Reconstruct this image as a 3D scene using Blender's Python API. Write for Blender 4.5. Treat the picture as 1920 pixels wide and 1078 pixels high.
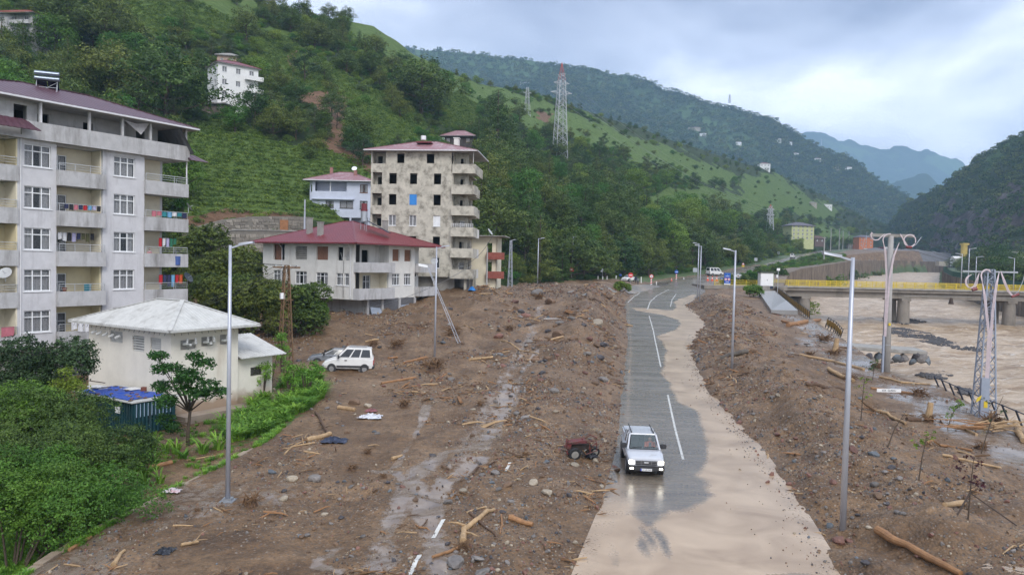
import bpy,bmesh,math,random
import numpy as np
from mathutils import Vector,Matrix,Euler
from mathutils.bvhtree import BVHTree
R=math.radians
sc=bpy.context.scene
for o in list(bpy.data.objects):bpy.data.objects.remove(o,do_unlink=True)
C=sc.collection
random.seed(7);np.random.seed(7)
# camera
CAMH,FPX=10.2,1400.0
PITCH,ROLL=math.atan(47/1400.0),R(1.3)
cam_d=bpy.data.cameras.new('camera');cam=bpy.data.objects.new('camera',cam_d);C.objects.link(cam)
cam_d.sensor_width=36;cam_d.lens=36*FPX/1920;cam_d.clip_end=30000;cam_d.clip_start=0.1
_cp,_sp,_cr,_sr=math.cos(PITCH),math.sin(PITCH),math.cos(ROLL),math.sin(ROLL)
FWD=Vector((0,_cp,-_sp));R0=Vector((1,0,0));U0=Vector((0,_sp,_cp))
RT=R0*_cr+U0*_sr;UP=-R0*_sr+U0*_cr
cam.matrix_world=Matrix(((RT.x,UP.x,-FWD.x,0),(RT.y,UP.y,-FWD.y,0),(RT.z,UP.z,-FWD.z,CAMH),(0,0,0,1)))
sc.camera=cam
# world: Nishita sky under a broken overcast
SUN_EL,SUN_ROT=R(42),R(160)
w=bpy.data.worlds.new('World');sc.world=w;w.use_nodes=True
nt=w.node_tree;nt.nodes.clear()
def N(nt,t,**k):
 n=nt.nodes.new(t)
 for a,b in k.items():setattr(n,a,b)
 return n
_out=N(nt,'ShaderNodeOutputWorld');_mix=N(nt,'ShaderNodeMixShader')
_b1=N(nt,'ShaderNodeBackground');_b2=N(nt,'ShaderNodeBackground')
_sky=N(nt,'ShaderNodeTexSky',sky_type='NISHITA',sun_disc=False,sun_elevation=SUN_EL,sun_rotation=SUN_ROT)
nt.links.new(_sky.outputs[0],_b1.inputs[0]);_b1.inputs[1].default_value=0.12
_tc=N(nt,'ShaderNodeTexCoord');_sep=N(nt,'ShaderNodeSeparateXYZ');nt.links.new(_tc.outputs['Generated'],_sep.inputs[0])
_zc=N(nt,'ShaderNodeMath',operation='MAXIMUM');nt.links.new(_sep.outputs[2],_zc.inputs[0]);_zc.inputs[1].default_value=0.0
_za=N(nt,'ShaderNodeMath',operation='ADD');nt.links.new(_zc.outputs[0],_za.inputs[0]);_za.inputs[1].default_value=0.16
_dx=N(nt,'ShaderNodeMath',operation='DIVIDE');_dy=N(nt,'ShaderNodeMath',operation='DIVIDE')
for d,i in((_dx,0),(_dy,1)):nt.links.new(_sep.outputs[i],d.inputs[0]);nt.links.new(_za.outputs[0],d.inputs[1])
_cmb=N(nt,'ShaderNodeCombineXYZ');nt.links.new(_dx.outputs[0],_cmb.inputs[0]);nt.links.new(_dy.outputs[0],_cmb.inputs[1])
_n1=N(nt,'ShaderNodeTexNoise');_n1.inputs['Scale'].default_value=0.75;_n1.inputs['Detail'].default_value=6;_n1.inputs['Roughness'].default_value=0.48;_n1.inputs['Distortion'].default_value=0.3
_mp=N(nt,'ShaderNodeMapping');_mp.inputs['Location'].default_value=(7.2,8.6,0);nt.links.new(_cmb.outputs[0],_mp.inputs[0]);nt.links.new(_mp.outputs[0],_n1.inputs['Vector'])
_rp=N(nt,'ShaderNodeValToRGB');nt.links.new(_n1.outputs[0],_rp.inputs[0])
_e=_rp.color_ramp.elements;_e[0].position=0.40;_e[0].color=(0.17,0.19,0.265,1);_e[1].position=0.60;_e[1].color=(0.70,0.72,0.77,1)
_m=_rp.color_ramp.elements.new(0.5);_m.color=(0.35,0.38,0.47,1)
_rb=N(nt,'ShaderNodeValToRGB');nt.links.new(_sep.outputs[2],_rb.inputs[0])
_e=_rb.color_ramp.elements;_e[0].position=0.02;_e[0].color=(1,1,1,1);_e[1].position=0.26;_e[1].color=(0,0,0,1)
_mc=N(nt,'ShaderNodeMix',data_type='RGBA');nt.links.new(_rb.outputs[0],_mc.inputs[0]);nt.links.new(_rp.outputs[0],_mc.inputs[6]);_mc.inputs[7].default_value=(0.68,0.70,0.75,1)
nt.links.new(_mc.outputs[2],_b2.inputs[0]);_b2.inputs[1].default_value=2.0
nt.links.new(_b1.outputs[0],_mix.inputs[1]);nt.links.new(_b2.outputs[0],_mix.inputs[2]);_mix.inputs[0].default_value=0.93
nt.links.new(_mix.outputs[0],_out.inputs[0])
sun_d=bpy.data.lights.new('sun','SUN');sun=bpy.data.objects.new('sun',sun_d);C.objects.link(sun)
sun_d.energy=1.5;sun_d.angle=R(25);sun_d.color=(1,0.97,0.92)
sun.rotation_euler=Vector((-math.sin(SUN_ROT)*math.cos(SUN_EL),-math.cos(SUN_ROT)*math.cos(SUN_EL),-math.sin(SUN_EL))).to_track_quat('-Z','Y').to_euler()
sc.view_settings.view_transform='Standard';sc.view_settings.look='None'
sc.view_settings.gamma=1;sc.view_settings.use_curve_mapping=False
sc.view_settings.exposure=0.35
cy=sc.cycles;cy.max_bounces=5;cy.diffuse_bounces=2;cy.glossy_bounces=2;cy.transmission_bounces=3;cy.transparent_max_bounces=6;cy.volume_bounces=1
cy.use_denoising=True;cy.caustics_reflective=False;cy.caustics_refractive=False
# placing helpers
def ray(px,py):
 return FWD+RT*((px-960)/FPX)+UP*((539-py)/FPX)
def P(px,py,D):
 d=ray(px,py);t=D/d.y
 return Vector((d.x*t,D,CAMH+d.z*t))
def onz(px,py,z):
 d=ray(px,py);t=(z-CAMH)/d.z
 return Vector((d.x*t,d.y*t,z))
def proj(x,y,z):
 q=Vector((x,y,z-CAMH));ww=q.dot(FWD)
 return 960+FPX*q.dot(RT)/ww,539-FPX*q.dot(UP)/ww
def proj_np(V):
 q=V-np.array([0,0,CAMH]);w_=q@np.array(FWD)
 w_=np.where(w_<1,1,w_)
 return 960+FPX*(q@np.array(RT))/w_,539-FPX*(q@np.array(UP))/w_
# numpy noise
def _h(i,j,s):
 n=(i*374761393+j*668265263+s*2147483647)&0xffffffff
 n=((n^(n>>13))*1274126177)&0xffffffff
 return((n^(n>>16))&0xffffff)/16777215.0
def vnoise(x,y,s=0):
 x=np.asarray(x,float);y=np.asarray(y,float)
 i=np.floor(x).astype(np.int64);j=np.floor(y).astype(np.int64)
 fx=x-i;fy=y-j;fx=fx*fx*(3-2*fx);fy=fy*fy*(3-2*fy)
 a=_h(i,j,s);b=_h(i+1,j,s);c=_h(i,j+1,s);d=_h(i+1,j+1,s)
 return(a+(b-a)*fx)*(1-fy)+(c+(d-c)*fx)*fy-0.5
def fbm(x,y,sc_=1.0,o=4,s=0,g=0.5):
 v=0;a=1.0
 for k in range(o):
  v=v+a*vnoise(np.asarray(x)*sc_+17.3*k,np.asarray(y)*sc_-9.1*k,s+k);sc_*=2.03;a*=g
 return v
def sstep(a,b,x):
 t=np.clip((np.asarray(x,float)-a)/(b-a),0,1);return t*t*(3-2*t)
def inpoly(px,py,poly):
 px=np.asarray(px,float);py=np.asarray(py,float);ins=np.zeros(px.shape,bool);n=len(poly)
 for i in range(n):
  x1,y1=poly[i];x2,y2=poly[(i+1)%n]
  if y1==y2:continue
  ins^=((y1>py)!=(y2>py))&(px<(x2-x1)*(py-y1)/(y2-y1)+x1)
 return ins
def segdist(x,y,pts):
 d=np.full(np.shape(x),1e9)
 for(a,b)in zip(pts[:-1],pts[1:]):
  ax,ay,bx,by=a[0],a[1],b[0],b[1];L=(bx-ax)**2+(by-ay)**2+1e-9
  t=np.clip(((x-ax)*(bx-ax)+(y-ay)*(by-ay))/L,0,1)
  d=np.minimum(d,np.hypot(x-ax-t*(bx-ax),y-ay-t*(by-ay)))
 return d
# materials
MATS={}
def mat(name,col,rough=0.8,var=0.15,scale=1.0,metal=0.0,bump=0.0,bscale=20.0,dirt=None,dirt_scale=0.5,dirt_amt=0.5,emit=None,spec=0.5,coord='Object',streak=False,alpha=None,objvar=0.0,trans=0.0):
 """principled material: base colour broken by fine noise, optional second 'dirt' colour in large stains, optional bump"""
 if name in MATS:return MATS[name]
 m=bpy.data.materials.new(name);m.use_nodes=True;t=m.node_tree;b=t.nodes['Principled BSDF'];MATS[name]=m
 L=t.links.new
 b.inputs['Roughness'].default_value=rough;b.inputs['Metallic'].default_value=metal;b.inputs['Specular IOR Level'].default_value=spec
 tc=N(t,'ShaderNodeTexCoord')
 n=N(t,'ShaderNodeTexNoise');n.inputs['Scale'].default_value=scale;n.inputs['Detail'].default_value=6;n.inputs['Roughness'].default_value=0.65
 L(tc.outputs[coord],n.inputs['Vector'])
 mr=N(t,'ShaderNodeMapRange');L(n.outputs[0],mr.inputs[0]);mr.inputs[1].default_value=0.3;mr.inputs[2].default_value=0.7;mr.inputs[3].default_value=1-var;mr.inputs[4].default_value=1+var
 src=mr.outputs[0]
 if objvar:
  oi=N(t,'ShaderNodeObjectInfo');m2=N(t,'ShaderNodeMapRange');L(oi.outputs['Random'],m2.inputs[0]);m2.inputs[3].default_value=1-objvar;m2.inputs[4].default_value=1+objvar
  mm=N(t,'ShaderNodeMath',operation='MULTIPLY');L(src,mm.inputs[0]);L(m2.outputs[0],mm.inputs[1]);src=mm.outputs[0]
 mx=N(t,'ShaderNodeVectorMath',operation='SCALE');mx.inputs[0].default_value=col[:3];L(src,mx.inputs['Scale'])
 cs=mx.outputs[0]
 if dirt is not None:
  n2=N(t,'ShaderNodeTexNoise');n2.inputs['Scale'].default_value=dirt_scale;n2.inputs['Detail'].default_value=8;n2.inputs['Roughness'].default_value=0.7
  if streak:
   mp=N(t,'ShaderNodeMapping');mp.inputs['Scale'].default_value=(1,1,0.18);L(tc.outputs[coord],mp.inputs[0]);L(mp.outputs[0],n2.inputs['Vector'])
  else:L(tc.outputs[coord],n2.inputs['Vector'])
  r2=N(t,'ShaderNodeMapRange');L(n2.outputs[0],r2.inputs[0]);r2.inputs[1].default_value=0.66-dirt_amt*0.3;r2.inputs[2].default_value=0.80-dirt_amt*0.2;r2.inputs[3].default_value=0;r2.inputs[4].default_value=min(1,0.4+dirt_amt)
  mxc=N(t,'ShaderNodeMix',data_type='RGBA');L(r2.outputs[0],mxc.inputs[0]);L(cs,mxc.inputs[6]);mxc.inputs[7].default_value=(*dirt[:3],1);cs=mxc.outputs[2]
 L(cs,b.inputs['Base Color'])
 if bump:
  bn=N(t,'ShaderNodeTexNoise');bn.inputs['Scale'].default_value=bscale;bn.inputs['Detail'].default_value=5;L(tc.outputs[coord],bn.inputs['Vector'])
  bp=N(t,'ShaderNodeBump');bp.inputs['Strength'].default_value=bump;bp.inputs['Distance'].default_value=0.05;L(bn.outputs[0],bp.inputs['Height']);L(bp.outputs[0],b.inputs['Normal'])
 if emit:b.inputs['Emission Color'].default_value=(*emit[:3],1);b.inputs['Emission Strength'].default_value=emit[3]
 if alpha is not None:b.inputs['Alpha'].default_value=alpha
 if trans:b.inputs['Transmission Weight'].default_value=trans
 return m
# objects
def tag(o,label=None,cat=None,group=None,kind=None):
 if label:o['label']=label
 if cat:o['category']=cat
 if group:o['group']=group
 if kind:o['kind']=kind
 return o
def empty(name,loc=(0,0,0),rz=0,label=None,cat=None,group=None):
 o=bpy.data.objects.new(name,None);C.objects.link(o);o.location=loc;o.rotation_euler=(0,0,rz);o.empty_display_size=0.3
 return tag(o,label,cat,group)
def link(me,name,parent=None,loc=None,rot=None):
 o=bpy.data.objects.new(name,me);C.objects.link(o)
 if parent is not None:o.parent=parent
 if loc is not None:o.location=loc
 if rot is not None:o.rotation_euler=rot
 return o
def np_mesh(name,V,F,m=None,smooth=False,col=None,attrs=None):
 """V (n,3), F (k,3|4) arrays -> mesh"""
 me=bpy.data.meshes.new(name);V=np.asarray(V,np.float32);F=np.asarray(F,np.int32);k,q=F.shape
 me.vertices.add(len(V));me.vertices.foreach_set('co',V.ravel())
 me.loops.add(k*q);me.loops.foreach_set('vertex_index',F.ravel())
 me.polygons.add(k);me.polygons.foreach_set('loop_start',np.arange(k,dtype=np.int32)*q)
 me.polygons.foreach_set('loop_total',np.full(k,q,np.int32))
 if smooth:me.polygons.foreach_set('use_smooth',np.ones(k,bool))
 me.update(calc_edges=True)
 if col is not None:
  a=me.color_attributes.new('Col','FLOAT_COLOR','POINT');c=np.ones((len(V),4),np.float32);c[:,:col.shape[1]]=col;a.data.foreach_set('color',c.ravel())
 if m:me.materials.append(m)
 return me
class MB:
 """collects shapes; build() links them as ONE mesh object"""
 def __init__(s):s.v=[];s.f=[]
 def add(s,vs,fs):
  n=len(s.v);s.v+=[tuple(v)for v in vs];s.f+=[tuple(i+n for i in f)for f in fs];return s
 def box(s,x0,x1,y0,y1,z0,z1):
  return s.add([(x0,y0,z0),(x1,y0,z0),(x1,y1,z0),(x0,y1,z0),(x0,y0,z1),(x1,y0,z1),(x1,y1,z1),(x0,y1,z1)],[(0,3,2,1),(4,5,6,7),(0,1,5,4),(1,2,6,5),(2,3,7,6),(3,0,4,7)])
 def hexa(s,p):
  return s.add(p,[(0,3,2,1),(4,5,6,7),(0,1,5,4),(1,2,6,5),(2,3,7,6),(3,0,4,7)])
 def bar(s,a,b,w_,h=None,up=(0,0,1)):
  a=Vector(a);b=Vector(b);h=h or w_;d=(b-a).normalized();u=Vector(up)
  if abs(d.dot(u))>0.98:u=Vector((1,0,0))
  x=d.cross(u).normalized()*w_/2;y=x.cross(d).normalized()*h/2
  return s.hexa([a-x-y,a+x-y,a+x+y,a-x+y,b-x-y,b+x-y,b+x+y,b-x+y])
 def tube(s,pts,r,n=8,cap=True):
  pts=[Vector(p)for p in pts];rs=r if isinstance(r,(list,tuple))else[r]*len(pts);base=len(s.v);prev=None
  for i,p in enumerate(pts):
   d=(pts[min(i+1,len(pts)-1)]-pts[max(i-1,0)]).normalized()
   if prev is None:
    u=d.orthogonal().normalized()
   else:
    u=(prev-d*prev.dot(d)).normalized()
   prev=u;v=d.cross(u)
   for k in range(n):
    a=2*math.pi*k/n;s.v.append(tuple(p+(u*math.cos(a)+v*math.sin(a))*rs[i]))
  for i in range(len(pts)-1):
   for k in range(n):
    a=base+i*n+k;b=base+i*n+(k+1)%n;s.f.append((a,b,b+n,a+n))
  if cap:
   s.f.append(tuple(base+k for k in reversed(range(n))));s.f.append(tuple(base+(len(pts)-1)*n+k for k in range(n)))
  return s
 def cyl(s,c,r,h,n=12,r2=None):
  return s.tube([c,(c[0],c[1],c[2]+h)],[r,r if r2 is None else r2],n)
 def prism(s,poly,z0,z1):
  n=len(poly);return s.add([(x,y,z0)for x,y in poly]+[(x,y,z1)for x,y in poly],[tuple(reversed(range(n))),tuple(range(n,2*n))]+[(i,(i+1)%n,n+(i+1)%n,n+i)for i in range(n)])
 def prof(s,poly,x0,x1):
  """polygon in (y,z) extruded along x"""
  n=len(poly);return s.add([(x0,y,z)for y,z in poly]+[(x1,y,z)for y,z in poly],[tuple(range(n)),tuple(reversed(range(n,2*n)))]+[(i,n+i,n+(i+1)%n,(i+1)%n)for i in range(n)])
 def profy(s,poly,y0,y1):
  """polygon in (x,z) extruded along y"""
  n=len(poly);return s.add([(x,y0,z)for x,z in poly]+[(x,y1,z)for x,z in poly],[tuple(range(n)),tuple(reversed(range(n,2*n)))]+[(i,n+i,n+(i+1)%n,(i+1)%n)for i in range(n)])
 def build(s,name,m=None,parent=None,loc=None,rot=None,smooth=False,bevel=0):
  me=bpy.data.meshes.new(name);me.from_pydata(s.v,[],s.f)
  if bevel:
   bm=bmesh.new();bm.from_mesh(me);bmesh.ops.recalc_face_normals(bm,faces=bm.faces)
   es=[e for e in bm.edges if len(e.link_faces)==2 and e.calc_face_angle(0)>0.5]
   bmesh.ops.bevel(bm,geom=es,offset=bevel,segments=2,affect='EDGES',clamp_overlap=True);bm.to_mesh(me);bm.free()
  else:
   bm=bmesh.new();bm.from_mesh(me);bmesh.ops.recalc_face_normals(bm,faces=bm.faces);bm.to_mesh(me);bm.free()
  if smooth:me.polygons.foreach_set('use_smooth',[True]*len(me.polygons))
  me.update()
  if m:me.materials.append(m)
  return link(me,name,parent,loc,rot)
def copy_tree(o,parent=None,loc=None,rot=None,scale=None):
 c=o.copy();C.objects.link(c)
 if parent is not None:c.parent=parent
 if loc is not None:c.location=loc
 if rot is not None:c.rotation_euler=rot
 if scale is not None:c.scale=scale
 for ch in CHILD.get(o.name,[]):copy_tree(ch,c)
 return c
class _Child:
 """children of an object (the list is walked once per proto)"""
 def get(s,name,d):return[o for o in bpy.data.objects[name].children]
CHILD=_Child()
def scatter(name,pts,scl,rot,idx,meshes,label=None,cat=None,loc=None,kind='stuff',rot3=None):
 """one object whose geometry nodes put mesh variants on points"""
 pts=np.asarray(pts,np.float32);n=len(pts)
 me=bpy.data.meshes.new(name+'_points');me.vertices.add(n);me.vertices.foreach_set('co',pts.ravel());me.update()
 a=me.attributes.new('scl','FLOAT_VECTOR','POINT');sv=np.asarray(scl,np.float32)
 if sv.ndim==1:sv=np.repeat(sv[:,None],3,1)
 a.data.foreach_set('vector',sv.astype(np.float32).ravel())
 a=me.attributes.new('rot','FLOAT_VECTOR','POINT')
 rv=np.zeros((n,3),np.float32)
 if rot3 is not None:rv[:]=rot3
 else:rv[:,2]=rot
 a.data.foreach_set('vector',rv.ravel())
 a=me.attributes.new('idx','INT','POINT');a.data.foreach_set('value',np.asarray(idx,np.int32))
 o=bpy.data.objects.new(name,me);C.objects.link(o);tag(o,label,cat,None,kind)
 g=bpy.data.node_groups.new(name+'_nodes','GeometryNodeTree')
 g.interface.new_socket('Geometry',in_out='INPUT',socket_type='NodeSocketGeometry');g.interface.new_socket('Geometry',in_out='OUTPUT',socket_type='NodeSocketGeometry')
 gi=N(g,'NodeGroupInput');go=N(g,'NodeGroupOutput');ip=N(g,'GeometryNodeInstanceOnPoints');jn=N(g,'GeometryNodeJoinGeometry')
 for me_v in reversed(meshes):
  so=bpy.data.objects.new(me_v.name+'_source',me_v)
  oi=N(g,'GeometryNodeObjectInfo');oi.inputs['Object'].default_value=so;oi.inputs['As Instance'].default_value=False
  gt=N(g,'GeometryNodeGeometryToInstance');g.links.new(oi.outputs['Geometry'],gt.inputs[0]);g.links.new(gt.outputs[0],jn.inputs[0])
 for nm,typ,sock in(('scl','FLOAT_VECTOR','Scale'),('rot','FLOAT_VECTOR','Rotation'),('idx','INT','Instance Index')):
  na=N(g,'GeometryNodeInputNamedAttribute',data_type=typ);na.inputs[0].default_value=nm
  out=[s_ for s_ in na.outputs if s_.enabled and s_.name=='Attribute'][0]
  g.links.new(out,ip.inputs[sock])
 ip.inputs['Pick Instance'].default_value=True
 g.links.new(gi.outputs[0],ip.inputs['Points']);g.links.new(jn.outputs[0],ip.inputs['Instance']);g.links.new(ip.outputs[0],go.inputs[0])
 md=o.modifiers.new('scatter','NODES');md.node_group=g
 return o
# valley floor
YR=[0,45,60,93,120,140,172,200,230,270,300,360,480,650,900]
ZR=[0,0,.2,.9,2.2,3.3,5.2,6.5,7.6,10.3,11.6,15.6,21.5,28.5,36]
YG=[0,45,60,74,88,107,135,172,200,230,270,300,360,480,650,900]
ZG=[0,.1,.8,1.9,3.3,5.0,5.6,6.3,6.9,7.8,10.4,11.7,15.7,21.6,28.6,36]
def edge(pts,pre,post=()):
 a=list(pre)+[tuple(p)[:2]for p in pts]+list(post);return np.array([q[0]for q in a]),np.array([q[1]for q in a])
EL=edge([onz(1105,1078,0),onz(1150,950,0),onz(1172,860,0),onz(1178,750,.1),onz(1183,640,.9),onz(1178,590,2),onz(1176,566,3.2),P(1212,545,180),P(1262,529,205),P(1330,515,232),P(1415,498,282),P(1480,482.5,360),P(1528,471,480),P(1560,464,650)],[(0.5,8),(1.7,17)],[(400,900)])
ER=edge([onz(1550,1078,0),onz(1450,900,0),onz(1400,830,0),onz(1320,740,.1),onz(1283,650,.8),onz(1318,605,1.8),onz(1282,574,3),P(1322,543,170),P(1352,522,205),P(1392,513,235),P(1438,501.5,285),P(1500,487,360),P(1550,474,480),P(1578,464.5,650)],[(6,8),(8.5,17)],[(412,900)])
EB=edge([onz(1920,815,.2),onz(1760,725,.6),onz(1680,703,1),onz(1600,650,1.2),onz(1525,602,2.5),onz(1480,565,4),onz(1468,545,5),P(1478,520,205),P(1500,520,240),P(1600,520,400),P(1690,512,560),P(1800,512,680)],[(27,8),(30,36)],[(420,1000)])
EC=(np.array([108,112,120,131,136,167,190,348,420,560]),np.array([8,60,100,171,196,284,330,600,690,900]))
def xat(E_,y):return np.interp(y,E_[1],E_[0])
YW=[0,75,177,240,300,400,560,680,1000];ZW=[-3.2,-2.9,-1.9,-0.3,2.6,6.2,9.6,10.0,14]
def zwater(y):return np.interp(y,YW,ZW)
def XSW(y):return np.interp(y,[0,23.2,30.9,40.7,48.4,60,75],[-16,-14.9,-14.5,-13.0,-13.5,-24,-60])
RIVULETS=[[(700,1078),(720,1010),(745,960),(765,915),(800,880),(835,855),(905,850),(935,790),(965,740)],[(765,915),(745,895),(700,880)],[(780,915),(795,980),(830,1078)],[(745,960),(735,1000),(725,1078)],[(900,870),(860,890),(820,930),(805,1000)],[(640,1078),(590,1060),(620,1035),(640,1025)],[(740,880),(760,850),(790,800),(800,770)],[(960,745),(985,720),(1005,700)],[(930,830),(940,800),(960,770)]]
RIV_W=[[onz(px,py,0)for px,py in l]for l in RIVULETS]
RIV_A=[.75,.35,.75,.6,.6,.35,.3,.4,.25]
def gz(x,y,fine=True):
 """height of the ground (road bed, debris, banks) at x, y; also used to stand things on it"""
 x=np.asarray(x,float);y=np.asarray(y,float)
 zr=np.interp(y,YR,ZR);zg=np.interp(y,YG,ZG);xl=xat(EL,y);xr=xat(ER,y);xb=xat(EB,y);xc=xat(EC,y)
 dl=xl-x;dr=x-xr
 big=fbm(x,y,.18,3,5)
 al=np.interp(y,[0,30,42,55,70,88,110,128,150],[.12,.18,.3,.7,1.25,1.3,1.35,1.0,.2])
 zL=zr+(zg-zr)*sstep(0,6.5,dl)+al*np.exp(-((dl-5.2)/3.2)**2)*(1+1.1*big)*sstep(0,2.0,dl)
 hill2=1.25*np.exp(-((x-(-3.5))/6.5)**2-((y-98)/17)**2)+.5*np.exp(-((x+9)/6)**2-((y-108)/9)**2)
 zL=zL+hill2*sstep(1,5,dl)
 amp=np.interp(y,[0,35,60,90,130,170,220],[.22,.3,.42,.6,.7,.4,.1])*(sstep(0,2,dl))*(1-.75*sstep(11,17,dl)*(y<60))
 if fine is not None:zL=zL+amp*(fbm(x,y,.45,5 if fine else 3,11,.55)+.5*np.abs(fbm(x,y,.22,3,19)))*1.15
 xs=XSW(y);drop=sstep(0.0,1.3,xs-x);yard=sstep(0,2,y-8)
 zL=zL-drop*yard*np.interp(y,[0,30,42,50,60],[1.3,1.1,.5,.35,0.1])
 ar=np.interp(y,[0,24,35,48,62,80,100,122,140,165,180],[.25,.35,.95,1.5,1.6,1.5,1.1,1.1,.5,.1,0])
 zgr=np.interp(y,[0,45,60,67,88,111,142,172,200,230,270,300,360,480,650,900],[.1,.3,.6,.95,1.3,2.5,4.0,5.2,6.3,7.8,10.3,11.6,15.6,21.5,28.5,36])
 wdt=np.interp(y,[0,40,60,100,140],[5.5,6,7,7,5])
 zRt=zr+(zgr-zr)*sstep(0,6,dr)+ar*np.exp(-np.clip((dr-5.0)/np.where(dr<5,2.6,wdt*.72),-3,3)**2)*(1+.8*big)*sstep(0,1.6,dr)
 flat=sstep(wdt+3.5,wdt+7,dr)
 if fine is not None:zRt=zRt+(.62*(1-flat)+.09)*sstep(0,1.5,dr)*fbm(x,y,.5,5 if fine else 3,31,.55)*np.where(y>190,.3,1)
 zL=zL-.12*(1-sstep(0,.8,dl));zRt=zRt-.12*(1-sstep(0,.8,dr))
 z=np.where(dl>0,zL,np.where(dr>0,zRt,zr-.10))
 bank=np.where(y>178,sstep(-3.5,-1.6,x-xb),sstep(0,1.2,x-xb));zw=zwater(y)
 z=z*(1-bank)+(zw-2.0)*bank
 fb=sstep(0,.8,x-xc);zfar=np.interp(y,[0,171,230,330,500,700],[4.5,5.2,6.8,10.2,13,15])+.4*fbm(x,y,.05,3,3)
 z=z*(1-fb)+zfar*fb
 near=(y<75)
 if fine and np.any(near):
  dd=np.full(x.shape,9.)
  for l,w_ in zip(RIV_W,RIV_A):dd=np.minimum(dd,np.where(near,segdist(x,y,l)/w_,9.))
  z=z-.05*np.exp(-dd**2)
 return z
def g1(x,y,fine=False):return float(gz(np.array([x]),np.array([y]),fine)[0])
def G(px,py,fine=True):
 """where the sight line through a pixel of the photograph meets the ground"""
 d=ray(px,py);Y=np.concatenate([np.arange(15,120,.25),np.arange(120,700,1.)]);t=Y/d.y
 z=CAMH+d.z*t;g=gz(d.x*t,Y,fine);k=np.argmax(z<=g)
 if z[k]>g[k]:k=len(Y)-1
 y0=Y[max(k-1,0)];y1=Y[k]
 for _ in range(8):
  ym=(y0+y1)/2;tt=ym/d.y
  if CAMH+d.z*tt<=g1(d.x*tt,ym,fine):y1=ym
  else:y0=ym
 tt=y1/d.y;return Vector((d.x*tt,y1,g1(d.x*tt,y1,fine)))
def ground_material():
 m=bpy.data.materials.new('flood_mud');m.use_nodes=True;t=m.node_tree;L=t.links.new;b=t.nodes['Principled BSDF']
 at=N(t,'ShaderNodeAttribute',attribute_name='Col');sp=N(t,'ShaderNodeSeparateColor');L(at.outputs['Color'],sp.inputs[0])
 tc=N(t,'ShaderNodeTexCoord')
 def noise(s,d=6,r=.6,dist=0):
  n=N(t,'ShaderNodeTexNoise');n.inputs['Scale'].default_value=s;n.inputs['Detail'].default_value=d;n.inputs['Roughness'].default_value=r;n.inputs['Distortion'].default_value=dist
  L(tc.outputs['Object'],n.inputs['Vector']);return n
 def ramp(src,stops):
  r=N(t,'ShaderNodeValToRGB');L(src,r.inputs[0]);e=r.color_ramp.elements;e[0].position,e[0].color=stops[0][0],(*stops[0][1],1);e[1].position,e[1].color=stops[-1][0],(*stops[-1][1],1)
  for p_,c_ in stops[1:-1]:q=e.new(p_);q.color=(*c_,1)
  return r
 def mix(f,a,c_):
  x=N(t,'ShaderNodeMix',data_type='RGBA');L(f,x.inputs[0])
  for s_,v in((6,a),(7,c_)):
   if hasattr(v,'is_output')or not isinstance(v,tuple):L(v,x.inputs[s_])
   else:x.inputs[s_].default_value=(*v,1)
  return x.outputs[2]
 n0=noise(.35,5,.6,.4);base=ramp(n0.outputs[0],[(.3,(.095,.051,.022)),(.5,(.165,.098,.048)),(.72,(.25,.162,.092))])
 n1=noise(3.0,8,.75);r1=ramp(n1.outputs[0],[(.35,(.42,.42,.42)),(.5,(1,1,1)),(.66,(1.5,1.47,1.42))])
 mu=N(t,'ShaderNodeMix',data_type='RGBA',blend_type='MULTIPLY');mu.inputs[0].default_value=.8;L(base.outputs[0],mu.inputs[6]);L(r1.outputs[0],mu.inputs[7])
 vo=N(t,'ShaderNodeTexVoronoi');vo.inputs['Scale'].default_value=9;L(tc.outputs['Object'],vo.inputs['Vector'])
 vs=N(t,'ShaderNodeSeparateColor');L(vo.outputs['Color'],vs.inputs[0])
 pc=ramp(vs.outputs[0],[(0,(.05,.035,.025)),(.35,(.12,.075,.045)),(.62,(.10,.09,.085)),(.8,(.22,.16,.11)),(1,(.34,.29,.24))])
 gt=N(t,'ShaderNodeMath',operation='GREATER_THAN');L(vs.outputs[1],gt.inputs[0]);gt.inputs[1].default_value=.45
 lt=N(t,'ShaderNodeMath',operation='LESS_THAN');L(vo.outputs['Distance'],lt.inputs[0]);lt.inputs[1].default_value=.42
 gm=N(t,'ShaderNodeMath',operation='MULTIPLY');L(gt.outputs[0],gm.inputs[0]);L(lt.outputs[0],gm.inputs[1])
 g2=N(t,'ShaderNodeMath',operation='MULTIPLY');L(gm.outputs[0],g2.inputs[0]);L(sp.outputs[0],g2.inputs[1])
 c1=mix(g2.outputs[0],mu.outputs[2],pc.outputs[0])
 ns=noise(1.2,6,.6,.8);silt=ramp(ns.outputs[0],[(.3,(.155,.115,.088)),(.7,(.26,.21,.17))])
 nf=noise(2.0,8,.7,.5);ad=N(t,'ShaderNodeMath',operation='ADD');L(sp.outputs[1],ad.inputs[0]);L(nf.outputs[0],ad.inputs[1])
 mk=N(t,'ShaderNodeMapRange');L(ad.outputs[0],mk.inputs[0]);mk.inputs[1].default_value=.92;mk.inputs[2].default_value=1.06
 c2=mix(mk.outputs[0],c1,silt.outputs[0])
 grs=ramp(noise(6,6,.7).outputs[0],[(.3,(.03,.055,.012)),(.7,(.09,.14,.03))])
 ab=N(t,'ShaderNodeMath',operation='ADD');L(sp.outputs[2],ab.inputs[0]);L(nf.outputs[0],ab.inputs[1])
 mb=N(t,'ShaderNodeMapRange');L(ab.outputs[0],mb.inputs[0]);mb.inputs[1].default_value=.95;mb.inputs[2].default_value=1.1
 c3=mix(mb.outputs[0],c2,grs.outputs[0])
 L(c3,b.inputs['Base Color'])
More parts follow.
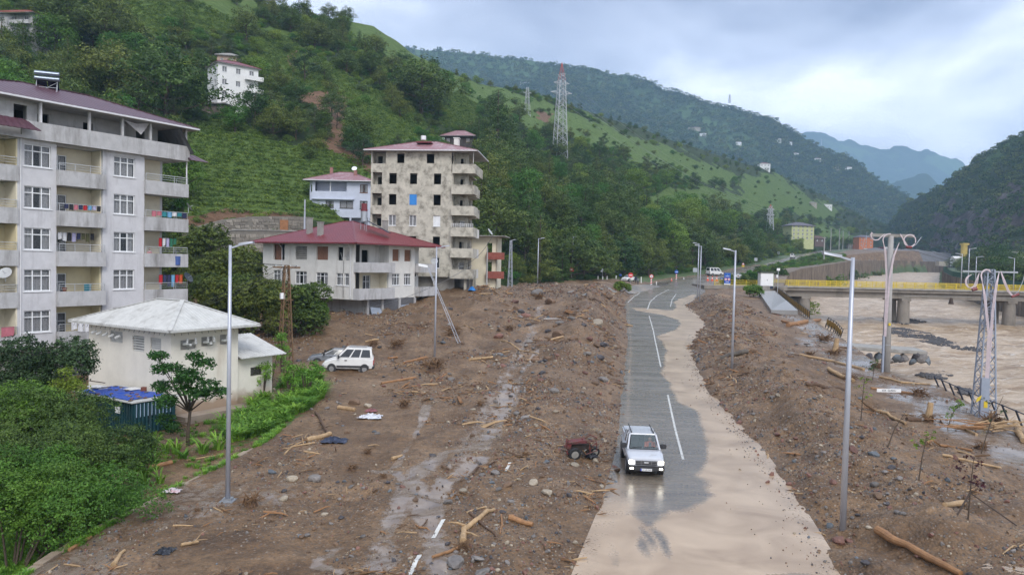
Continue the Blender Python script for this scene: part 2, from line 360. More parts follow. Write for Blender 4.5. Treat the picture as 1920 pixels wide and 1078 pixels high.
 rr=N(t,'ShaderNodeMapRange');L(mk.outputs[0],rr.inputs[0]);rr.inputs[3].default_value=.6;rr.inputs[4].default_value=.16
 rn=N(t,'ShaderNodeMath',operation='MULTIPLY');L(rr.outputs[0],rn.inputs[0]);rn.inputs[1].default_value=1.0;L(rn.outputs[0],b.inputs['Roughness'])
 bm_=N(t,'ShaderNodeBump');bm_.inputs['Strength'].default_value=.9;bm_.inputs['Distance'].default_value=.06
 nb=noise(14,6,.7);hh=N(t,'ShaderNodeMath',operation='SUBTRACT');L(nb.outputs[0],hh.inputs[0]);L(vo.outputs['Distance'],hh.inputs[1])
 iv=N(t,'ShaderNodeMath',operation='SUBTRACT');iv.inputs[0].default_value=1.05;L(mk.outputs[0],iv.inputs[1])
 h2=N(t,'ShaderNodeMath',operation='MULTIPLY');L(hh.outputs[0],h2.inputs[0]);L(iv.outputs[0],h2.inputs[1]);L(h2.outputs[0],bm_.inputs['Height']);L(bm_.outputs[0],b.inputs['Normal'])
 return m
M_GROUND=ground_material()
def nonuni(segs):
 out=[]
 for a,b_,s_ in segs:out+=list(np.arange(a,b_,s_))
 return np.array(out+[segs[-1][1]])
xs_=nonuni([(-95,-40,1.5),(-40,-24,.5),(-24,34,.21),(34,48,.4),(48,160,1.0),(160,330,1.7)])
_y=[12.0]
while _y[-1]<950:_y.append(_y[-1]+max(.16,.0042*_y[-1]+.00004*_y[-1]**2))
ys_=np.array(_y)
GX,GY=np.meshgrid(xs_,ys_);GZ=gz(GX,GY)
near_l=GX<XSW(GY)
dl_=xat(EL,GY)-GX;dr_=GX-xat(ER,GY);wd=np.interp(GY,[0,40,60,100,140],[5.5,6,7,7,5])
grav=np.clip(.55+.9*fbm(GX,GY,.3,4,77)+.35*(np.exp(-((dl_-5)/4)**2)+np.exp(-((dr_-4)/4)**2)),0,1)
wet=np.zeros(GX.shape)
for l,w_ in zip(RIV_W,RIV_A):wet=np.maximum(wet,np.where(GY<80,np.exp(-(segdist(GX,GY,l)/(w_*1.1))**2),0))
wet=np.maximum(wet*.85,.62*sstep(wd+4,wd+8,dr_)*(GY<120)*(GX<xat(EB,GY)))
wet=np.maximum(wet,.5*sstep(9,14,dl_)*(GY<42));wet=np.maximum(wet,.45*np.exp(-np.maximum(dl_,dr_)/.7))
wet=np.clip(wet+.5*fbm(GX,GY,.22,3,55)-.08,0,1)
track=np.exp(-((GX-np.interp(GY,[20,50,90],[-3.5,-1.5,3.5]))/1.3)**2)*(GY>36)*(GY<95);wet=np.maximum(wet,.5*track)
PXg,PYg=proj_np(np.stack([GX,GY,GZ],-1).reshape(-1,3));PXg=PXg.reshape(GX.shape);PYg=PYg.reshape(GX.shape)
grass=(.85*sstep(0.1,1.2,XSW(GY)-GX)*(GY<37))*(1-.6*sstep(30,36,GY))
grass=np.maximum(grass,.55*inpoly(PXg,PYg,[(380,790),(470,740),(590,690),(610,745),(540,800),(430,845)]))
grass=np.maximum(grass,.9*((GX>xat(EC,GY)+1)|(GY>300))*(GX>-400))
grass=np.maximum(grass,.8*(GY>182)*((dl_>1.5)|(dr_>1.5))*(GX<xat(EB,GY)))
gbk=(GY>395)&(dr_>10)&(GX<xat(EB,GY));grass=np.where(gbk,0,grass);grav=np.where(gbk,1,grav);wet=np.where(gbk,.35,wet)
V=np.stack([GX,GY,GZ],-1).reshape(-1,3);ny,nx=GX.shape
I=np.arange(ny*nx).reshape(ny,nx);F=np.stack([I[:-1,:-1],I[:-1,1:],I[1:,1:],I[1:,:-1]],-1).reshape(-1,4)
me=np_mesh('ground',V,F,M_GROUND,True,np.stack([grav,wet,grass],-1).reshape(-1,3))
tag(link(me,'ground'),kind='structure')
fx=np.array([-9000,-3000,-1000,-400,-95.5]);M_FARG=mat('far_ground',(.05,.075,.025),.9,.3,.02)
def flat_sheet(name,x0,x1,y0,y1,z,m,nx_=24,ny_=24):
 X,Y=np.meshgrid(np.linspace(x0,x1,nx_),np.linspace(y0,y1,ny_));Z=np.full(X.shape,z);I=np.arange(nx_*ny_).reshape(ny_,nx_)
 F=np.stack([I[:-1,:-1],I[:-1,1:],I[1:,1:],I[1:,:-1]],-1).reshape(-1,4)
 return tag(link(np_mesh(name,np.stack([X,Y,Z],-1).reshape(-1,3),F,m,True),name),kind='structure')
flat_sheet('ground_beyond',-9000,9000,-3000,14000,-9,M_FARG)
# river
def river_mat():
 m=bpy.data.materials.new('river_water');m.use_nodes=True;t=m.node_tree;L=t.links.new;b=t.nodes['Principled BSDF']
 tc=N(t,'ShaderNodeTexCoord');mp=N(t,'ShaderNodeMapping');mp.inputs['Scale'].default_value=(.42,.8,1);mp.inputs['Rotation'].default_value=(0,0,R(-25));L(tc.outputs['Object'],mp.inputs[0])
 def noise(s,d,r,dist):
  n=N(t,'ShaderNodeTexNoise');n.inputs['Scale'].default_value=s;n.inputs['Detail'].default_value=d;n.inputs['Roughness'].default_value=r;n.inputs['Distortion'].default_value=dist;L(mp.outputs[0],n.inputs['Vector']);return n
 a=noise(.28,9,.68,1.2);r=N(t,'ShaderNodeValToRGB');L(a.outputs[0],r.inputs[0]);e=r.color_ramp.elements
 e[0].position=.36;e[0].color=(.22,.135,.065,1);e[1].position=.66;e[1].color=(.60,.485,.36,1);q=e.new(.5);q.color=(.40,.285,.175,1)
 f=noise(1.1,9,.75,1.6);fr=N(t,'ShaderNodeMapRange');L(f.outputs[0],fr.inputs[0]);fr.inputs[1].default_value=.55;fr.inputs[2].default_value=.66
 mx=N(t,'ShaderNodeMix',data_type='RGBA');L(fr.outputs[0],mx.inputs[0]);L(r.outputs[0],mx.inputs[6]);mx.inputs[7].default_value=(.72,.66,.58,1)
 L(mx.outputs[2],b.inputs['Base Color']);b.inputs['Roughness'].default_value=.42
 bp=N(t,'ShaderNodeBump');bp.inputs['Strength'].default_value=.8;bp.inputs['Distance'].default_value=.4;L(f.outputs[0],bp.inputs['Height']);L(bp.outputs[0],b.inputs['Normal'])
 return m
M_RIV=river_mat()
yr_=np.concatenate([np.arange(8,180,.8),np.arange(180,900,3)]);T=np.linspace(0,1,130)
XB=xat(EB,yr_)[:,None]+.2;XC=xat(EC,yr_)[:,None]+.6;RX=XB+(XC-XB)*T[None];RY=np.repeat(yr_[:,None],len(T),1)
RZ=zwater(RY)+.55*fbm(RX*1.0+.3*RY,RY,.30,5,91,.6)*np.interp(RY,[0,200,500],[1,1,.3])
I=np.arange(RX.size).reshape(RX.shape);F=np.stack([I[:-1,:-1],I[:-1,1:],I[1:,1:],I[1:,:-1]],-1).reshape(-1,4)
tag(link(np_mesh('river',np.stack([RX,RY,RZ],-1).reshape(-1,3),F,M_RIV,True),'river'),kind='structure')
# road
def road_mat():
 m=bpy.data.materials.new('asphalt');m.use_nodes=True;t=m.node_tree;L=t.links.new;b=t.nodes['Principled BSDF']
 uv=N(t,'ShaderNodeAttribute',attribute_name='Col');tc=N(t,'ShaderNodeTexCoord')
 mp=N(t,'ShaderNodeMapping');mp.inputs['Scale'].default_value=(1.3,.10,1);mp.inputs['Rotation'].default_value=(0,0,R(9));L(tc.outputs['Object'],mp.inputs[0])
 mp.inputs['Scale'].default_value=(.10,.9,1);n=N(t,'ShaderNodeTexNoise');n.inputs['Scale'].default_value=1.6;n.inputs['Detail'].default_value=3;n.inputs['Roughness'].default_value=.5;L(mp.outputs[0],n.inputs['Vector'])
 n2=N(t,'ShaderNodeTexNoise');n2.inputs['Scale'].default_value=.35;n2.inputs['Detail'].default_value=6;n2.inputs['Distortion'].default_value=.8;L(tc.outputs['Object'],n2.inputs['Vector'])
 r=N(t,'ShaderNodeValToRGB');L(n.outputs[0],r.inputs[0]);e=r.color_ramp.elements;e[0].position=.3;e[0].color=(.058,.057,.053,1);e[1].position=.62;e[1].color=(.125,.116,.10,1)
 sp=N(t,'ShaderNodeSeparateColor');L(uv.outputs['Color'],sp.inputs[0])
 ad=N(t,'ShaderNodeMath',operation='ADD');L(sp.outputs[0],ad.inputs[0]);L(n2.outputs[0],ad.inputs[1])
 mr=N(t,'ShaderNodeMapRange');L(ad.outputs[0],mr.inputs[0]);mr.inputs[1].default_value=.75;mr.inputs[2].default_value=1.25
 mx=N(t,'ShaderNodeMix',data_type='RGBA');L(mr.outputs[0],mx.inputs[0]);L(r.outputs[0],mx.inputs[6]);mx.inputs[7].default_value=(.235,.185,.14,1)
 wn=N(t,'ShaderNodeTexNoise');wn.inputs['Scale'].default_value=.45;wn.inputs['Detail'].default_value=5;wn.inputs['Distortion'].default_value=.6;L(tc.outputs['Object'],wn.inputs['Vector'])
 wc=N(t,'ShaderNodeValToRGB');L(wn.outputs[0],wc.inputs[0]);e=wc.color_ramp.elements;e[0].position=.3;e[0].color=(.31,.215,.135,1);e[1].position=.68;e[1].color=(.50,.375,.255,1)
 fine=N(t,'ShaderNodeTexNoise');fine.inputs['Scale'].default_value=9;fine.inputs['Detail'].default_value=6;L(tc.outputs['Object'],fine.inputs['Vector'])
 wa=N(t,'ShaderNodeMath',operation='MULTIPLY_ADD');L(fine.outputs[0],wa.inputs[0]);wa.inputs[1].default_value=.9;L(sp.outputs[1],wa.inputs[2]);wm=N(t,'ShaderNodeMapRange');L(wa.outputs[0],wm.inputs[0]);wm.inputs[1].default_value=.55;wm.inputs[2].default_value=1.25
 mw=N(t,'ShaderNodeMix',data_type='RGBA');L(wm.outputs[0],mw.inputs[0]);L(mx.outputs[2],mw.inputs[6]);L(wc.outputs[0],mw.inputs[7]);L(mw.outputs[2],b.inputs['Base Color'])
 rr=N(t,'ShaderNodeMapRange');L(n.outputs[0],rr.inputs[0]);rr.inputs[1].default_value=.3;rr.inputs[2].default_value=.7;rr.inputs[3].default_value=.2;rr.inputs[4].default_value=.32
 rw=N(t,'ShaderNodeMix');L(wm.outputs[0],rw.inputs[0]);L(rr.outputs[0],rw.inputs[2]);rw.inputs[3].default_value=.28;L(rw.outputs[0],b.inputs['Roughness'])
 rip=N(t,'ShaderNodeTexNoise');rip.inputs['Scale'].default_value=5;rip.inputs['Detail'].default_value=5;rip.inputs['Distortion'].default_value=1.2;L(tc.outputs['Object'],rip.inputs['Vector'])
 bs=N(t,'ShaderNodeMath',operation='MULTIPLY');L(rip.outputs[0],bs.inputs[0]);bs.inputs[1].default_value=.5;bp=N(t,'ShaderNodeBump');bp.inputs['Strength'].default_value=.08;bp.inputs['Distance'].default_value=.02;L(bs.outputs[0],bp.inputs['Height']);L(bp.outputs[0],b.inputs['Normal'])
 return m
M_ASPH=road_mat()
_ponds=[(1185,577),(1215,578),(1262,582),(1268,572),(1262,566),(1275,560),(1297,552),(1308,552),(1296,562),(1278,572),(1290,580),(1330,597),(1326,608),(1296,630),(1284,650),(1300,690),(1330,740),(1370,790),(1412,842),(1462,905),(1500,985),(1560,1090),(1098,1090),(1112,1020),(1150,970),(1180,960),(1215,985),(1250,960),(1290,955),(1325,935),(1326,905),(1302,890),(1318,870),(1330,835),(1318,800),(1300,770),(1268,750),(1252,715),(1238,700),(1246,678),(1247,650),(1231,630),(1262,620),(1276,610),(1272,600),(1240,590),(1190,582)]
def zroad(y):return float(np.interp(y,YR,ZR))
def on_road(px,py):
 d=ray(px,py);y=60.0
 for _ in range(60):
  z=zroad(y);y=y*.5+.5*((z-CAMH)/d.z*d.y)
 return Vector((d.x*y/d.y,y,zroad(y)))
yy=np.concatenate([np.arange(8,20,.5),np.arange(20,70,.16),np.arange(70,150,.4),np.arange(150,880,2)]);XL=xat(EL,yy)[:,None]-.6;XR=xat(ER,yy)[:,None]+.7;T=np.linspace(0,1,90)
X=XL+(XR-XL)*T;Y=np.repeat(yy[:,None],len(T),1);Z=np.interp(Y,YR,ZR)
dd=X-xat(EL,Y);silt=.62*np.exp(-np.abs(dd)/.35)+.30*sstep(38,32,Y)+.25*(Y>150)
PW=[tuple(on_road(*q).xy)for q in _ponds];wx_=X+.35*fbm(X,Y*.5,.8,4,5);wy_=Y+.8*fbm(X,Y,.5,4,9)
nb_=Y<190;sd=np.full(X.shape,-3.0);ds=segdist(wx_[nb_],wy_[nb_],PW+PW[:1]);sd[nb_]=np.where(inpoly(wx_[nb_],wy_[nb_],PW),ds,-ds)
for cxy,rx,ry in(((1212,1008),.13,.9),((1203,1024),.13,.7),((1238,1014),.15,1.1),((1150,1040),.10,.8),((1262,945),.45,.5),((1290,935),.4,.6),((1318,925),.35,.4),((1240,958),.25,.5)):
 c_=on_road(*cxy);rr_=np.sqrt(((wx_-c_.x)/rx)**2+((wy_-c_.y)/ry)**2);sd=np.minimum(sd,(rr_-1)*.3)
edge_=(Y<150)*np.maximum(sstep(-.9,-.2,X-xat(ER,Y)),(Y<34)*sstep(1.3,.4,dd)*sstep(34,30,Y));sd=np.maximum(sd,edge_*.3-.1)
water=sstep(-.35,.45,sd)
I=np.arange(X.size).reshape(X.shape);F=np.stack([I[:-1,:-1],I[:-1,1:],I[1:,1:],I[1:,:-1]],-1).reshape(-1,4)
tag(link(np_mesh('road',np.stack([X,Y,Z],-1).reshape(-1,3),F,M_ASPH,True,np.stack([silt,water,silt],-1).reshape(-1,3)),'road'),kind='structure')
def ribbon(name,pts,wdt,dz,m,kind='structure',n=1):
 """flat strip along points on the road surface"""
 pts=[Vector(p)for p in pts];out=[]
 for a,b_ in zip(pts[:-1],pts[1:]):
  k=max(1,int((b_-a).length/1.0));out+=[a.lerp(b_,i/k)for i in range(k)]
 out.append(pts[-1]);vs=[]
 for i,p in enumerate(out):
  d=out[min(i+1,len(out)-1)]-out[max(i-1,0)];s_=Vector((d.y,-d.x,0)).normalized()*wdt/2
  for q in(p-s_,p+s_):vs.append((q.x,q.y,zroad(q.y)+dz))
 F=[(2*i,2*i+1,2*i+3,2*i+2)for i in range(len(out)-1)]
 return tag(link(np_mesh(name,vs,F,m),name),kind=kind)
M_LINE=mat('road_paint',(.55,.55,.52),.4,.25,3,dirt=(.2,.17,.13),dirt_scale=1.2,dirt_amt=.35)
ribbon('lane_line',[on_road(*q)for q in[(1281,861),(1265,800),(1252,740)]],.13,.008,M_LINE)
ribbon('lane_line',[on_road(*q)for q in[(1239,688),(1231,650),(1225,620),(1217,592)]],.13,.008,M_LINE)
ribbon('lane_line',[on_road(*q)for q in[(1214,580),(1219,566),(1232,554),(1254,543)]],.16,.008,M_LINE)
ribbon('lane_line',[on_road(*q)for q in[(1177,567),(1188,557),(1200,549)]],.16,.008,M_LINE)
ribbon('lane_line',[on_road(*q)for q in[(1257,575),(1260,562),(1268,551)]],.13,.008,M_LINE)
# muddy water lying on the road
def mudwater_mat():
 m=bpy.data.materials.new('muddy_water');m.use_nodes=True;t=m.node_tree;L=t.links.new;b=t.nodes['Principled BSDF']
 tc=N(t,'ShaderNodeTexCoord');mp=N(t,'ShaderNodeMapping');mp.inputs['Scale'].default_value=(1,.35,1);mp.inputs['Rotation'].default_value=(0,0,R(8));L(tc.outputs['Object'],mp.inputs[0])
 n=N(t,'ShaderNodeTexNoise');n.inputs['Scale'].default_value=.5;n.inputs['Detail'].default_value=6;n.inputs['Distortion'].default_value=1;L(mp.outputs[0],n.inputs['Vector'])
 r=N(t,'ShaderNodeValToRGB');L(n.outputs[0],r.inputs[0]);e=r.color_ramp.elements;e[0].position=.3;e[0].color=(.335,.262,.198,1);e[1].position=.7;e[1].color=(.475,.39,.305,1);L(r.outputs[0],b.inputs['Base Color'])
 b.inputs['Roughness'].default_value=.28
 f=N(t,'ShaderNodeTexNoise');f.inputs['Scale'].default_value=5;f.inputs['Detail'].default_value=6;f.inputs['Distortion'].default_value=1.5;L(mp.outputs[0],f.inputs['Vector'])
 bp=N(t,'ShaderNodeBump');bp.inputs['Strength'].default_value=.5;bp.inputs['Distance'].default_value=.05;L(f.outputs[0],bp.inputs['Height']);L(bp.outputs[0],b.inputs['Normal'])
 return m
M_MUDW=mudwater_mat()
def puddle(name,poly,dz,m,wob=.12,conv=on_road,sub=.35,zf=None):
 """sheet filling an outline (photo pixels -> ground), outline roughened, draped on the road surface"""
 W=[conv(*q)for q in poly];out=[]
 for a,b_ in zip(W,W[1:]+W[:1]):
  k=max(1,int((b_-a).length/sub))
  for i in range(k):
   p=a.lerp(b_,i/k);f=np.interp(p.y,[20,60,150],[1,1.2,2])*wob
   out.append((p.x+f*2*float(fbm(p.x,p.y,.9,3,5)),p.y+f*4*float(fbm(p.x,p.y,.9,3,9))))
 bm=bmesh.new();vs=[bm.verts.new((x,y,0))for x,y in out]
 es=[bm.edges.new((vs[i],vs[(i+1)%len(vs)]))for i in range(len(vs))]
 bmesh.ops.triangle_fill(bm,use_beauty=True,edges=es,normal=(0,0,1))
 ymin=min(v.co.y for v in bm.verts);ymax=max(v.co.y for v in bm.verts)
 y=ymin+3
 while y<ymax:
  bmesh.ops.bisect_plane(bm,geom=bm.verts[:]+bm.edges[:]+bm.faces[:],plane_co=(0,y,0),plane_no=(0,1,0));y+=4
 for v in bm.verts:v.co.z=(zf(v.co.x,v.co.y)if zf else zroad(v.co.y))+dz
 bmesh.ops.recalc_face_normals(bm,faces=bm.faces)
 me=bpy.data.meshes.new(name);bm.to_mesh(me);bm.free();me.materials.append(m);o=link(me,name)
 if me.polygons and me.polygons[0].normal.z<0:me.flip_normals()
 return tag(o,kind='structure')
M_ASPH2=mat('side_asphalt',(.16,.15,.135),.45,.2,.3,dirt=(.27,.21,.16),dirt_scale=.3,dirt_amt=.6)
puddle('side_road',[(1062,546),(1100,541),(1150,537),(1200,534),(1262,528),(1250,536),(1212,546),(1180,552),(1170,545),(1140,546),(1095,556),(1078,558)],.10,M_ASPH2,.05,conv=lambda a,b_:G(a,b_,None),sub=1.0,zf=lambda x,y:g1(x,y,None))
# hillsides
HILLS=[]
def crvs(curves,xs):
 out=[]
 for c in curves:
  cx=[q[0]for q in c];py=np.interp(xs,cx,[q[1]for q in c]);D=np.exp(np.interp(xs,cx,[math.log(q[2])for q in c]))
  out.append(np.array([P(a,b_,d_)for a,b_,d_ in zip(xs,py,D)]))
 return out
def loft(name,curves,x0,x1,nx,nt,m,noise=(2,.02),cover=None,back=(.5,-.6),power=1.0):
 """hillside through base, middle and ridge lines, with a far side"""
 xs=np.linspace(x0,x1,nx);K=crvs(curves,xs)
 rows=[];k=len(K)-1
 for t in np.linspace(0,k,nt*k+1):
  i=min(int(t),k-1);f=t-i
  p0=K[max(i-1,0)];p1=K[i];p2=K[i+1];p3=K[min(i+2,k)]
  lin=p1*(1-f)+p2*f
  rows.append(lin)
 sk=K[0]-(K[-1]-K[0])*(3.0/np.linalg.norm((K[-1]-K[0])[:,:2],axis=1,keepdims=True));sk[:,2]=-8;rows.insert(0,sk)
 top=K[-1];dirv=K[-1]-K[0];dirv[:,2]=0;ln=np.linalg.norm(dirv,axis=1,keepdims=True)
 for j in range(1,9):
  s_=(j/8);q=top+dirv*s_*back[0];q=q.copy();q[:,2]=top[:,2]+back[1]*s_*ln[:,0]*back[0]-.0;rows.append(q)
 A=np.array(rows);n1,n2=A.shape[:2]
 nz=fbm(A[...,0],A[...,1],noise[1],5,21,.5)*noise[0]*2
 w_=np.ones(n1);w_[:4]=[0,0,.3,.7];A[...,2]+=nz*w_[:,None]
 V=A.reshape(-1,3);I=np.arange(n1*n2).reshape(n1,n2);F=np.stack([I[:-1,:-1],I[:-1,1:],I[1:,1:],I[1:,:-1]],-1).reshape(-1,4)
 col=cover(V)if cover else None
 o=tag(link(np_mesh(name,V,F,m,True,col),name),kind='structure')
 HILLS.append((name,BVHTree.FromPolygons(V.tolist(),F.tolist()),A));return o
def hit(px,py,only=None):
 d=ray(px,py).normalized();best=None
 for nm,bv,_ in HILLS:
  if only and nm!=only:continue
  q=bv.ray_cast(Vector((0,0,CAMH)),d)
  if q[0]is not None and(best is None or q[3]<best[2]):best=(q[0],q[1],q[3])
 return best
def hill_mat(name,greens,tea=True,rock=False,sc_=1.0):
 m=bpy.data.materials.new(name);m.use_nodes=True;t=m.node_tree;L=t.links.new;b=t.nodes['Principled BSDF'];b.inputs['Roughness'].default_value=.85;b.inputs['Specular IOR Level'].default_value=.2
 tc=N(t,'ShaderNodeTexCoord');at=N(t,'ShaderNodeAttribute',attribute_name='Col');sp=N(t,'ShaderNodeSeparateColor');L(at.outputs['Color'],sp.inputs[0])
 def noise(s,d=8,r=.7):
  n=N(t,'ShaderNodeTexNoise');n.inputs['Scale'].default_value=s;n.inputs['Detail'].default_value=d;n.inputs['Roughness'].default_value=r;L(tc.outputs['Object'],n.inputs['Vector']);return n
 def ramp(src,stops):
  r=N(t,'ShaderNodeValToRGB');L(src,r.inputs[0]);e=r.color_ramp.elements;e[0].position,e[0].color=stops[0][0],(*stops[0][1],1);e[1].position,e[1].color=stops[-1][0],(*stops[-1][1],1)
  for p_,c_ in stops[1:-1]:q=e.new(p_);q.color=(*c_,1)
  return r.outputs[0]
 def mix(f,a,c_):
  x=N(t,'ShaderNodeMix',data_type='RGBA');L(f,x.inputs[0]);L(a,x.inputs[6]);L(c_,x.inputs[7]);return x.outputs[2]
 def thr(src,a,b_,n_=None):
  s_=src
  if n_ is not None:
   ad=N(t,'ShaderNodeMath',operation='ADD');L(src,ad.inputs[0]);L(n_,ad.inputs[1]);s_=ad.outputs[0]
  k=N(t,'ShaderNodeMapRange');L(s_,k.inputs[0]);k.inputs[1].default_value=a;k.inputs[2].default_value=b_;return k.outputs[0]
 nb=noise(.09*sc_);base=ramp(nb.outputs[0],[(.3,greens[0]),(.7,greens[1])])
 g=ramp(noise(.35*sc_).outputs[0],[(.3,greens[2]),(.7,greens[3])])
 c=mix(thr(sp.outputs[0],.85,1.15,nb.outputs[0]),base,g)
 s_=ramp(noise(.5*sc_).outputs[0],[(.3,(.10,.055,.033)),(.7,(.24,.145,.09))])
 c=mix(thr(sp.outputs[1],.9,1.15,noise(.25*sc_).outputs[0]),c,s_)
 k=ramp(noise(.12).outputs[0],[(.35,(.045,.038,.038)),(.55,(.115,.09,.085)),(.75,(.30,.27,.25))])
 c=mix(thr(sp.outputs[2],.9,1.1,noise(.06).outputs[0]),c,k)
 L(c,b.inputs['Base Color'])
 bp=N(t,'ShaderNodeBump');bp.inputs['Strength'].default_value=1;bp.inputs['Distance'].default_value=.6/sc_;L(noise(.8*sc_,6,.75).outputs[0],bp.inputs['Height']);L(bp.outputs[0],b.inputs['Normal'])
 return m
TEA=[[(225,0),(330,-120),(470,-40),(486,22),(478,60),(545,60),(570,85),(545,100),(640,130),(668,165),(650,180),(560,165),(500,130),(470,70),(400,62),(330,45),(290,62),(240,40)],[(345,240),(380,235),(425,222),(470,240),(520,262),(600,280),(655,296),(705,322),(735,350),(700,420),(575,415),(345,398)],[(690,170),(760,190),(800,235),(790,260),(700,282),(650,255),(640,225),(655,200)],[(485,60),(570,90),(545,110),(480,130)],[(655,168),(745,178),(740,205),(660,205)],[(640,36),(700,50),(830,130),(1000,178),(1290,292),(1400,340),(1380,352),(1300,340),(1180,300),(1080,262),(985,240),(940,200),(880,180),(840,170),(790,140),(720,110),(665,70)],[(840,170),(900,190),(900,250),(860,240),(830,230)],[(1180,392),(1250,352),(1330,352),(1440,372),(1480,420),(1380,400),(1300,400),(1240,410)],[(1380,330),(1460,325),(1520,370),(1580,395),(1560,420),(1480,400),(1400,370)],[(1520,420),(1590,430),(1610,455),(1540,460)]]
SOIL=[[(538,100),(553,98),(555,125),(543,135)],[(548,180),(600,165),(655,168),(650,185),(645,215),(655,255),(640,270),(605,262),(612,225),(590,200),(560,198)],[(340,400),(420,392),(560,398),(556,412),(440,418),(345,440)],[(600,262),(700,285),(715,330),(690,320),(620,285)],[(885,330),(940,345),(1010,395),(960,400),(890,360)],[(1000,208),(1035,215),(1030,235),(1005,225)]]
def cover_near(V):
 px,py=proj_np(V);px=px+14*fbm(V[:,0],V[:,1],.08,3,61);py=py+14*fbm(V[:,0],V[:,1],.08,3,62)
 c=np.zeros((len(V),3))
 for p_ in TEA:c[inpoly(px,py,p_),0]=1
 for p_ in SOIL:c[inpoly(px,py,p_),1]=.8
 return c
BASE_A=[(-700,520,60),(-400,500,84),(0,488,92),(350,452,104),(570,436,118),(700,440,140),(850,535,132),(900,537,136),(1000,532,152),(1100,529,178),(1200,524,208),(1300,514,240),(1400,497,292),(1500,476,420),(1600,458,700),(1700,445,1100)]
MID0_A=[(-700,430,70),(-400,400,95),(0,350,110),(350,385,114),(570,395,128),(700,345,150),(850,370,165),(900,400,165),(1000,420,185),(1100,425,215),(1200,440,245),(1300,455,285),(1400,455,340),(1500,445,480),(1600,444,750),(1700,442,1120)]
MID_A=[(-700,-120,150),(-400,0,180),(0,85,198),(425,190,190),(600,180,205),(700,185,228),(840,268,232),(1000,290,300),(1045,300,345),(1200,345,340),(1350,385,480),(1500,418,640),(1600,436,850),(1700,440,1160)]
RIDGE_A=[(-700,-420,260),(-400,-320,262),(0,-210,264),(300,-120,272),(450,-15,292),(520,16,302),(600,32,312),(700,52,332),(760,90,352),(830,130,390),(900,154,432),(985,169,480),(1060,194,520),(1130,220,560),(1200,240,602),(1270,267,650),(1340,290,700),(1400,307,762),(1440,316,800),(1500,348,862),(1560,374,930),(1620,408,1000),(1660,433,1100),(1700,439,1200)]
M_HILLA=hill_mat('hillside_green',[(.020,.034,.012),(.045,.07,.020),(.055,.098,.020),(.12,.18,.042)])
loft('hillside',[BASE_A,MID0_A,MID_A,RIDGE_A],-700,1700,700,90,M_HILLA,(1.2,.03),cover_near)
M_HILLB=hill_mat('mountain_green',[(.020,.036,.014),(.035,.062,.020),(.05,.09,.03),(.08,.14,.04)],sc_=.25)
def cover_b(V):
 px,py=proj_np(V);c=np.zeros((len(V),3));c[:,0]=np.clip(.25+1.4*fbm(V[:,0],V[:,1],.004,4,8),0,.75);return c
loft('mountain',[[(500,500,1100),(1100,470,1150),(1500,455,1350),(1720,450,1500)],[(500,290,1500),(1100,300,1550),(1400,330,1600),(1600,395,1600),(1720,435,1580)],[(500,60,2200),(780,92,2100),(850,96,2080),(930,97,2060),(960,100,2050),(1000,112,2030),(1050,128,2010),(1085,140,2000),(1110,138,1990),(1140,146,1980),(1180,152,1960),(1260,166,1940),(1300,176,1930),(1340,190,1900),(1400,200,1880),(1450,216,1850),(1490,242,1820),(1515,255,1800),(1560,284,1780),(1585,290,1770),(1620,318,1740),(1680,352,1700),(1708,374,1680),(1720,400,1670)]],500,1720,420,60,M_HILLB,(18,.006),cover_b)
loft('far_mountain',[[(1350,470,2900),(1900,470,2900)],[(1350,360,3400),(1500,322,3400),(1620,326,3400),(1700,343,3400),(1780,352,3400),(1830,372,3400),(1900,390,3400)]],1350,1900,160,50,M_HILLB,(45,.006),cover_b)
loft('far_mountain',[[(1300,470,4000),(2000,470,4000)],[(1300,250,6600),(1450,248,6600),(1500,248,6600),(1545,252,6600),(1600,268,6600),(1650,278,6600),(1700,282,6600),(1745,290,6600),(1790,305,6600),(1830,330,6600),(2000,350,6600)]],1300,2000,160,50,M_HILLB,(50,.005),cover_b)
def cover_d(V):
 px,py=proj_np(V);n=fbm(V[:,0]+V[:,2],V[:,1],.03,4,41);px=px+60*n;py=py+60*n;c=np.zeros((len(V),3))
 cl=inpoly(px,py,[(1720,480),(1740,420),(1770,395),(1810,380),(1860,372),(1900,350),(1990,345),(1990,440),(1900,420),(1860,455),(1800,470),(1800,500),(1720,500)]);c[cl,2]=.72
 c[:,0]=np.clip(.3+fbm(V[:,0],V[:,1],.02,4,8),0,.7);return c
M_HILLD=hill_mat('crag_hill',[(.022,.038,.014),(.048,.075,.024),(.05,.095,.025),(.08,.14,.035)],sc_=.5)
loft('crag_hill',[[(1560,470,1250),(1660,462,1000),(1750,480,760),(1830,480,600),(1900,480,500),(2000,480,420),(2300,500,300),(2700,520,220)],[(1560,462,1300),(1660,436,1060),(1750,425,830),(1830,385,690),(1900,365,610),(2000,330,540),(2300,260,420),(2700,200,340)],[(1560,462,1350),(1600,452,1300),(1650,425,1150),(1675,410,1080),(1700,385,1020),(1720,372,980),(1760,352,940),(1790,328,900),(1812,318,880),(1830,302,860),(1870,274,820),(1900,262,790),(1920,250,770),(2000,200,740),(2300,90,640),(2700,0,560)]],1560,2700,460,70,M_HILLD,(10,.02),cover_d)
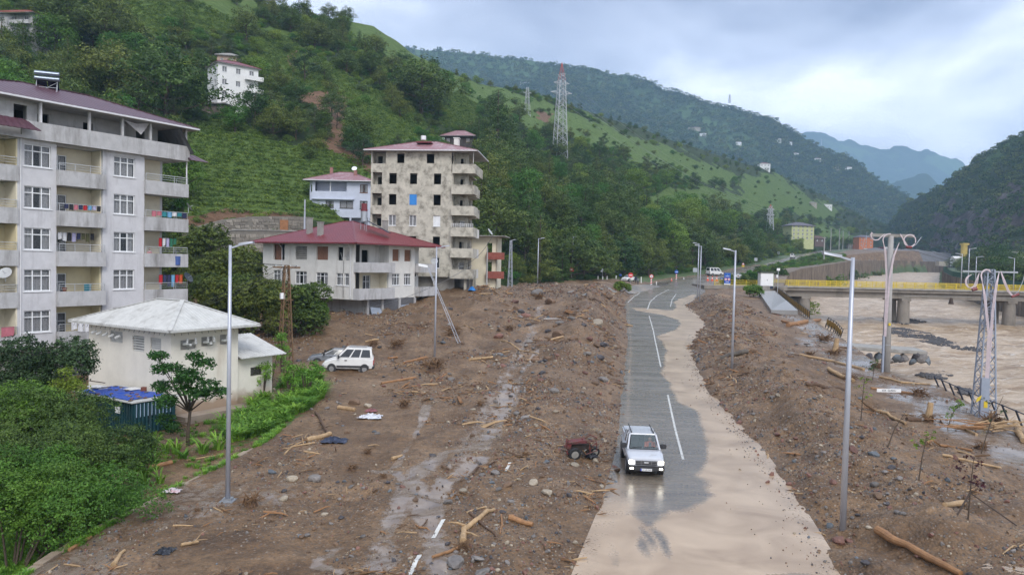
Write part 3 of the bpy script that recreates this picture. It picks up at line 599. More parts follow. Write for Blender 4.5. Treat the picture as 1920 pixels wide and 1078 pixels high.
# foliage
def leaf_mat(name,dark,light,trans=.3,hue=.12):
 m=bpy.data.materials.new(name);m.use_nodes=True;t=m.node_tree;t.nodes.clear();L=t.links.new
 out=N(t,'ShaderNodeOutputMaterial');at=N(t,'ShaderNodeAttribute',attribute_name='Col');sp=N(t,'ShaderNodeSeparateColor');L(at.outputs['Color'],sp.inputs[0])
 mx=N(t,'ShaderNodeMix',data_type='RGBA');L(sp.outputs[0],mx.inputs[0]);mx.inputs[6].default_value=(*dark,1);mx.inputs[7].default_value=(*light,1)
 oi=N(t,'ShaderNodeObjectInfo');mr=N(t,'ShaderNodeMapRange');L(oi.outputs['Random'],mr.inputs[0]);mr.inputs[3].default_value=.5-hue*.35;mr.inputs[4].default_value=.5+hue*.35
 mv=N(t,'ShaderNodeMapRange');L(oi.outputs['Random'],mv.inputs[0]);mv.inputs[3].default_value=1.4;mv.inputs[4].default_value=.8
 hs=N(t,'ShaderNodeHueSaturation');L(mx.outputs[2],hs.inputs['Color']);L(mr.outputs[0],hs.inputs['Hue']);L(mv.outputs[0],hs.inputs['Value'])
 b=N(t,'ShaderNodeBsdfPrincipled');b.inputs['Roughness'].default_value=.55;b.inputs['Specular IOR Level'].default_value=.35;L(hs.outputs[0],b.inputs['Base Color'])
 tr=N(t,'ShaderNodeBsdfTranslucent');L(hs.outputs[0],tr.inputs[0]);ms=N(t,'ShaderNodeMixShader');ms.inputs[0].default_value=trans;L(b.outputs[0],ms.inputs[1]);L(tr.outputs[0],ms.inputs[2]);L(ms.outputs[0],out.inputs[0])
 return m
M_LEAF=leaf_mat('foliage_dark',(.024,.050,.010),(.145,.215,.040))
M_LEAF2=leaf_mat('foliage_bright',(.05,.11,.012),(.17,.30,.04))
M_LEAF3=leaf_mat('foliage_blue',(.03,.055,.022),(.11,.165,.06))
M_TEA=leaf_mat('tea_leaves',(.045,.095,.012),(.18,.265,.042),.2,.05)
M_REEDL=leaf_mat('reed_leaves',(.09,.20,.02),(.22,.42,.06),.35,.05)
M_BARK=mat('bark',(.085,.062,.045),.9,.35,6,bump=.6,bscale=12)
def leaves(cent,nrm,size,rng,tone,aspect=.55,jitter=.6):
 """a small folded blade at each centre; arrays of verts, quads and colour"""
 n=len(cent);nr=nrm+rng.normal(0,jitter,(n,3));nr/=np.linalg.norm(nr,axis=1,keepdims=True)+1e-9
 a=np.cross(nr,rng.normal(0,1,(n,3)));a/=np.linalg.norm(a,axis=1,keepdims=True)+1e-9;b=np.cross(nr,a)
 s=(size*rng.uniform(.6,1.3,n))[:,None];a=a*s*.5;b=b*s*.5*aspect
 V=np.stack([cent-a,cent-b,cent+a,cent+b],1).reshape(-1,3);F=np.arange(4*n).reshape(n,4)
 return V,F,np.repeat(tone,4)
def crown(name,blobs,nclump,nleaf,size,clump_r,m,seed,aspect=.55,lo=.62):
 """blobs: (x,y,z,rx,ry,rz). clumps sit in the outer shell of the blobs, leaves sit in the clumps"""
 rng=np.random.default_rng(seed);B=np.array(blobs,float);wt=(B[:,3]*B[:,4])**1.0;wt/=wt.sum()
 k=rng.choice(len(B),nclump,p=wt);d=rng.normal(0,1,(nclump,3));d/=np.linalg.norm(d,axis=1,keepdims=True)
 d[:,2]=np.where((d[:,2]<-.3)&(rng.random(nclump)<.6),-d[:,2],d[:,2])
 rad=rng.uniform(lo,1.06,nclump)[:,None];cc=B[k,:3]+d*B[k,3:]*rad
 tone_c=np.clip(rng.normal(.45,.2,nclump)+.1*rng.normal(0,1,len(B))[k],0,1)
 j=np.repeat(np.arange(nclump),nleaf);off=rng.normal(0,1,(len(j),3))*np.array([1,1,.6])*clump_r*.55
 cent=cc[j]+off;nr=d[j]*.7+np.array([0,0,.5])
 V,F,T=leaves(cent,nr,size,rng,np.clip(tone_c[j]+rng.normal(0,.14,len(j)),0,1),aspect)
 me=np_mesh(name,V,F,m,False,np.stack([T,T,T],1));return me
def limbs(H,spread,n,seed,r0=.22,low=.28,up=.5,lean=0):
 """trunk and limbs; returns tube mesh builder and crown blob centres"""
 rnd=random.Random(seed);mb=MB();blobs=[]
 pts=[Vector((0,0,-.4))];p=Vector((0,0,0));k=6
 for i in range(k+1):
  p=Vector((lean*i/k+rnd.uniform(-.12,.12)*H*.12,rnd.uniform(-.12,.12)*H*.12,H*.82*i/k));pts.append(p if i else Vector((0,0,0)))
 mb.tube(pts,[r0*1.25]+[r0*(1-.13*i)for i in range(k+1)],7)
 for i in range(n):
  f=low+(0.8-low)*(i+rnd.random()*.6)/n;a=i*2.399+rnd.uniform(-.4,.4);q=pts[1].lerp(pts[-1],f);q=pts[min(k+1,1+int(f*k))]
  ln=spread*(1.08-.55*f)*rnd.uniform(.75,1.15);e=q+Vector((math.cos(a)*ln,math.sin(a)*ln,ln*up*rnd.uniform(.5,1.3)))
  md=q.lerp(e,.5)+Vector((0,0,-.06*ln));mb.tube([q,md,e],[r0*.45,r0*.3,r0*.1],5)
  br=spread*rnd.uniform(.30,.46);blobs.append((e.x,e.y,e.z,br,br,br*.72));m2=q.lerp(e,.62)
  blobs.append((m2.x,m2.y,m2.z+br*.3,br*.8,br*.8,br*.6))
 t=pts[-1];blobs.append((t.x,t.y,t.z,spread*.42,spread*.42,spread*.45));return mb,blobs
def tree_variant(kind,seed):
 """(crown mesh, trunk mesh) about 10 m tall"""
 rnd=random.Random(seed)
 if kind=='round':
  mb,bl=limbs(9.2,3.9,9,seed,.24,.22,.5);bl.append((0,0,4.6,3.1,3.1,2.6));me=crown('crown',bl,420,12,.36,.62,M_LEAF,seed,lo=.7)
 elif kind=='tall':
  mb,bl=limbs(9.6,2.5,12,seed,.22,.14,.35);bl+=[(0,0,3,1.9,1.9,2),(0,0,6,1.6,1.6,2.2)];me=crown('crown',bl,400,12,.34,.55,M_LEAF,seed,lo=.7)
 elif kind=='conifer':
  mb=MB();mb.tube([(0,0,-.4),(0,0,9.4)],[.26,.03],7);bl=[]
  for i in range(44):
   f=i/44;a=i*2.4;r_=2.7*(1-f)**.75*rnd.uniform(.7,1.1)+.12;z=1.0+f*8.8
   bl.append((math.cos(a)*r_*.62,math.sin(a)*r_*.62,z-.1*r_,r_*.55,r_*.55,.34))
  me=crown('crown',bl,560,10,.30,.36,M_LEAF,seed,.35,lo=.3)
 elif kind=='airy':
  mb,bl=limbs(9.2,3.0,10,seed,.17,.2,.75);bl=[(a,b_,c,d*.8,e*.8,f*.8)for a,b_,c,d,e,f in bl];me=crown('crown',bl,250,11,.30,.5,M_LEAF3,seed,lo=.4)
 elif kind=='bush':
  bl=[(rnd.uniform(-1.3,1.3),rnd.uniform(-1.3,1.3),rnd.uniform(.5,1.7),1.0,1.0,.85)for _ in range(7)];mb=MB()
  for _ in range(5):mb.tube([(0,0,-.2),(rnd.uniform(-.9,.9),rnd.uniform(-.9,.9),1.7)],[.07,.02],5)
  me=crown('crown',bl,170,10,.24,.32,M_LEAF2 if seed%2 else M_LEAF,seed,lo=.75)
 elif kind=='thick':
  mb,bl=limbs(9.0,4.6,11,seed,.27,.16,.38);bl+=[(0,0,4.0,3.6,3.6,2.6),(1,1,6.4,2.6,2.6,2.0)];me=crown('crown',bl,520,12,.36,.6,M_LEAF,seed,lo=.76)
 bmv=mb;me2=bpy.data.meshes.new('trunk');me2.from_pydata(bmv.v,[],bmv.f);me2.materials.append(M_BARK);me2.update()
 return me,me2
VAR={}
for kd,n_ in(('round',4),('tall',3),('conifer',2),('airy',3),('bush',4),('thick',4)):VAR[kd]=[tree_variant(kd,100+7*i+len(kd))for i in range(n_)]
BRIGHT=[crown('crown',[(0,0,5,3.4,3.4,3.2),(1.6,.8,7.2,2.2,2.2,2),(-1.8,-1,6.6,2.2,2,1.9),(.4,-2,4,2.4,2.2,2),(-1,2.2,3.6,2.2,2.2,1.8)],460,12,.36,.6,M_LEAF2,900+i,lo=.75)for i in range(2)]
VAR['bright']=[(b_,VAR['round'][i][1])for i,b_ in enumerate(BRIGHT)]
_tn={'round':'broadleaf_tree','tall':'tall_tree','conifer':'conifer_tree','airy':'slender_tree','bush':'bush','thick':'broadleaf_tree','bright':'broadleaf_tree'}
NT=[0]
def tree(kind,loc,H,label,group=None,wx=1.0,rz=None,v=None,cat=None):
 NT[0]+=1;vs=VAR[kind];cm,tm=vs[(NT[0]if v is None else v)%len(vs)];base=3.0 if kind=='bush' else 10.2
 e=empty(_tn[kind],loc,NT[0]*1.7 if rz is None else rz,label,cat or('bush' if kind=='bush' else 'tree'),group);s_=H/base;e.scale=(s_*wx,s_*wx,s_)
 link(cm,'crown' if kind!='bush' else 'foliage',e);link(tm,'trunk' if kind!='bush' else 'stems',e);return e
def tree_px(kind,px,py_top,py_base,label,wx=1.0,group=None,D=None,v=None,sink=0):
 h=hit(px,py_base);p=h[0]if h and D is None else P(px,py_base,D or 200)
 H=(py_base-py_top)/FPX*p.y
 return tree(kind,(p.x,p.y,p.z-sink),H+sink,label,group,wx,v=v)
for a in[('thick',312,48,232,'biggest dark leafy tree on the slope beside the white house',1.0),('round',210,60,200,'mid green tree with broad crown behind the apartment roof',1.1),('round',130,-30,96,'tall dark tree right of the top left house',1.3),('thick',200,-25,105,'massive dark tree at the top edge between tea slope and corner house',1.0),('conifer',345,14,62,'small rounded dark tree alone on the upper tea slope',1.2),('round',462,4,76,'round dark tree at the right edge of the upper tea slope',.9),('airy',571,84,152,'greyish thin-leaved tree standing on the tea field beside a bare patch',1.3),('round',622,156,222,'dark tree standing in the red landslide scar',1.0),('thick',790,96,212,'very wide dark tree above the small white hut',1.3),('round',735,150,205,'pale green tree beside the wide dark tree',.9),('round',750,175,222,'low dark tree under the wide one on the tea terrace',1.1),('conifer',932,160,302,'tall shaggy conifer right of the dark wooden house',1.35),('conifer',897,215,300,'narrow dark conifer touching the wooden house side',.8),('airy',680,236,312,'light airy tree at the foot of the landslide scar',1.2),('tall',505,130,215,'tall dark tree between white house and landslide scar',1.0),('round',478,150,240,'dark tree right of the white hillside house',1.0),('round',650,88,138,'dark tree above the white hut, left one of the clump',1.2),('thick',690,88,142,'dark spreading tree above the white hut, right one of the clump',1.1),('thick',590,32,92,'dark trees crown near the skyline above the tea field',1.1),('round',545,14,62,'dark tree breaking the skyline left of the hilltop',1.2),('round',440,100,190,'dark tree behind the white hillside house',1.0),('bright',440,190,250,'bright green leafy tree below the white hillside house',1.0),('airy',590,190,245,'thin tree left of the landslide scar',1.1),('round',555,200,262,'bushy tree at the lower left of the landslide scar',1.0),('bright',1080,318,372,'bright green rounded tree above the road wood',1.3),('bright',985,338,374,'lime green small tree on the slope by the scar',1.0),('bright',20,470,640,'leafy tree at the left edge',1.0)][:-1]:
 tree_px(*a)
def cells(A,n,rng,jmax=None):
 """n random points spread evenly by area over a loft grid"""
 a=A[1:jmax]if jmax else A[1:-8];e1=a[1:,:-1]-a[:-1,:-1];e2=a[:-1,1:]-a[:-1,:-1];ar=np.linalg.norm(np.cross(e1,e2),axis=2).ravel();ar/=ar.sum()
 k=rng.choice(len(ar),n,p=ar);i=k//e1.shape[1];j=k%e1.shape[1];u=rng.random(n)[:,None];v=rng.random(n)[:,None]
 return(a[i,j]*(1-u)+a[i+1,j]*u)*(1-v)+(a[i,j+1]*(1-u)+a[i+1,j+1]*u)*v
def thin(P_,r,keep=None):
 """poisson-like thinning on a hash grid, r may vary per point"""
 seen={};out=[]
 r=np.broadcast_to(r,(len(P_),))
 for i,(x,y,z)in enumerate(P_):
  c=max(r[i],.1);kx,ky=int(x//6),int(y//6);ok=True
  w_=int(c//6)+1
  for dx in range(-w_,w_+1):
   for dy in range(-w_,w_+1):
    for q in seen.get((kx+dx,ky+dy),()):
     if(P_[q][0]-x)**2+(P_[q][1]-y)**2<c*c:ok=False;break
    if not ok:break
   if not ok:break
  if ok:seen.setdefault((kx,ky),[]).append(i);out.append(i)
 return np.array(out,int)
rng=np.random.default_rng(3)
A_=HILLS[0][2]
pts=cells(A_,26000,rng);pts=pts[(pts[:,0]>-330)]
px,py=proj_np(pts);jx=px+12*fbm(pts[:,0],pts[:,1],.08,3,61);jy=py+12*fbm(pts[:,0],pts[:,1],.08,3,62)
tea=np.zeros(len(pts),bool)
for p_ in TEA:tea|=inpoly(jx,jy,p_)
soil=np.zeros(len(pts),bool)
for p_ in SOIL:soil|=inpoly(jx,jy,p_)
open_=inpoly(px,py,[(560,200),(1000,330),(885,330),(885,430),(700,400),(570,400)])&(rng.random(len(pts))<.85)
clear=inpoly(px,py,[(395,105),(462,105),(470,200),(440,240),(350,240),(350,190)])|inpoly(px,py,[(0,0),(70,0),(70,90),(0,95)])|inpoly(px,py,[(640,140),(680,140),(680,178),(640,178)])|inpoly(px,py,[(790,225),(885,225),(900,310),(790,310)])|inpoly(px,py,[(572,320),(900,260),(900,550),(572,470)])|inpoly(px,py,[(350,385),(600,385),(600,470),(350,470)])|inpoly(px,py,[(560,300),(740,300),(740,420),(560,420)])
dist=np.hypot(pts[:,0],pts[:,1])
dens=np.where(tea,.012,np.where(soil,.02,.9));dens=np.where(open_,.08,dens);free=inpoly(px,py,[(470,58),(560,70),(660,128),(705,182),(690,236),(590,232),(500,150)])|inpoly(px,py,[(640,228),(800,228),(800,300),(700,330)])|inpoly(px,py,[(225,-60),(482,-60),(482,112),(225,72)])|inpoly(px,py,[(425,222),(470,175),(545,190),(560,255),(480,250)]);dens=np.where(free,.03,dens);dens=np.where(tea&(dist>340),.10,dens)
keep=(rng.random(len(pts))<dens)&~clear&~((jy<20)&(px>640))
wood=inpoly(px,py,[(880,300),(1060,370),(1200,350),(1340,400),(1420,500),(1330,530),(860,560),(880,430)])
pts=pts[keep];px=px[keep];py=py[keep];wood=wood[keep];tk=tea[keep];dist=dist[keep]
o_=rng.permutation(len(pts));pts,px,py,wood,tk,dist=[a[o_]for a in(pts,px,py,wood,tk,dist)]
sp_=np.where(wood,5.5,5.2)+np.clip((dist-200)/60,0,6)
k_=thin(pts,sp_);pts,px,py,wood,tk,dist=[a[k_]for a in(pts,px,py,wood,tk,dist)]
Hh=np.where(wood,rng.uniform(9,16,len(pts)),rng.uniform(5,11,len(pts)));Hh=np.where(tk,rng.uniform(2.5,5.5,len(pts)),Hh)
near_top=inpoly(px,py,[(560,0),(1700,300),(1700,440),(1300,300),(1000,185),(800,130),(640,40)]);Hh=np.where(near_top&(px>640),np.minimum(Hh,rng.uniform(3,7,len(pts))),Hh)
low_=inpoly(px,py,[(225,70),(490,90),(490,150),(225,130)]);Hh=np.where(low_,np.minimum(Hh,6.5),Hh);Hh=np.where(tk&(dist>340),rng.uniform(.8,2.2,len(pts))**2.1,Hh);Hh=np.where((px<260)&(py>40),Hh*1.25,Hh)
vis=(px>-60)&(px<1720)&(py>-80)&(py<600);app=np.where(vis,Hh/dist,0);order=np.argsort(-app);ind=set(order[:270].tolist())
kinds=['round','thick','tall','round','airy','conifer','thick','bright','bush']
rest=[];BIG=[]
def region_label(x,y,kd):
 nm={'round':'rounded','thick':'broad dense','tall':'tall narrow','airy':'thin grey-green','conifer':'pointed dark','bright':'light green','bush':'low bushy'}[kd]
 if x<260:return nm+' tree, wood behind apartment block','trees of the wood behind the apartment block'
 if x<480:return nm+' tree around white hillside house','trees around the white hillside house'
 if x<720:return nm+' tree among tea terraces','trees among the tea terraces'
 if x<1000:return nm+' tree above bare concrete block','trees above the bare concrete block'
 if y>330:return nm+' tree, dark wood by road junction','trees of the dark wood beside the junction'
 return nm+' tree, green ridge beyond pylon','trees on the long green ridge'
for i in range(len(pts)):
 h_=(i*7919)%97
 if tk[i]:kd='bush' if h_<60 else 'round'
 elif wood[i]:kd=['thick','round','tall','thick','round','conifer','bright','thick','airy','round'][h_%10]
 else:kd=['round','thick','tall','airy','round','conifer','bright','bush','round','airy'][h_%10]
 if i in ind:
  lb,gr=region_label(px[i],py[i],kd);BIG.append((lb,gr,px[i],py[i],kd,i,1+.25*((h_%7)/7-.3)))
 else:rest.append((i,kd))
ORD='first second third fourth fifth sixth seventh eighth ninth tenth eleventh twelfth thirteenth fourteenth fifteenth sixteenth'.split()
rows={}
for q in BIG:rows.setdefault((q[0],int(np.searchsorted(np.quantile([b_[3]for b_ in BIG if b_[0]==q[0]],[.25,.5,.75]),q[3]))),[]).append(q)
for i_ in range(len(pts)):
 if(i_*7919)%97%10==7:Hh[i_]=min(Hh[i_],4.5)
for(lb,r_),L_ in rows.items():
 L_.sort(key=lambda q:q[2])
 for j,q in enumerate(L_):tree(q[4],pts[q[5]]-[0,0,.3],Hh[q[5]],ORD[min(j,15)]+[' top row ',' upper row ',' lower row ',' bottom row '][r_]+lb+', counted from left',q[1],q[6])
joined={}
def both(kd,v):
 """one mesh of crown and trunk for a mass of trees"""
 if(kd,v)not in joined:
  c,t_=VAR[kd][v];bm=bmesh.new();bm.from_mesh(c);n0=len(bm.faces);bm.from_mesh(t_);bm.faces.ensure_lookup_table()
  for f in bm.faces[n0:]:f.material_index=1
  me=bpy.data.meshes.new('woodland_tree');bm.to_mesh(me);bm.free();me.materials.append(c.materials[0]);me.materials.append(M_BARK);joined[(kd,v)]=me
 return joined[(kd,v)]
VL=[(k,v)for k in('round','thick','tall','airy','conifer','bright','bush')for v in range(2)]
VI={k:i for i,k in enumerate(VL)}
if rest:
 ii=np.array([r_[0]for r_ in rest]);idx=[VI[(r_[1],r_[0]%2)]for r_ in rest];sc2=np.array([Hh[r_[0]]/(3.0 if r_[1]=='bush' else 10.2)for r_ in rest])
 scatter('woodland',pts[ii]-[0,0,.3],sc2,rng.uniform(0,6.28,len(ii)),idx,[both(k,v)for k,v in VL],'mixed broadleaf woodland covering the higher and farther parts of the slope','woodland')
u_=cells(A_,60000,rng);ux,uy=proj_np(u_);ud=np.hypot(u_[:,0],u_[:,1])
jx=ux+12*fbm(u_[:,0],u_[:,1],.08,3,61);jy=uy+12*fbm(u_[:,0],u_[:,1],.08,3,62)
t2=np.zeros(len(u_),bool);s2=np.zeros(len(u_),bool)
for p_ in TEA:t2|=inpoly(jx,jy,p_)
for p_ in SOIL:s2|=inpoly(jx,jy,p_)
clr=inpoly(ux,uy,[(572,330),(700,330),(700,290),(895,290),(895,555),(572,470)])
k_=(~t2)&(rng.random(len(u_))<np.where(s2,.04,.8))&~clr&(ud<520)&(u_[:,0]>-220);u_=u_[k_]
k_=thin(u_,2.1);u_=u_[k_]
scatter('undergrowth',u_-[0,0,.3],rng.uniform(.45,1.05,len(u_)),rng.uniform(0,6.28,len(u_)),rng.integers(0,4,len(u_)),[VAR['bush'][v][0]for v in range(4)],'low bushes covering the ground of the wooded slope','undergrowth')
tb=[crown('tea_bush',[(0,0,.2,.55,.55,.35),(.35,.2,.15,.4,.4,.3),(-.35,-.1,.15,.4,.4,.3)],26,4,.24,.16,M_TEA,50+i,.6,lo=.8)for i in range(3)]
tp=cells(A_,520000,rng,235);tx,ty=proj_np(tp);jx=tx+14*fbm(tp[:,0],tp[:,1],.08,3,61);jy=ty+14*fbm(tp[:,0],tp[:,1],.08,3,62);td=np.hypot(tp[:,0],tp[:,1])
t2=np.zeros(len(tp),bool)
for p_ in TEA[:5]+TEA[6:7]:t2|=inpoly(jx,jy,p_)
ph=tp[:,2]/.95+1.2*fbm(tp[:,0],tp[:,1],.06,2,5);fr=ph-np.floor(ph)
k_=t2&(fr<.36)&(td<340)&(tp[:,0]>-150);tp=tp[k_];td=td[k_];k_=thin(tp,.62);tp=tp[k_][:70000]
scatter('tea_bushes',tp,rng.uniform(.75,1.2,len(tp))*np.interp(np.hypot(tp[:,0],tp[:,1]),[100,300],[1.0,1.25]),rng.uniform(0,6.28,len(tp)),rng.integers(0,3,len(tp)),tb,'rows of clipped tea bushes following the contours of the slope','tea plants')
print('trees',len(ind),'rest',len(rest),'under',len(u_),'tea',len(tp))
def canopy(name,A,n,r,cover_ok,label,H=(9,15),seed=5):
 rg=np.random.default_rng(seed);q=cells(A,n,rg);q=q[cover_ok(q)];k=thin(q,r);q=q[k]
 hs=rg.uniform(H[0],H[1],len(q))/10;scatter(name,q-np.array([0,0,3.4])*hs[:,None],hs,rg.uniform(0,6.28,len(q)),rg.integers(0,3,len(q)),MCL,label,'forest');print(name,len(q))
MCL=[crown('canopy_tree',[(0,0,5,4.5,4.5,4),(2.5,1.5,6.5,3,3,3),(-2.5,1,5.5,3,3,3),(0,-3,5,3,3,3)],60,3,1.7,.9,M_LEAF,70+i,.8,lo=.85)for i in range(3)]
def okb(q):
 x,y=proj_np(q);c=fbm(q[:,0],q[:,1],.004,4,8);return(c<.16)|(np.random.default_rng(1).random(len(q))<.15)
canopy('mountain_forest',HILLS[1][2],60000,8.5,okb,'dense dark forest covering the blue mountain behind the ridge',(10,17))
def okd(q):
 x,y=proj_np(q);n=fbm(q[:,0]+q[:,2],q[:,1],.03,4,41);x=x+60*n;y=y+60*n
 cl=inpoly(x,y,[(1720,480),(1740,420),(1770,395),(1810,380),(1860,372),(1900,350),(1990,345),(1990,440),(1900,420),(1860,455),(1800,470),(1800,500),(1720,500)])
 return~cl|(np.random.default_rng(2).random(len(q))<.3)
canopy('crag_forest',HILLS[4][2],26000,6.0,okd,'dense forest on the steep crag hill right of the river',(5,10),6)
_hz=MB().box(-3200,3200,-60,5000,-10.5,950).build('haze');hm=bpy.data.materials.new('haze');hm.use_nodes=True;t=hm.node_tree;t.nodes.clear()
vo=N(t,'ShaderNodeVolumePrincipled');vo.inputs['Color'].default_value=(.48,.72,1.0,1);vo.inputs['Density'].default_value=1.9e-4;vo.inputs['Anisotropy'].default_value=0.0
ho=N(t,'ShaderNodeOutputMaterial');t.links.new(vo.outputs[0],ho.inputs['Volume']);_hz.data.materials.append(hm);tag(_hz,'thin bluish haze filling the valley','haze',kind='stuff')
# building kit
M_PLAS=mat('grey_plaster',(.57,.565,.585),.9,.10,1.2,bump=.15,bscale=8,dirt=(.30,.29,.30),dirt_scale=.55,dirt_amt=.42,streak=True)
M_PARA=mat('bare_concrete_render',(.46,.455,.46),.9,.12,1.5,bump=.2,bscale=8,dirt=(.22,.21,.20),dirt_scale=.8,dirt_amt=.55,streak=True)
M_CREAM=mat('cream_plaster',(.70,.64,.50),.9,.08,1,dirt=(.45,.40,.32),dirt_scale=.5,dirt_amt=.25)
M_YELL=mat('pale_yellow_plaster',(.68,.59,.38),.9,.08,1)
M_WHITEP=mat('white_plaster',(.66,.65,.62),.9,.08,1.0,bump=.15,bscale=8,dirt=(.40,.37,.33),dirt_scale=.6,dirt_amt=.38,streak=True)
M_BARE=mat('stained_bare_render',(.50,.47,.40),.92,.16,1.0,bump=.25,bscale=6,dirt=(.17,.155,.125),dirt_scale=.75,dirt_amt=.62)
M_SUBST=mat('off_white_render',(.72,.68,.60),.9,.07,1.0,bump=.1,bscale=8,dirt=(.50,.42,.33),dirt_scale=.45,dirt_amt=.3,streak=True)
M_DARKC=mat('room_shade_dark_trim',(.06,.055,.05),.95,.3,1)  # near-black inner walls paint in the shade of unlit rooms; also dark trim
M_BRICK=mat('hollow_brick',(.22,.11,.07),.9,.25,4,bump=.3)
M_CONC=mat('concrete',(.30,.29,.27),.9,.15,1.2,bump=.2,dirt=(.15,.14,.12),dirt_scale=.7,dirt_amt=.5)
M_PVC=mat('white_pvc',(.78,.79,.80),.35,.04,3)
M_WOODF=mat('brown_frame',(.16,.075,.04),.5,.2,4)
M_GLASS=mat('window_glass',(.05,.06,.07),.06,.1,1,alpha=.28,spec=.8)
M_CURT=mat('curtain',(.74,.74,.76),.9,.22,9)
M_STEEL=mat('galvanised_steel',(.42,.44,.47),.38,.1,3,metal=.75)
M_RAIL=mat('balcony_rail',(.50,.51,.52),.4,.12,4,metal=.4)
M_PURP=mat('aubergine_roof',(.085,.036,.052),.42,.15,1.5,dirt=(.14,.09,.09),dirt_scale=1.0,dirt_amt=.3)
M_RED=mat('dark_red_roof',(.165,.022,.030),.38,.15,1.2,dirt=(.22,.07,.07),dirt_scale=.8,dirt_amt=.25)
M_PINK=mat('faded_red_roof',(.26,.12,.13),.45,.15,1.2,dirt=(.40,.33,.34),dirt_scale=.7,dirt_amt=.5)
M_GREYR=mat('grey_fibre_cement',(.50,.50,.48),.75,.12,2,dirt=(.25,.24,.22),dirt_scale=.7,dirt_amt=.45)
M_GUT=mat('white_gutter',(.66,.66,.68),.5,.08,3)
M_SHUT=mat('roller_shutter',(.16,.16,.17),.55,.15,3,metal=.3)
M_BLACK=mat('black_rubber',(.02,.02,.022),.6,.2,5)
M_WOOD=mat('old_timber',(.07,.05,.04),.9,.35,3,bump=.4,bscale=10)
M_STONEW=mat('wall_stone',(.26,.235,.20),.9,.25,2,bump=.4,bscale=7,objvar=.3)
def mud_line(m,h=.9,col=(.26,.165,.095)):
 t=m.node_tree;L=t.links.new;b=t.nodes['Principled BSDF'];src=b.inputs['Base Color'].links[0].from_socket;tc=N(t,'ShaderNodeTexCoord');sp=N(t,'ShaderNodeSeparateXYZ');L(tc.outputs['Object'],sp.inputs[0])
 n=N(t,'ShaderNodeTexNoise');n.inputs['Scale'].default_value=.9;n.inputs['Detail'].default_value=8;L(tc.outputs['Object'],n.inputs['Vector']);a=N(t,'ShaderNodeMath',operation='MULTIPLY_ADD');L(n.outputs[0],a.inputs[0]);a.inputs[1].default_value=-1.8;L(sp.outputs[2],a.inputs[2])
 r=N(t,'ShaderNodeMapRange');L(a.outputs[0],r.inputs[0]);r.inputs[1].default_value=h-1.3;r.inputs[2].default_value=h-.6;r.inputs[3].default_value=.85;r.inputs[4].default_value=0
 x=N(t,'ShaderNodeMix',data_type='RGBA');L(r.outputs[0],x.inputs[0]);L(src,x.inputs[6]);x.inputs[7].default_value=(*col,1);L(x.outputs[2],b.inputs['Base Color'])
mud_line(M_SUBST)
def fp(face,s,z,d):
 """point on a facade: s along it, z up, d outward"""
 if face=='R':return(s,-d,z)
 if face=='L':return(-d,s,z)
 if face=='B':return(s,d,z)
 return(d,s,z)
def fbox(mb,face,s0,s1,z0,z1,d0,d1):
 a=fp(face,s0,z0,d0);b_=fp(face,s1,z1,d1)
 return mb.box(min(a[0],b_[0]),max(a[0],b_[0]),min(a[1],b_[1]),max(a[1],b_[1]),z0,z1)
def wall(mb,face,s0,s1,z0,z1,th,holes=(),d=0):
 """wall panel, outer face at d, with real openings"""
 S=sorted({s0,s1,*[h for q in holes for h in q[:2]if s0<h<s1]});Z=sorted({z0,z1,*[h for q in holes for h in q[2:4]if z0<h<z1]})
 for a,b_ in zip(S[:-1],S[1:]):
  run=None
  for c,e in zip(Z[:-1],Z[1:]):
   ms,mz=(a+b_)/2,(c+e)/2
   if any(q[0]<ms<q[1]and q[2]<mz<q[3]for q in holes):
    if run:fbox(mb,face,a,b_,run[0],run[1],d-th,d);run=None
   else:run=(run[0]if run else c,e)
  if run:fbox(mb,face,a,b_,run[0],run[1],d-th,d)
def window(par,face,s0,s1,z0,z1,d=0.0,cols=3,transom=True,frame=None,curtain=True,inset=.10,seed=0,blank=None,name='window',fw=.07):
 fr=MB();w_,h_=s1-s0,z1-z0;a=d-inset
 fbox(fr,face,s0,s0+fw,z0,z1,a-.06,a);fbox(fr,face,s1-fw,s1,z0,z1,a-.06,a)
 fbox(fr,face,s0+fw,s1-fw,z0,z0+fw,a-.06,a);fbox(fr,face,s0+fw,s1-fw,z1-fw,z1,a-.06,a)
 for i in range(1,cols):
  x=s0+w_*i/cols;fbox(fr,face,x-fw*.6,x+fw*.6,z0+fw,z1-fw,a-.06,a-.003)
 if transom:
  zt=z0+h_*.70;fbox(fr,face,s0+fw,s1-fw,zt-fw*.5,zt+fw*.5,a-.06,a+.003)
 fbox(fr,face,s0-.08,s1+.08,z0-.07,z0-.005,d-.02,d+.07)
 o=fr.build(name,frame or M_PVC,par)
 pn=MB();fbox(pn,face,s0+fw,s1-fw,z0+fw,z1-fw,a-.045,a-.03);pn.build('pane',blank or M_GLASS,o)
 rn=random.Random(seed*31+int(s0*10)+int(z0*7))
 if curtain and blank is None:
  cu=MB();n=16 if w_>1.2 else 9;c0=s0+fw;c1=s1-fw
  gap=rn.choice([0,0,.25,.4]);top=z1-fw-.02
  for i in range(n):
   x0=c0+(c1-c0)*i/n;x1=c0+(c1-c0)*(i+1)/n;f=(i+.5)/n
   if gap and abs(f-.5+(rn.random()-.5)*.02)<gap/2 and w_>1.2:continue
   dd=.12+.03*(i%2);fbox(cu,face,x0,x1-.002,z0+fw+rn.choice([0,0,.02]),top,a-dd-.02,a-dd)
  cu.build('curtain',M_CURT,o)
 return o
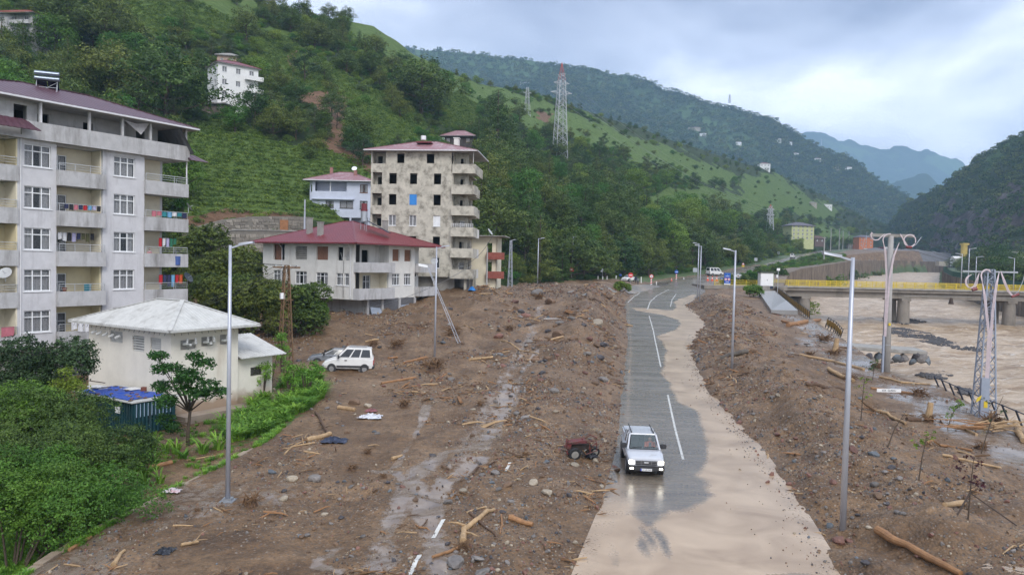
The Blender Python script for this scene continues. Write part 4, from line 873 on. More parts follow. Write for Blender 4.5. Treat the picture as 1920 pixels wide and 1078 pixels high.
def rail(par,segs,z,h,m=None,post=1.2,bars=2,r=.022,name='railing'):
 mb=MB()
 for a,b_ in segs:
  a=Vector(a);b_=Vector(b_);n=max(1,round((b_-a).length/post))
  for i in range(n+1):
   p=a.lerp(b_,i/n);mb.bar((p.x,p.y,z),(p.x,p.y,z+h),r*1.6)
  for k in range(bars+1):
   zz=z+h*(1-k*.33);mb.bar((a.x,a.y,zz),(b_.x,b_.y,zz),r*(2.0 if k==0 else 1.1))
 return mb.build(name,m or M_RAIL,par)
def roof_face(mb,A,B,Cc,D,step=.25,amp=.035,th=.05):
 """corrugated sheet on the plane A-B (eave) to D-C (ridge, C above B); ribs run up the slope"""
 A,B,Cc,D=map(Vector,(A,B,Cc,D));e=(B-A);Ln=e.length;e=e/Ln
 nrm=e.cross((D+Cc)/2-A).normalized()
 if nrm.z<0:nrm=-nrm
 up=nrm.cross(e).normalized()
 if up.z<0:up=-up
 def uv(p):q=p-A;return q.dot(e),q.dot(up)
 poly=[uv(A),uv(B),uv(Cc),uv(D)]
 def top(s):
  t=0
  for(a,b_)in((poly[1],poly[2]),(poly[2],poly[3]),(poly[3],poly[0])):
   if abs(b_[0]-a[0])<1e-6:continue
   f=(s-a[0])/(b_[0]-a[0])
   if-1e-6<=f<=1+1e-6:t=max(t,a[1]+(b_[1]-a[1])*f)
  return t
 n=max(4,int(Ln/step));ss=[Ln*i/n for i in range(n+1)]
 vs=[];fs=[]
 for i,s in enumerate(ss):
  h=amp*(1 if i%2 else 0);t=max(top(s),0.001)
  for v,dz in((0,0),(t,0)):vs.append(A+e*s+up*v+nrm*(h+th));
  vs.append(A+e*s+nrm*h);vs.append(A+e*s+up*t+nrm*h)
 for i in range(n):
  a=4*i;fs+=[(a,a+4,a+5,a+1),(a+2,a+3,a+7,a+6),(a,a+2,a+6,a+4)]
 return mb.add(vs,fs)
def hip_roof(par,x0,x1,y0,y1,z,h,ridge,m,name='roof',capm=None,step=.25,gut=M_GUT,cap=.12,gutter=True):
 """ridge: ((x,y),(x,y)) ridge end points at height z+h"""
 (ra,rb)=ridge;P0=(x0,y0,z);P1=(x1,y0,z);P2=(x1,y1,z);P3=(x0,y1,z);Ra=(*ra,z+h);Rb=(*rb,z+h)
 mb=MB();alongx=abs(rb[0]-ra[0])>=abs(rb[1]-ra[1])
 if alongx:
  for q in((P0,P1,Rb,Ra),(P2,P3,Ra,Rb),(P3,P0,Ra,Ra),(P1,P2,Rb,Rb)):roof_face(mb,*q,step=step)
  hips=[(P0,Ra),(P3,Ra),(P1,Rb),(P2,Rb),(Ra,Rb)]
 else:
  for q in((P3,P0,Ra,Rb),(P1,P2,Rb,Ra),(P0,P1,Ra,Ra),(P2,P3,Rb,Rb)):roof_face(mb,*q,step=step)
  hips=[(P0,Ra),(P1,Ra),(P2,Rb),(P3,Rb),(Ra,Rb)]
 o=mb.build(name,m,par);cb=MB()
 for a,b_ in hips:
  a=Vector(a)+Vector((0,0,.08));b_=Vector(b_)+Vector((0,0,.10))
  if(a-b_).length>.1:cb.bar(a,b_,cap*2.2,.05)
 cb.build('ridge_cap',capm or m,o)
 sf=MB().box(x0+.05,x1-.05,y0+.05,y1-.05,z-.10,z-.03);sf.build('soffit',M_PARA,o)
 if gutter:
  g=MB()
  for a,b_ in((P0,P1),(P1,P2),(P2,P3),(P3,P0)):
   a=Vector(a)+Vector((0,0,-.02));b_=Vector(b_)+Vector((0,0,-.02));d=(b_-a).normalized()*.06;g.bar(a-d,b_+d,.12,.13)
  g.build('gutter',gut,o)
 return o
YAW_E=math.atan2(.857,.515)
# apartment block on the left
b=empty('apartment_block',(-35.32,54,0),YAW_E,'five storey grey apartment block with balconies and aubergine metal roof','apartment block')
FL=[3.3+3.02*k for k in range(6)]
XW=11.86
shell=MB()
W1=[(0.0+.0,1.85,FL[k]+.98,FL[k]+2.58)for k in range(5)];W2=[(6.65,8.42,FL[k]+1.0,FL[k]+2.58)for k in range(5)]
wall(shell,'R',-.45,2.25,FL[0],FL[5],.22,W1);wall(shell,'R',5.75,9.25,FL[0],FL[5],.22,W2)
wall(shell,'R',XW-.25,XW,FL[0],FL[5],.22,[],d=-1.5)
for k in range(6):shell.box(-7,XW,0.0 if k else .02,11,FL[k]-.16,FL[k])if k==0 else shell.box(-7,XW,.23,11,FL[k]-.18,FL[k]-.02)
shell.box(XW-.25,XW,1.73,11,FL[0],FL[5]-.2);shell.box(-7,XW,10.8,11,0,18.3);shell.box(-7,-6.8,.3,11,0,18.2)
shell.build('wall',M_PLAS,b)
for k in range(5):
 mbk=MB();mb2=MB();mb3=MB()
 wall(mbk,'R',2.25,5.75,FL[k],FL[k+1]-.2,.15,[(2.45,3.75,FL[k]+.05,FL[k]+2.25)],d=-1.45)
 wall(mb2,'R',9.25,XW-.25,FL[k],FL[k+1]-.2,.15,[(9.35,10.0,FL[k]+.05,FL[k]+2.3)],d=-1.45)
 wall(mb3,'R',-6.8,-.45,FL[k],FL[k+1]-.2,.15,[(-3.2,-1.9,FL[k]+.05,FL[k]+2.25)],d=-1.6)
 for sx in(2.25,5.65,9.25):(mb2 if sx>9 else mbk).box(sx,sx+.1,.22,1.45,FL[k],FL[k+1]-.2)
 mb3.box(-.55,-.45,.0,1.6,FL[k],FL[k+1]-.2)
 mbk.build('loggia_wall',M_YELL if k<2 else M_CREAM,b);mb2.build('loggia_wall',M_YELL if k==0 else M_CREAM,b);mb3.build('loggia_wall',M_CREAM if k in(0,1,3)else M_YELL,b)
inner=MB();inner.box(-6.7,XW-.3,4.5,4.6,FL[0],FL[5]-.3);inner.box(4.0,4.1,1.7,4.4,FL[0],18);inner.box(9.3,9.4,1.8,4.4,FL[0],18)
inner.build('inner_wall',M_DARKC,b)
for k in range(5):
 window(b,'R',*W1[k][:2],*W1[k][2:],seed=k);window(b,'R',*W2[k][:2],*W2[k][2:],seed=k+9)
 window(b,'R',2.45,3.75,FL[k]+.05,FL[k]+2.25,d=-1.45,cols=2,seed=k+20,name='balcony_door',inset=.05);window(b,'R',9.35,10.0,FL[k]+.05,FL[k]+2.3,d=-1.45,cols=1,seed=k,name='balcony_door',inset=.05)
 window(b,'R',-3.2,-1.9,FL[k]+.05,FL[k]+2.25,d=-1.6,cols=2,seed=k+40,name='balcony_door',inset=.05)
 for(a,c,ex,e0)in((2.22,5.82,.38,0),(9.2,13.2,.25,1),(-6.5,-.42,.12,0)):
  p=MB();z0,z1=FL[k]-.2,FL[k]+.93
  p.box(a,c,-ex,-ex+.12,z0,z1);p.box(a,a+.12,-ex+.12,.0-.002,z0,z1);p.box(c-.12,c,-ex+.12,-.002 if not e0 else 1.45,z0,z1)
  p.box(a+.12,c-.12,-ex+.12,0.0 if not e0 else .02,z0,z0+.16)
  if e0:p.box(XW+.01,c-.12,.02,1.45,z0,z0+.16)
  if k==0 and a>9:pass
  bo=p.build('balcony',M_PARA,b)
  rail(bo,[((a+.06,-ex+.06,0),(c-.06,-ex+.06,0))]+([((c-.06,-ex+.06,0),(c-.06,1.4,0))]if e0 else[]),z1,.55)
g=MB();g.box(-7,XW,.9,1.1,-.6,3.1)
g.build('ground_floor_wall',M_CONC,b)
for i,(a,c)in enumerate(((-.2,2.2),(2.6,4.9),(5.3,7.6),(8.2,10.6))):
 sh=MB();n=22
 for j in range(n):z=-.3+2.85*j/n;sh.box(a,c,.86-.02*(j%2),.89,z,z+2.85/n-.004)
 sh.build('roller_shutter',M_SHUT,b)
fr=MB()
for i in range(26):
 x=-.6+i*.47;fr.prof([(-.01,0),(-.01,0)],0,0)if False else fr.add([(x,.84,2.85),(x+.22,.84,2.63),(x+.44,.84,2.85),(x+.22,.84,3.07),(x,.87,2.85),(x+.22,.87,2.63),(x+.44,.87,2.85),(x+.22,.87,3.07)],[(0,1,2,3),(7,6,5,4),(0,4,5,1),(1,5,6,2),(2,6,7,3),(3,7,4,0)])
o=fr.build('diamond_frieze',M_PARA,b);o['kind']='stuff'
for x in(-.3,2.4,5.1,7.9,11.5):MB().box(x-.15,x+.15,.1,.4,-.6,3.13).build('column',M_CONC,b)
t=MB();z0=FL[5]
t.box(-.4,13.1,-.5,-.36,z0+.08,z0+1.15);t.box(12.96,13.1,-.36,9,z0+.08,z0+1.15);t.box(-7,13.1,-.5,.2,z0-.12,z0+.08);t.box(XW,13.1,.2,9,z0-.12,z0+.08);t.box(-6.8,13.0,.2,11,z0-.02,z0+.07)
t.build('terrace_parapet',M_PARA,b)
t=MB();wall(t,'R',1.5,11.6,z0+.1,21.2,.2,[(1.6,2.6,z0+.15,z0+2.2),(5.2,6.0,z0+1.2,z0+2.1),(9.6,10.4,z0+.15,z0+2.2)],d=-1.8);wall(t,'R',-7,1.0,z0+.1,21.0,.2,[(-3.2,-2.2,z0+1.0,z0+2.0),(-.6,.3,z0+.9,z0+2.3)],d=-.2);t.box(.8,1.0,.4,1.8,z0+.1,21);t.box(11.4,11.6,2,8,z0+.1,21);t.build('attic_wall',M_PARA,b)
MB().box(-7,11,4.6,4.7,z0,21).build('inner_wall',M_DARKC,b)
for x in(1.0,4.55,7.2,9.6,12.9):MB().box(x-.09,x+.09,-.3,-.12,z0+1.152,21.05).build('post',M_PARA if x>1.5 else M_GUT,b)
hip_roof(b,-8,13.7,-.9,11.5,21.1,2.2,((2.2,5.3),(7.6,5.3)),M_PURP,step=.22)
for(a,c)in((-7.5,-.0),):
 mb=MB();roof_face(mb,(a,-1.5,18.75),(c+.4,-1.5,18.75),(c-.2,-.5,19.55),(a,-.5,19.55),step=.22);mb.build('canopy_roof',M_PURP,b)
mb=MB();roof_face(mb,(12.9,-1.0,18.3),(14.6,-1.0,18.3),(14.2,.4,18.95),(12.9,.4,18.95),step=.22);mb.build('canopy_roof',M_PURP,b)
mb=MB();roof_face(mb,(13.2,-.9,18.9),(13.2,6,18.9),(11.9,6,20.9),(11.9,-.9,20.9),step=.3);mb.build('side_canopy',M_SHUT,b)
for(x,y,zt)in((-.25,-.06,18.3),(.95,-.42,21.0)):MB().tube([(x,y,zt),(x,y,3.2 if zt<20 else 18.6)],.05,8).build('downpipe',M_GUT,b)
MB().tube([(13.05,-.15,FL[4]+.9),(13.05,-.15,FL[5]+.1)],.06,8).build('post',M_GUT,b)
def bl(x,y,z):"""local point of the block in the world""";return Matrix.Rotation(YAW_E,3,'Z')@Vector((x,y,0))+Vector((-35.32,54,z))
c_=empty('chimney_stack',bl(9.5,5.2,-1.2),YAW_E,'low wide chimney with flat white cover on the aubergine roof','chimney')
MB().box(-.9,.9,-.4,.4,22.6,23.75).build('stack',M_CONC,c_);MB().box(-1.1,1.1,-.6,.6,24.0,24.06).build('cover',M_GUT,c_)
for x in(-.8,.8):MB().box(x-.04,x+.04,-.3,.3,23.752,23.998).build('support',M_DARKC,c_)
def solar(loc,rz,label,s_=1.0,tanks=2,red=False):
 e=empty('solar_water_heater',loc,rz,label,'water heater');e.scale=(s_,s_,s_)
 for i in range(tanks):
  t_=MB();z=2.05+i*.62;y=.1-i*.1;t_.tube([(-1.35,y,z),(-1.28,y,z),(1.28,y,z),(1.35,y,z)],[.20,.27,.27,.20],16);t_.build('tank',mat('heater_tank',(.22,.26,.32),.3,.1,3,metal=.6)if not red else M_RED,e,smooth=False)
 fr_=MB()
 for x in(-1.1,1.1):
  fr_.bar((x,.1,0),(x,.1,1.8),.05);fr_.bar((x,-.9,0),(x,.1,1.75),.04);fr_.bar((x,.1,.1),(x,2.3,.1),.04)
 fr_.bar((-1.1,.1,1),(1.1,.1,1),.04);fr_.bar((-1.1,.1,.2),(1.1,.1,1.7),.03);fr_.build('frame',M_STEEL,e)
 for x in(-.62,.62):
  pn=MB();pn.hexa([(x-.58,2.2,.08),(x+.58,2.2,.08),(x+.58,.2,1.72),(x-.58,.2,1.72),(x-.58,2.26,.16),(x+.58,2.26,.16),(x+.58,.26,1.80),(x-.58,.26,1.80)])
  pn.build('collector',mat('solar_glass',(.012,.02,.045),.12,.2,3),e)
 return e
solar(bl(3.9,4.6,22.6),YAW_E-R(35),'solar water heater with two grey tanks standing on the aubergine roof',.64)
cl=MB();a0,a1,a2=(7.35,-.25,20.85),(9.55,-.25,21.0),(8.7,-.35,19.9)
cl.add([a0,a1,a2,(8.4,-.2,20.75)],[(0,3,2),(3,1,2),(0,2,3),(3,2,1)]);o=cl.build('awning_cloth',mat('white_cloth',(.7,.68,.68),.9,.1,4),None,(-35.32,54,0),(0,0,YAW_E));tag(o,'white and red triangular cloth hanging under the terrace roof','cloth')
GC={'white':(.7,.7,.72),'black':(.025,.025,.03),'red':(.45,.02,.03),'navy':(.03,.035,.09),'pink':(.5,.16,.2),'sky':(.15,.35,.55),'green':(.03,.16,.09),'olive':(.09,.09,.04),'lilac':(.42,.40,.58),'orange':(.55,.10,.03),'teal':(.03,.22,.25)}
def garments(x0,x1,y,z,cols,h,label,cat='laundry',over=False):
 e=empty('laundry_line',bl(x0,y,z),YAW_E,label,cat);n=len(cols);w_=(x1-x0)/n;rn=random.Random(int(x0*10+z))
 MB().tube([(0,0,0),(x1-x0,0,-.02)],.008,4).build('line',M_BLACK,e)
 for i,c in enumerate(cols):
  hh=h*rn.uniform(.7,1.1);a=i*w_+.02;g_=MB();k=3
  pts=[]
  for j in range(k+1):
   xx=a+(w_-.04)*j/k;dy=.03*(j%2);pts+=[(xx,dy,0.01),(xx+rn.uniform(-.02,.02),dy+.02,-hh*rn.uniform(.9,1))]
  fs=[(2*j,2*j+1,2*j+3,2*j+2)for j in range(k)];m_=len(pts);pts+=[(q[0],q[1]+.015,q[2])for q in pts];fs+=[(2*j+2+m_,2*j+3+m_,2*j+1+m_,2*j+m_)for j in range(k)]
  g_.add(pts,fs);g_.build('garment',mat('cloth_'+c,GC[c],.9,.15,5),e)
 return e
garments(2.6,5.4,-.42,FL[3]+1.45,['navy','black','pink','navy','red','sky','lilac','black'],.45,'dark and coloured washing over the rail of the third floor middle balcony')
garments(2.5,5.3,.3,FL[2]+2.35,['white','white','black','lilac','navy','olive','olive','black'],.65,'white and dark washing hung high on the second floor middle balcony')
garments(9.7,13.0,-.32,FL[3]+1.45,['pink','pink','teal','sky','white','teal','navy'],.45,'pink and turquoise towels over the rail of the third floor right balcony')
garments(10.7,12.4,.2,FL[2]+2.25,['red','white','lilac','green','green'],.75,'green and white washing on the second floor right balcony')
garments(10.6,12.9,.0,FL[1]+2.15,['red','navy','navy','sky','red','orange'],1.0,'long red and blue washing on the first floor right balcony')
garments(3.1,5.6,-.45,FL[0]+1.9,['white','white','white','white','lilac'],1.1,'white sheets hanging on the lowest middle balcony')
garments(-1.6,-.7,-.2,FL[0]+1.5,['pink'],.8,'pink towel over the rail of the lowest left balcony')
def dish(loc,rz,label,r=.45,col=None,el=35):
 e=empty('satellite_dish',loc,rz,label,'satellite dish');mb=MB();n=16;rings=[(0,0),(.5,.04),(.85,.12),(1,.17)];tl=R(el)
 def tr(x,y,z):return(x*r,(z*math.cos(tl)-y*math.sin(tl))*-r,(y*math.cos(tl)+z*math.sin(tl))*r)
 vs=[tr(0,0,0)]
 for q,d in rings[1:]:vs+=[tr(q*math.cos(2*math.pi*k/n),q*math.sin(2*math.pi*k/n),d)for k in range(n)]
 fs=[(0,1+k,1+(k+1)%n)for k in range(n)]
 for j in range(2):fs+=[(1+j*n+k,1+(j+1)*n+k,1+(j+1)*n+(k+1)%n,1+j*n+(k+1)%n)for k in range(n)]
 mb.add(vs,fs);m_=len(vs);mb.add([(x,y+.015,z)for x,y,z in vs],[tuple(reversed(f))for f in fs]);mb.build('reflector',col or mat('dish_grey',(.45,.46,.47),.5,.1,3),e)
 MB().bar((0,0,0),tr(0,-.1,.9),.03).build('feed_arm',M_STEEL,e);MB().bar((0,.05,0),(0,.05,-r*1.3),.04).build('mast',M_STEEL,e);return e
dish(bl(13.3,-.1,FL[1]+1.9),YAW_E+R(20),'black satellite dish on the corner of the first floor right balcony',.5,mat('dish_black',(.02,.03,.04),.5,.1,2))
dish(bl(13.2,-.3,FL[3]+2.0),YAW_E+R(60),'grey satellite dish seen edge-on at the third floor right balcony',.42)
dish(bl(-1.4,-.35,FL[1]+2.3),YAW_E-R(50),'grey satellite dish on the left edge balcony',.45)
e=empty('balcony_chair',bl(5.0,.35,FL[1]-.02),YAW_E+.5,'teal covered armchair on the first floor yellow balcony','armchair');mt=mat('teal_fabric',(.03,.20,.26),.8,.15,4)
MB().box(-.35,.35,-.3,.3,0,.85).build('seat',mt,e,bevel=.06);MB().box(-.35,.35,.1,.32,.86,1.5).build('backrest',mt,e,bevel=.06)
e=empty('folded_pot',bl(2.8,-.1,FL[1]+.93),YAW_E,'small brown flower pot on the first floor balcony ledge','flower pot');MB().cyl((0,0,0),.12,.28,10,.17).build('pot',mat('clay',(.2,.07,.04),.9),e)
for i,(x,k,m_,lb)in enumerate(((-2.2,1,(.03,.07,.3),'blue plastic barrel on the left edge balcony'),(3.3,2,(.5,.5,.5),'white plastic bucket on the second floor middle balcony'),(12.2,2,(.05,.1,.3),'blue tub on the second floor right balcony'))):
 o=MB().cyl((0,0,0),.28,.7 if i!=0 else 1.3,12,.3).cyl((0,0,.7 if i!=0 else 1.3),.31,.05,12).build('barrel',mat('barrel%d'%i,m_,.5),None,bl(x,-.1 if i else .1,FL[k]-.02));tag(o,lb,'barrel')
# transformer building
O4=Vector((-20.99,46,0));s=empty('transformer_building',O4,YAW_E,'windowless off-white transformer building with grey corrugated hip roof','building')
w_=MB();HL=[(3.85,5.4,4.35,5.12),(2.0,2.95+.3,4.1+.1,4.95),(.45,1.45,4.25,4.95)]
HLv=[(4.2+.9,6.0+.5,4.35,5.1),(2.75,4.0,3.95,4.95),(1.0,2.1,4.2,4.95)]
HR=[(.65,1.75,4.25,4.85),(2.15,3.0,4.35,4.95),(3.55,4.1,4.35,5.0)]
wall(w_,'L',0,9,-1,5.55,.25,HLv);wall(w_,'R',0.25,5,-1,5.55,.25,HR);w_.box(4.75,5,.25,9,-1,5.54);w_.box(.25,4.75,8.75,9,-1,5.54);w_.build('wall',M_SUBST,s)
MB().box(.6,.7,.6,8.6,3.6,5.3).build('inner_wall',M_DARKC,s)
for a,c,z0_,z1_ in HLv:
 v=MB();n=6
 for j in range(n):
  z=z0_+(z1_-z0_)*j/n;v.hexa([(.05,a,z),(.05,c,z),(.14,c,z+.1),(.14,a,z+.1),(.03,a,z+.02),(.03,c,z+.02),(.12,c,z+.12),(.12,a,z+.12)])
 v.build('vent_louvre',M_GREYR,s)
for a,c,z0_,z1_ in HR:MB().box(a+.02,c-.02,.1,.14,z0_+.02,z1_-.02).build('bushing_plate',M_CONC,s)
M_PORC=mat('porcelain',(.62,.63,.62),.2,.1,5)
def insul(par,x,y,z,dx,dy,dz=0.0,n=5,L_=.4,name='insulator'):
 mb=MB();d=Vector((dx,dy,dz)).normalized();p=Vector((x,y,z));pts=[];rs=[]
 for i in range(n):
  a=p+d*L_*i/n
  for f,r_ in((0,.035),(.25,.09),(.5,.09),(.75,.035)):pts.append(a+d*L_/n*f);rs.append(r_)
 mb.tube(pts,rs,10);return mb.build(name,M_PORC,par)
for x in(.85,1.1,1.5,2.3,2.6,2.85,3.7):insul(s,x,-.02,4.55+.05*math.sin(x*9),0,-1,.12)
for x in(.8,1.4,2.3,2.75,3.75):insul(s,x,-.45,5.0,0,0,-1,4,.4)
for y in(4.8,5.5,6.2,6.9,7.5):insul(s,-.35,y,4.95+(y-6)*.05,-.3,.8,-.4,4,.42)
hip_roof(s,-.75,6.0,-.95,10.1,5.56,1.55,((2.6,2.6),(2.6,5.2)),M_GREYR,step=.13,gut=M_GREYR)
hk=MB()
for i in range(14):x=-.5+i*.48;hk.bar((x,-1.0,5.45),(x,-1.06,5.3),.02)
for i in range(20):y=-.6+i*.52;hk.bar((-.8,y,5.45),(-.86,y,5.3),.02)
o=hk.build('roof_hook',M_BLACK,s);o['kind']='stuff'
an=empty('annex_shed',O4,YAW_E,'small off-white lean-to beside the transformer building','shed')
w_=MB();wall(w_,'R',5.02,8.2,-1,3.2,.2,[(6.3,7.3,1.9,2.5)],d=-.3);w_.box(8.0,8.2,.5,5,-1,3.2);w_.build('wall',M_SUBST,an)
v=MB();[v.box(6.3,7.3,.36,.42,1.93+.1*j,1.99+.1*j)for j in range(6)];v.build('vent_louvre',M_DARKC,an)
mb=MB();roof_face(mb,(5.05,-.35,3.25),(8.9,-.35,3.25),(8.9,3.5,4.45),(5.05,3.5,4.45),step=.13);mb.build('roof',M_GREYR,an)
# house with the dark red roof
O1=Vector((-18.72,88,0));h=empty('red_roofed_house',O1,YAW_E,'unfinished two storey whitish house with dark red metal roof','house')
wl=MB()
LW=[(11.8,13.65,6.95,8.55),(7.7,9.7,6.95,8.5),(4.15,6.1,6.95,8.45),(.7,2.75,7.0,8.45)]
UW=[(11.65,13.66,9.85,11.85),(7.7,9.7,9.95,11.6),(4.15,6.1,9.98,11.6),(.65,2.6,9.98,11.55)]
wall(wl,'L',.3,15.6,5.5,12.0,.25,LW+UW)
RWn=[(7.0,8.5,6.95,8.45),(9.35,10.75,6.95,8.45),(7.0,8.35,10.02,11.5),(9.35,10.7,10.02,11.5)]
wall(wl,'R',6.3,11.5,5.5,12.0,.25,RWn);wall(wl,'R',.0,6.3,5.5,12.0,.2,[(3.2,4.6,5.65,8.2),(3.0,4.2,8.85,11.3)],d=-1.5)
wl.box(6.3,6.5,.25,1.5,5.5,12);wl.box(11.3,11.5,.25,1.5,5.5,12);wall(wl,'R',11.5,14.2,5.5,12,.2,[(12.0,13.0,5.7,7.9),(12.0,13.0,8.9,11.1)],d=-1.5)
wl.box(14.0,14.2,1.7,15.4,5.5,12);wl.box(.25,14,15.35,15.6,5.5,12);wl.box(-.0,14.2,.0,15.6,5.36,5.5);wl.box(.25,14,.26,15.3,8.6,8.75)
wl.box(.0,.3,.0,.3,5.5,12)
wl.build('wall',M_WHITEP,h)
lg=MB();lg.box(.3,6.3,1.44,1.49,5.5,8.6);lg2=lg.v;lg=MB();lg.box(.26,.3,.3,1.48,5.5,8.6);lg.box(6.24,6.29,.26,1.48,5.5,8.6);wall(lg,'R',.31,6.23,5.52,8.58,.03,[(3.2,4.6,5.65,8.2)],d=-1.46);lg.build('loggia_wall',M_CREAM,h)
bc=MB();bc.box(2.0,2.1,1,12,5.6,11.9);bc.box(2.2,13,3.5,3.6,5.6,11.9);bc.build('inner_wall',M_DARKC,h)
br=MB();br.box(.35,.42,12.6,13.7,9.85,11.85);br.box(.2,.27,4.15,6.1,9.98,11.6);br.box(7.0,8.35,.2,.27,10.02,11.5);br.box(9.35,10.7,.2,.27,10.02,11.5);br.build('brick_infill',M_BRICK,h)
sl=MB();[sl.box(.08,.14,7.72,9.68,9.97+.23*j,10.15+.23*j)for j in range(7)]
for j in range(7):MB().box(.08,.14,7.72,9.68,9.97+.23*j,10.15+.23*j).build('board',M_CONC,h)
db=MB();db.bar((.2,.9,10),(.3,2.0,10.8),.06);db.bar((.2,1.4,10),(.25,1.1,11),.05);db.bar((.2,1.1,10.5),(.3,2.2,10.2),.05);db.bar((.2,1.9,10),(.25,2.3,10.9),.05);db.build('broken_frame',M_GREYR,h)
for i,q in enumerate(LW):window(h,'L',*q,cols=3,seed=i)
for i,q in enumerate(RWn[:2]):window(h,'R',*q,cols=3,seed=i+3)
window(h,'R',3.2,4.6,5.65,8.2,d=-1.5,cols=2,name='balcony_door',seed=5)
for(a,c,z0_,z1_)in((0,6.5,5.36,6.7),(0,6.5,8.6,9.8),(11.6,15.3,5.5,6.7),(11.6,14.9,8.6,9.75)):
 p=MB();p.box(a,c,-.9,-.76,z0_,z1_);p.box(a,a+.14,-.76,-.003 if a else .0,z0_,z1_);p.box(c-.14,c,-.76,-.003 if a==0 else 1.5,z0_,z1_);p.box(a+.14,c-.14,-.76,-.003,z0_,z0_+.14)
 if a:p.box(14.21,c-.14,.0,1.5,z0_,z0_+.14)
 p.build('balcony',M_PARA,h)
bs=MB();bs.box(2.4,2.65,0.35,15.3,0,5.34);bs.box(2.65,13.9,1.5,1.7,0,5.34);bs.build('basement_wall',M_PARA,h)
for x in(2.55,5.2,8.5,11.6,13.7):MB().box(x-.17,x+.17,-.1,.25,1,5.34).build('column',M_PARA,h)
for(a,c)in((2.8,5.0),(5.4,8.3),(8.7,11.4)):
 v=MB();[v.box(a,c,.02,.05+.02*(j%2),2.9+.12*j,3.01+.12*j)for j in range(20)];v.build('roller_shutter',M_SHUT,h)
v=MB();v.hexa([(3.0,-.6,2.6),(4.9,-.9,2.7),(4.9,-.75,2.7),(3.0,-.45,2.6),(2.9,-.1,4.4),(4.7,-.1,4.2),(4.7,.0,4.2),(2.9,.0,4.4)]);v.build('bent_shutter',M_STEEL,h)
v=MB();v.hexa([(8.6,-.7,3.4),(10.6,-.6,3.6),(10.6,-.5,3.6),(8.6,-.6,3.4),(8.7,-.1,4.4),(10.3,-.1,4.5),(10.3,0,4.5),(8.7,0,4.4)]);v.build('bent_shutter',M_STEEL,h)
hip_roof(h,-1.2,16.0,-1.5,16.9,12.02,3.0,((7.2,7.0),(7.2,8.6)),M_RED,step=.24,gut=M_RED,cap=.1)
for(p0,p1)in(((-.1,12.0,12),(-.1,12.0,5.5)),((-.1,.35,12),(-.1,.35,5.5))):MB().tube([Vector(p0)+Vector((-.7,0,0)),Vector(p0)+Vector((0,0,-.6)),p1],.05,6).build('downpipe',M_GUT,h)
def loc_of(O_,yaw):return lambda x,y,z:Matrix.Rotation(yaw,3,'Z')@Vector((x,y,0))+Vector((O_.x,O_.y,z))
hl=loc_of(O1,YAW_E)
for(x,y,z0_,z1_,lb)in((1.5,7.0,12.9,14.6,'concrete chimney low on the front slope of the dark red roof'),(2.2,9.6,13.2,15.2,'concrete chimney left of centre on the dark red roof'),(10.6,4.4,13.0,15.3,'thin concrete chimney at the right slope of the dark red roof')):
 o=MB().box(-.28,.28,-.28,.28,z0_,z1_).box(-.34,.34,-.34,.34,z1_,z1_+.08).build('chimney',M_CONC,None,hl(x,y,0),(0,0,YAW_E));tag(o,lb,'chimney')
e=empty('solar_water_heater',hl(5.4,3.4,14.0),YAW_E-R(60),'upright steel water tank with red cap and tilted panel on the red roof','water heater')
MB().cyl((0,0,.9),.42,1.3,16).build('tank',M_STEEL,e);MB().cyl((0,0,2.21),.44,.25,16).cyl((0,0,2.47),.36,.7,16).build('tank_cap',M_RED,e)
for(x,y)in((-.35,-.2),(.35,-.2),(0,.4)):MB().bar((x,y,-.9),(x,y,.9),.05).build('leg',M_STEEL,e)
MB().hexa([(.6,-.8,.9),(.6,.8,.9),(3.3,.8,-.5),(3.3,-.8,-.5),(.65,-.8,1.0),(.65,.8,1.0),(3.35,.8,-.4),(3.35,-.8,-.4)]).build('collector',mat('solar_glass',(.012,.02,.045),.12),e)
dish(hl(14.9,-.6,7.2+2.9),YAW_E-R(50),'grey satellite dish on the far upper balcony of the red roofed house',.5)
e=empty('air_conditioner',hl(12.9,-.2+1.4,7.9),YAW_E,'small white air conditioner unit in the far balcony of the red roofed house','air conditioner');MB().box(-.4,.4,-.15,.14,0,.6).build('casing',M_PVC,e);MB().cyl((0,0,0),.2,.02,14).build('fan_grille',M_BLACK,e,(0,-.16,.3),(R(90),0,0))
garments_dummy=None
# bare five storey block
O2=Vector((-6.48,107,0));Y2=math.atan2(.995,.10);t=empty('bare_concrete_block',O2,Y2,'tall unfinished five storey block with stained bare render and empty windows','apartment block')
F2=[7.9+3.0*k for k in range(6)];wl=MB();holes=[]
for k in range(5):
 for a,c in((10.55,11.65),(7.55,8.6),(4.05,5.1)):holes.append((a,c,F2[k]+1.22,F2[k]+2.75))
holes=[q for q in holes if not(q[2]<10 and q[0]>9)]
top=[(9.46,10.53,24.1,25.45),(5.1,6.2,24.1,25.45)]
wall(wl,'L',2.4,12.7,7.9,22.9,.25,holes);wall(wl,'L',2.55,12.2,22.9,25.8,.25,top)
for k in range(6):wl.box(0.26,9.4,.26,14.1,F2[k]-.16,F2[k]-.01)
wl.box(.26,9.4,.26,14.1,7.75,7.9)
for k in range(6):
 z0_,z1_=F2[k],(F2[k+1]-.16 if k<5 else 25.8)
 wall(wl,'L',.3,2.4,z0_,z1_,.2,[(.75,1.5,z0_+.05,z0_+2.1)],d=-1.4);wall(wl,'L',12.6,14.2,z0_,z1_,.2,[(13.0,13.7,z0_+.9,z0_+2.3)],d=-1.3);wl.box(.25,1.4,2.3,2.4,z0_,z1_)
 wall(wl,'R',1.6,9.4,z0_,z1_,.2,[(3.5,4.6,z0_+1.1,z0_+2.5),(6.3,7.4,z0_+1.1,z0_+2.5)],d=-.9)
 wl.box(.0,.25,14.1,14.35,z0_,z1_);
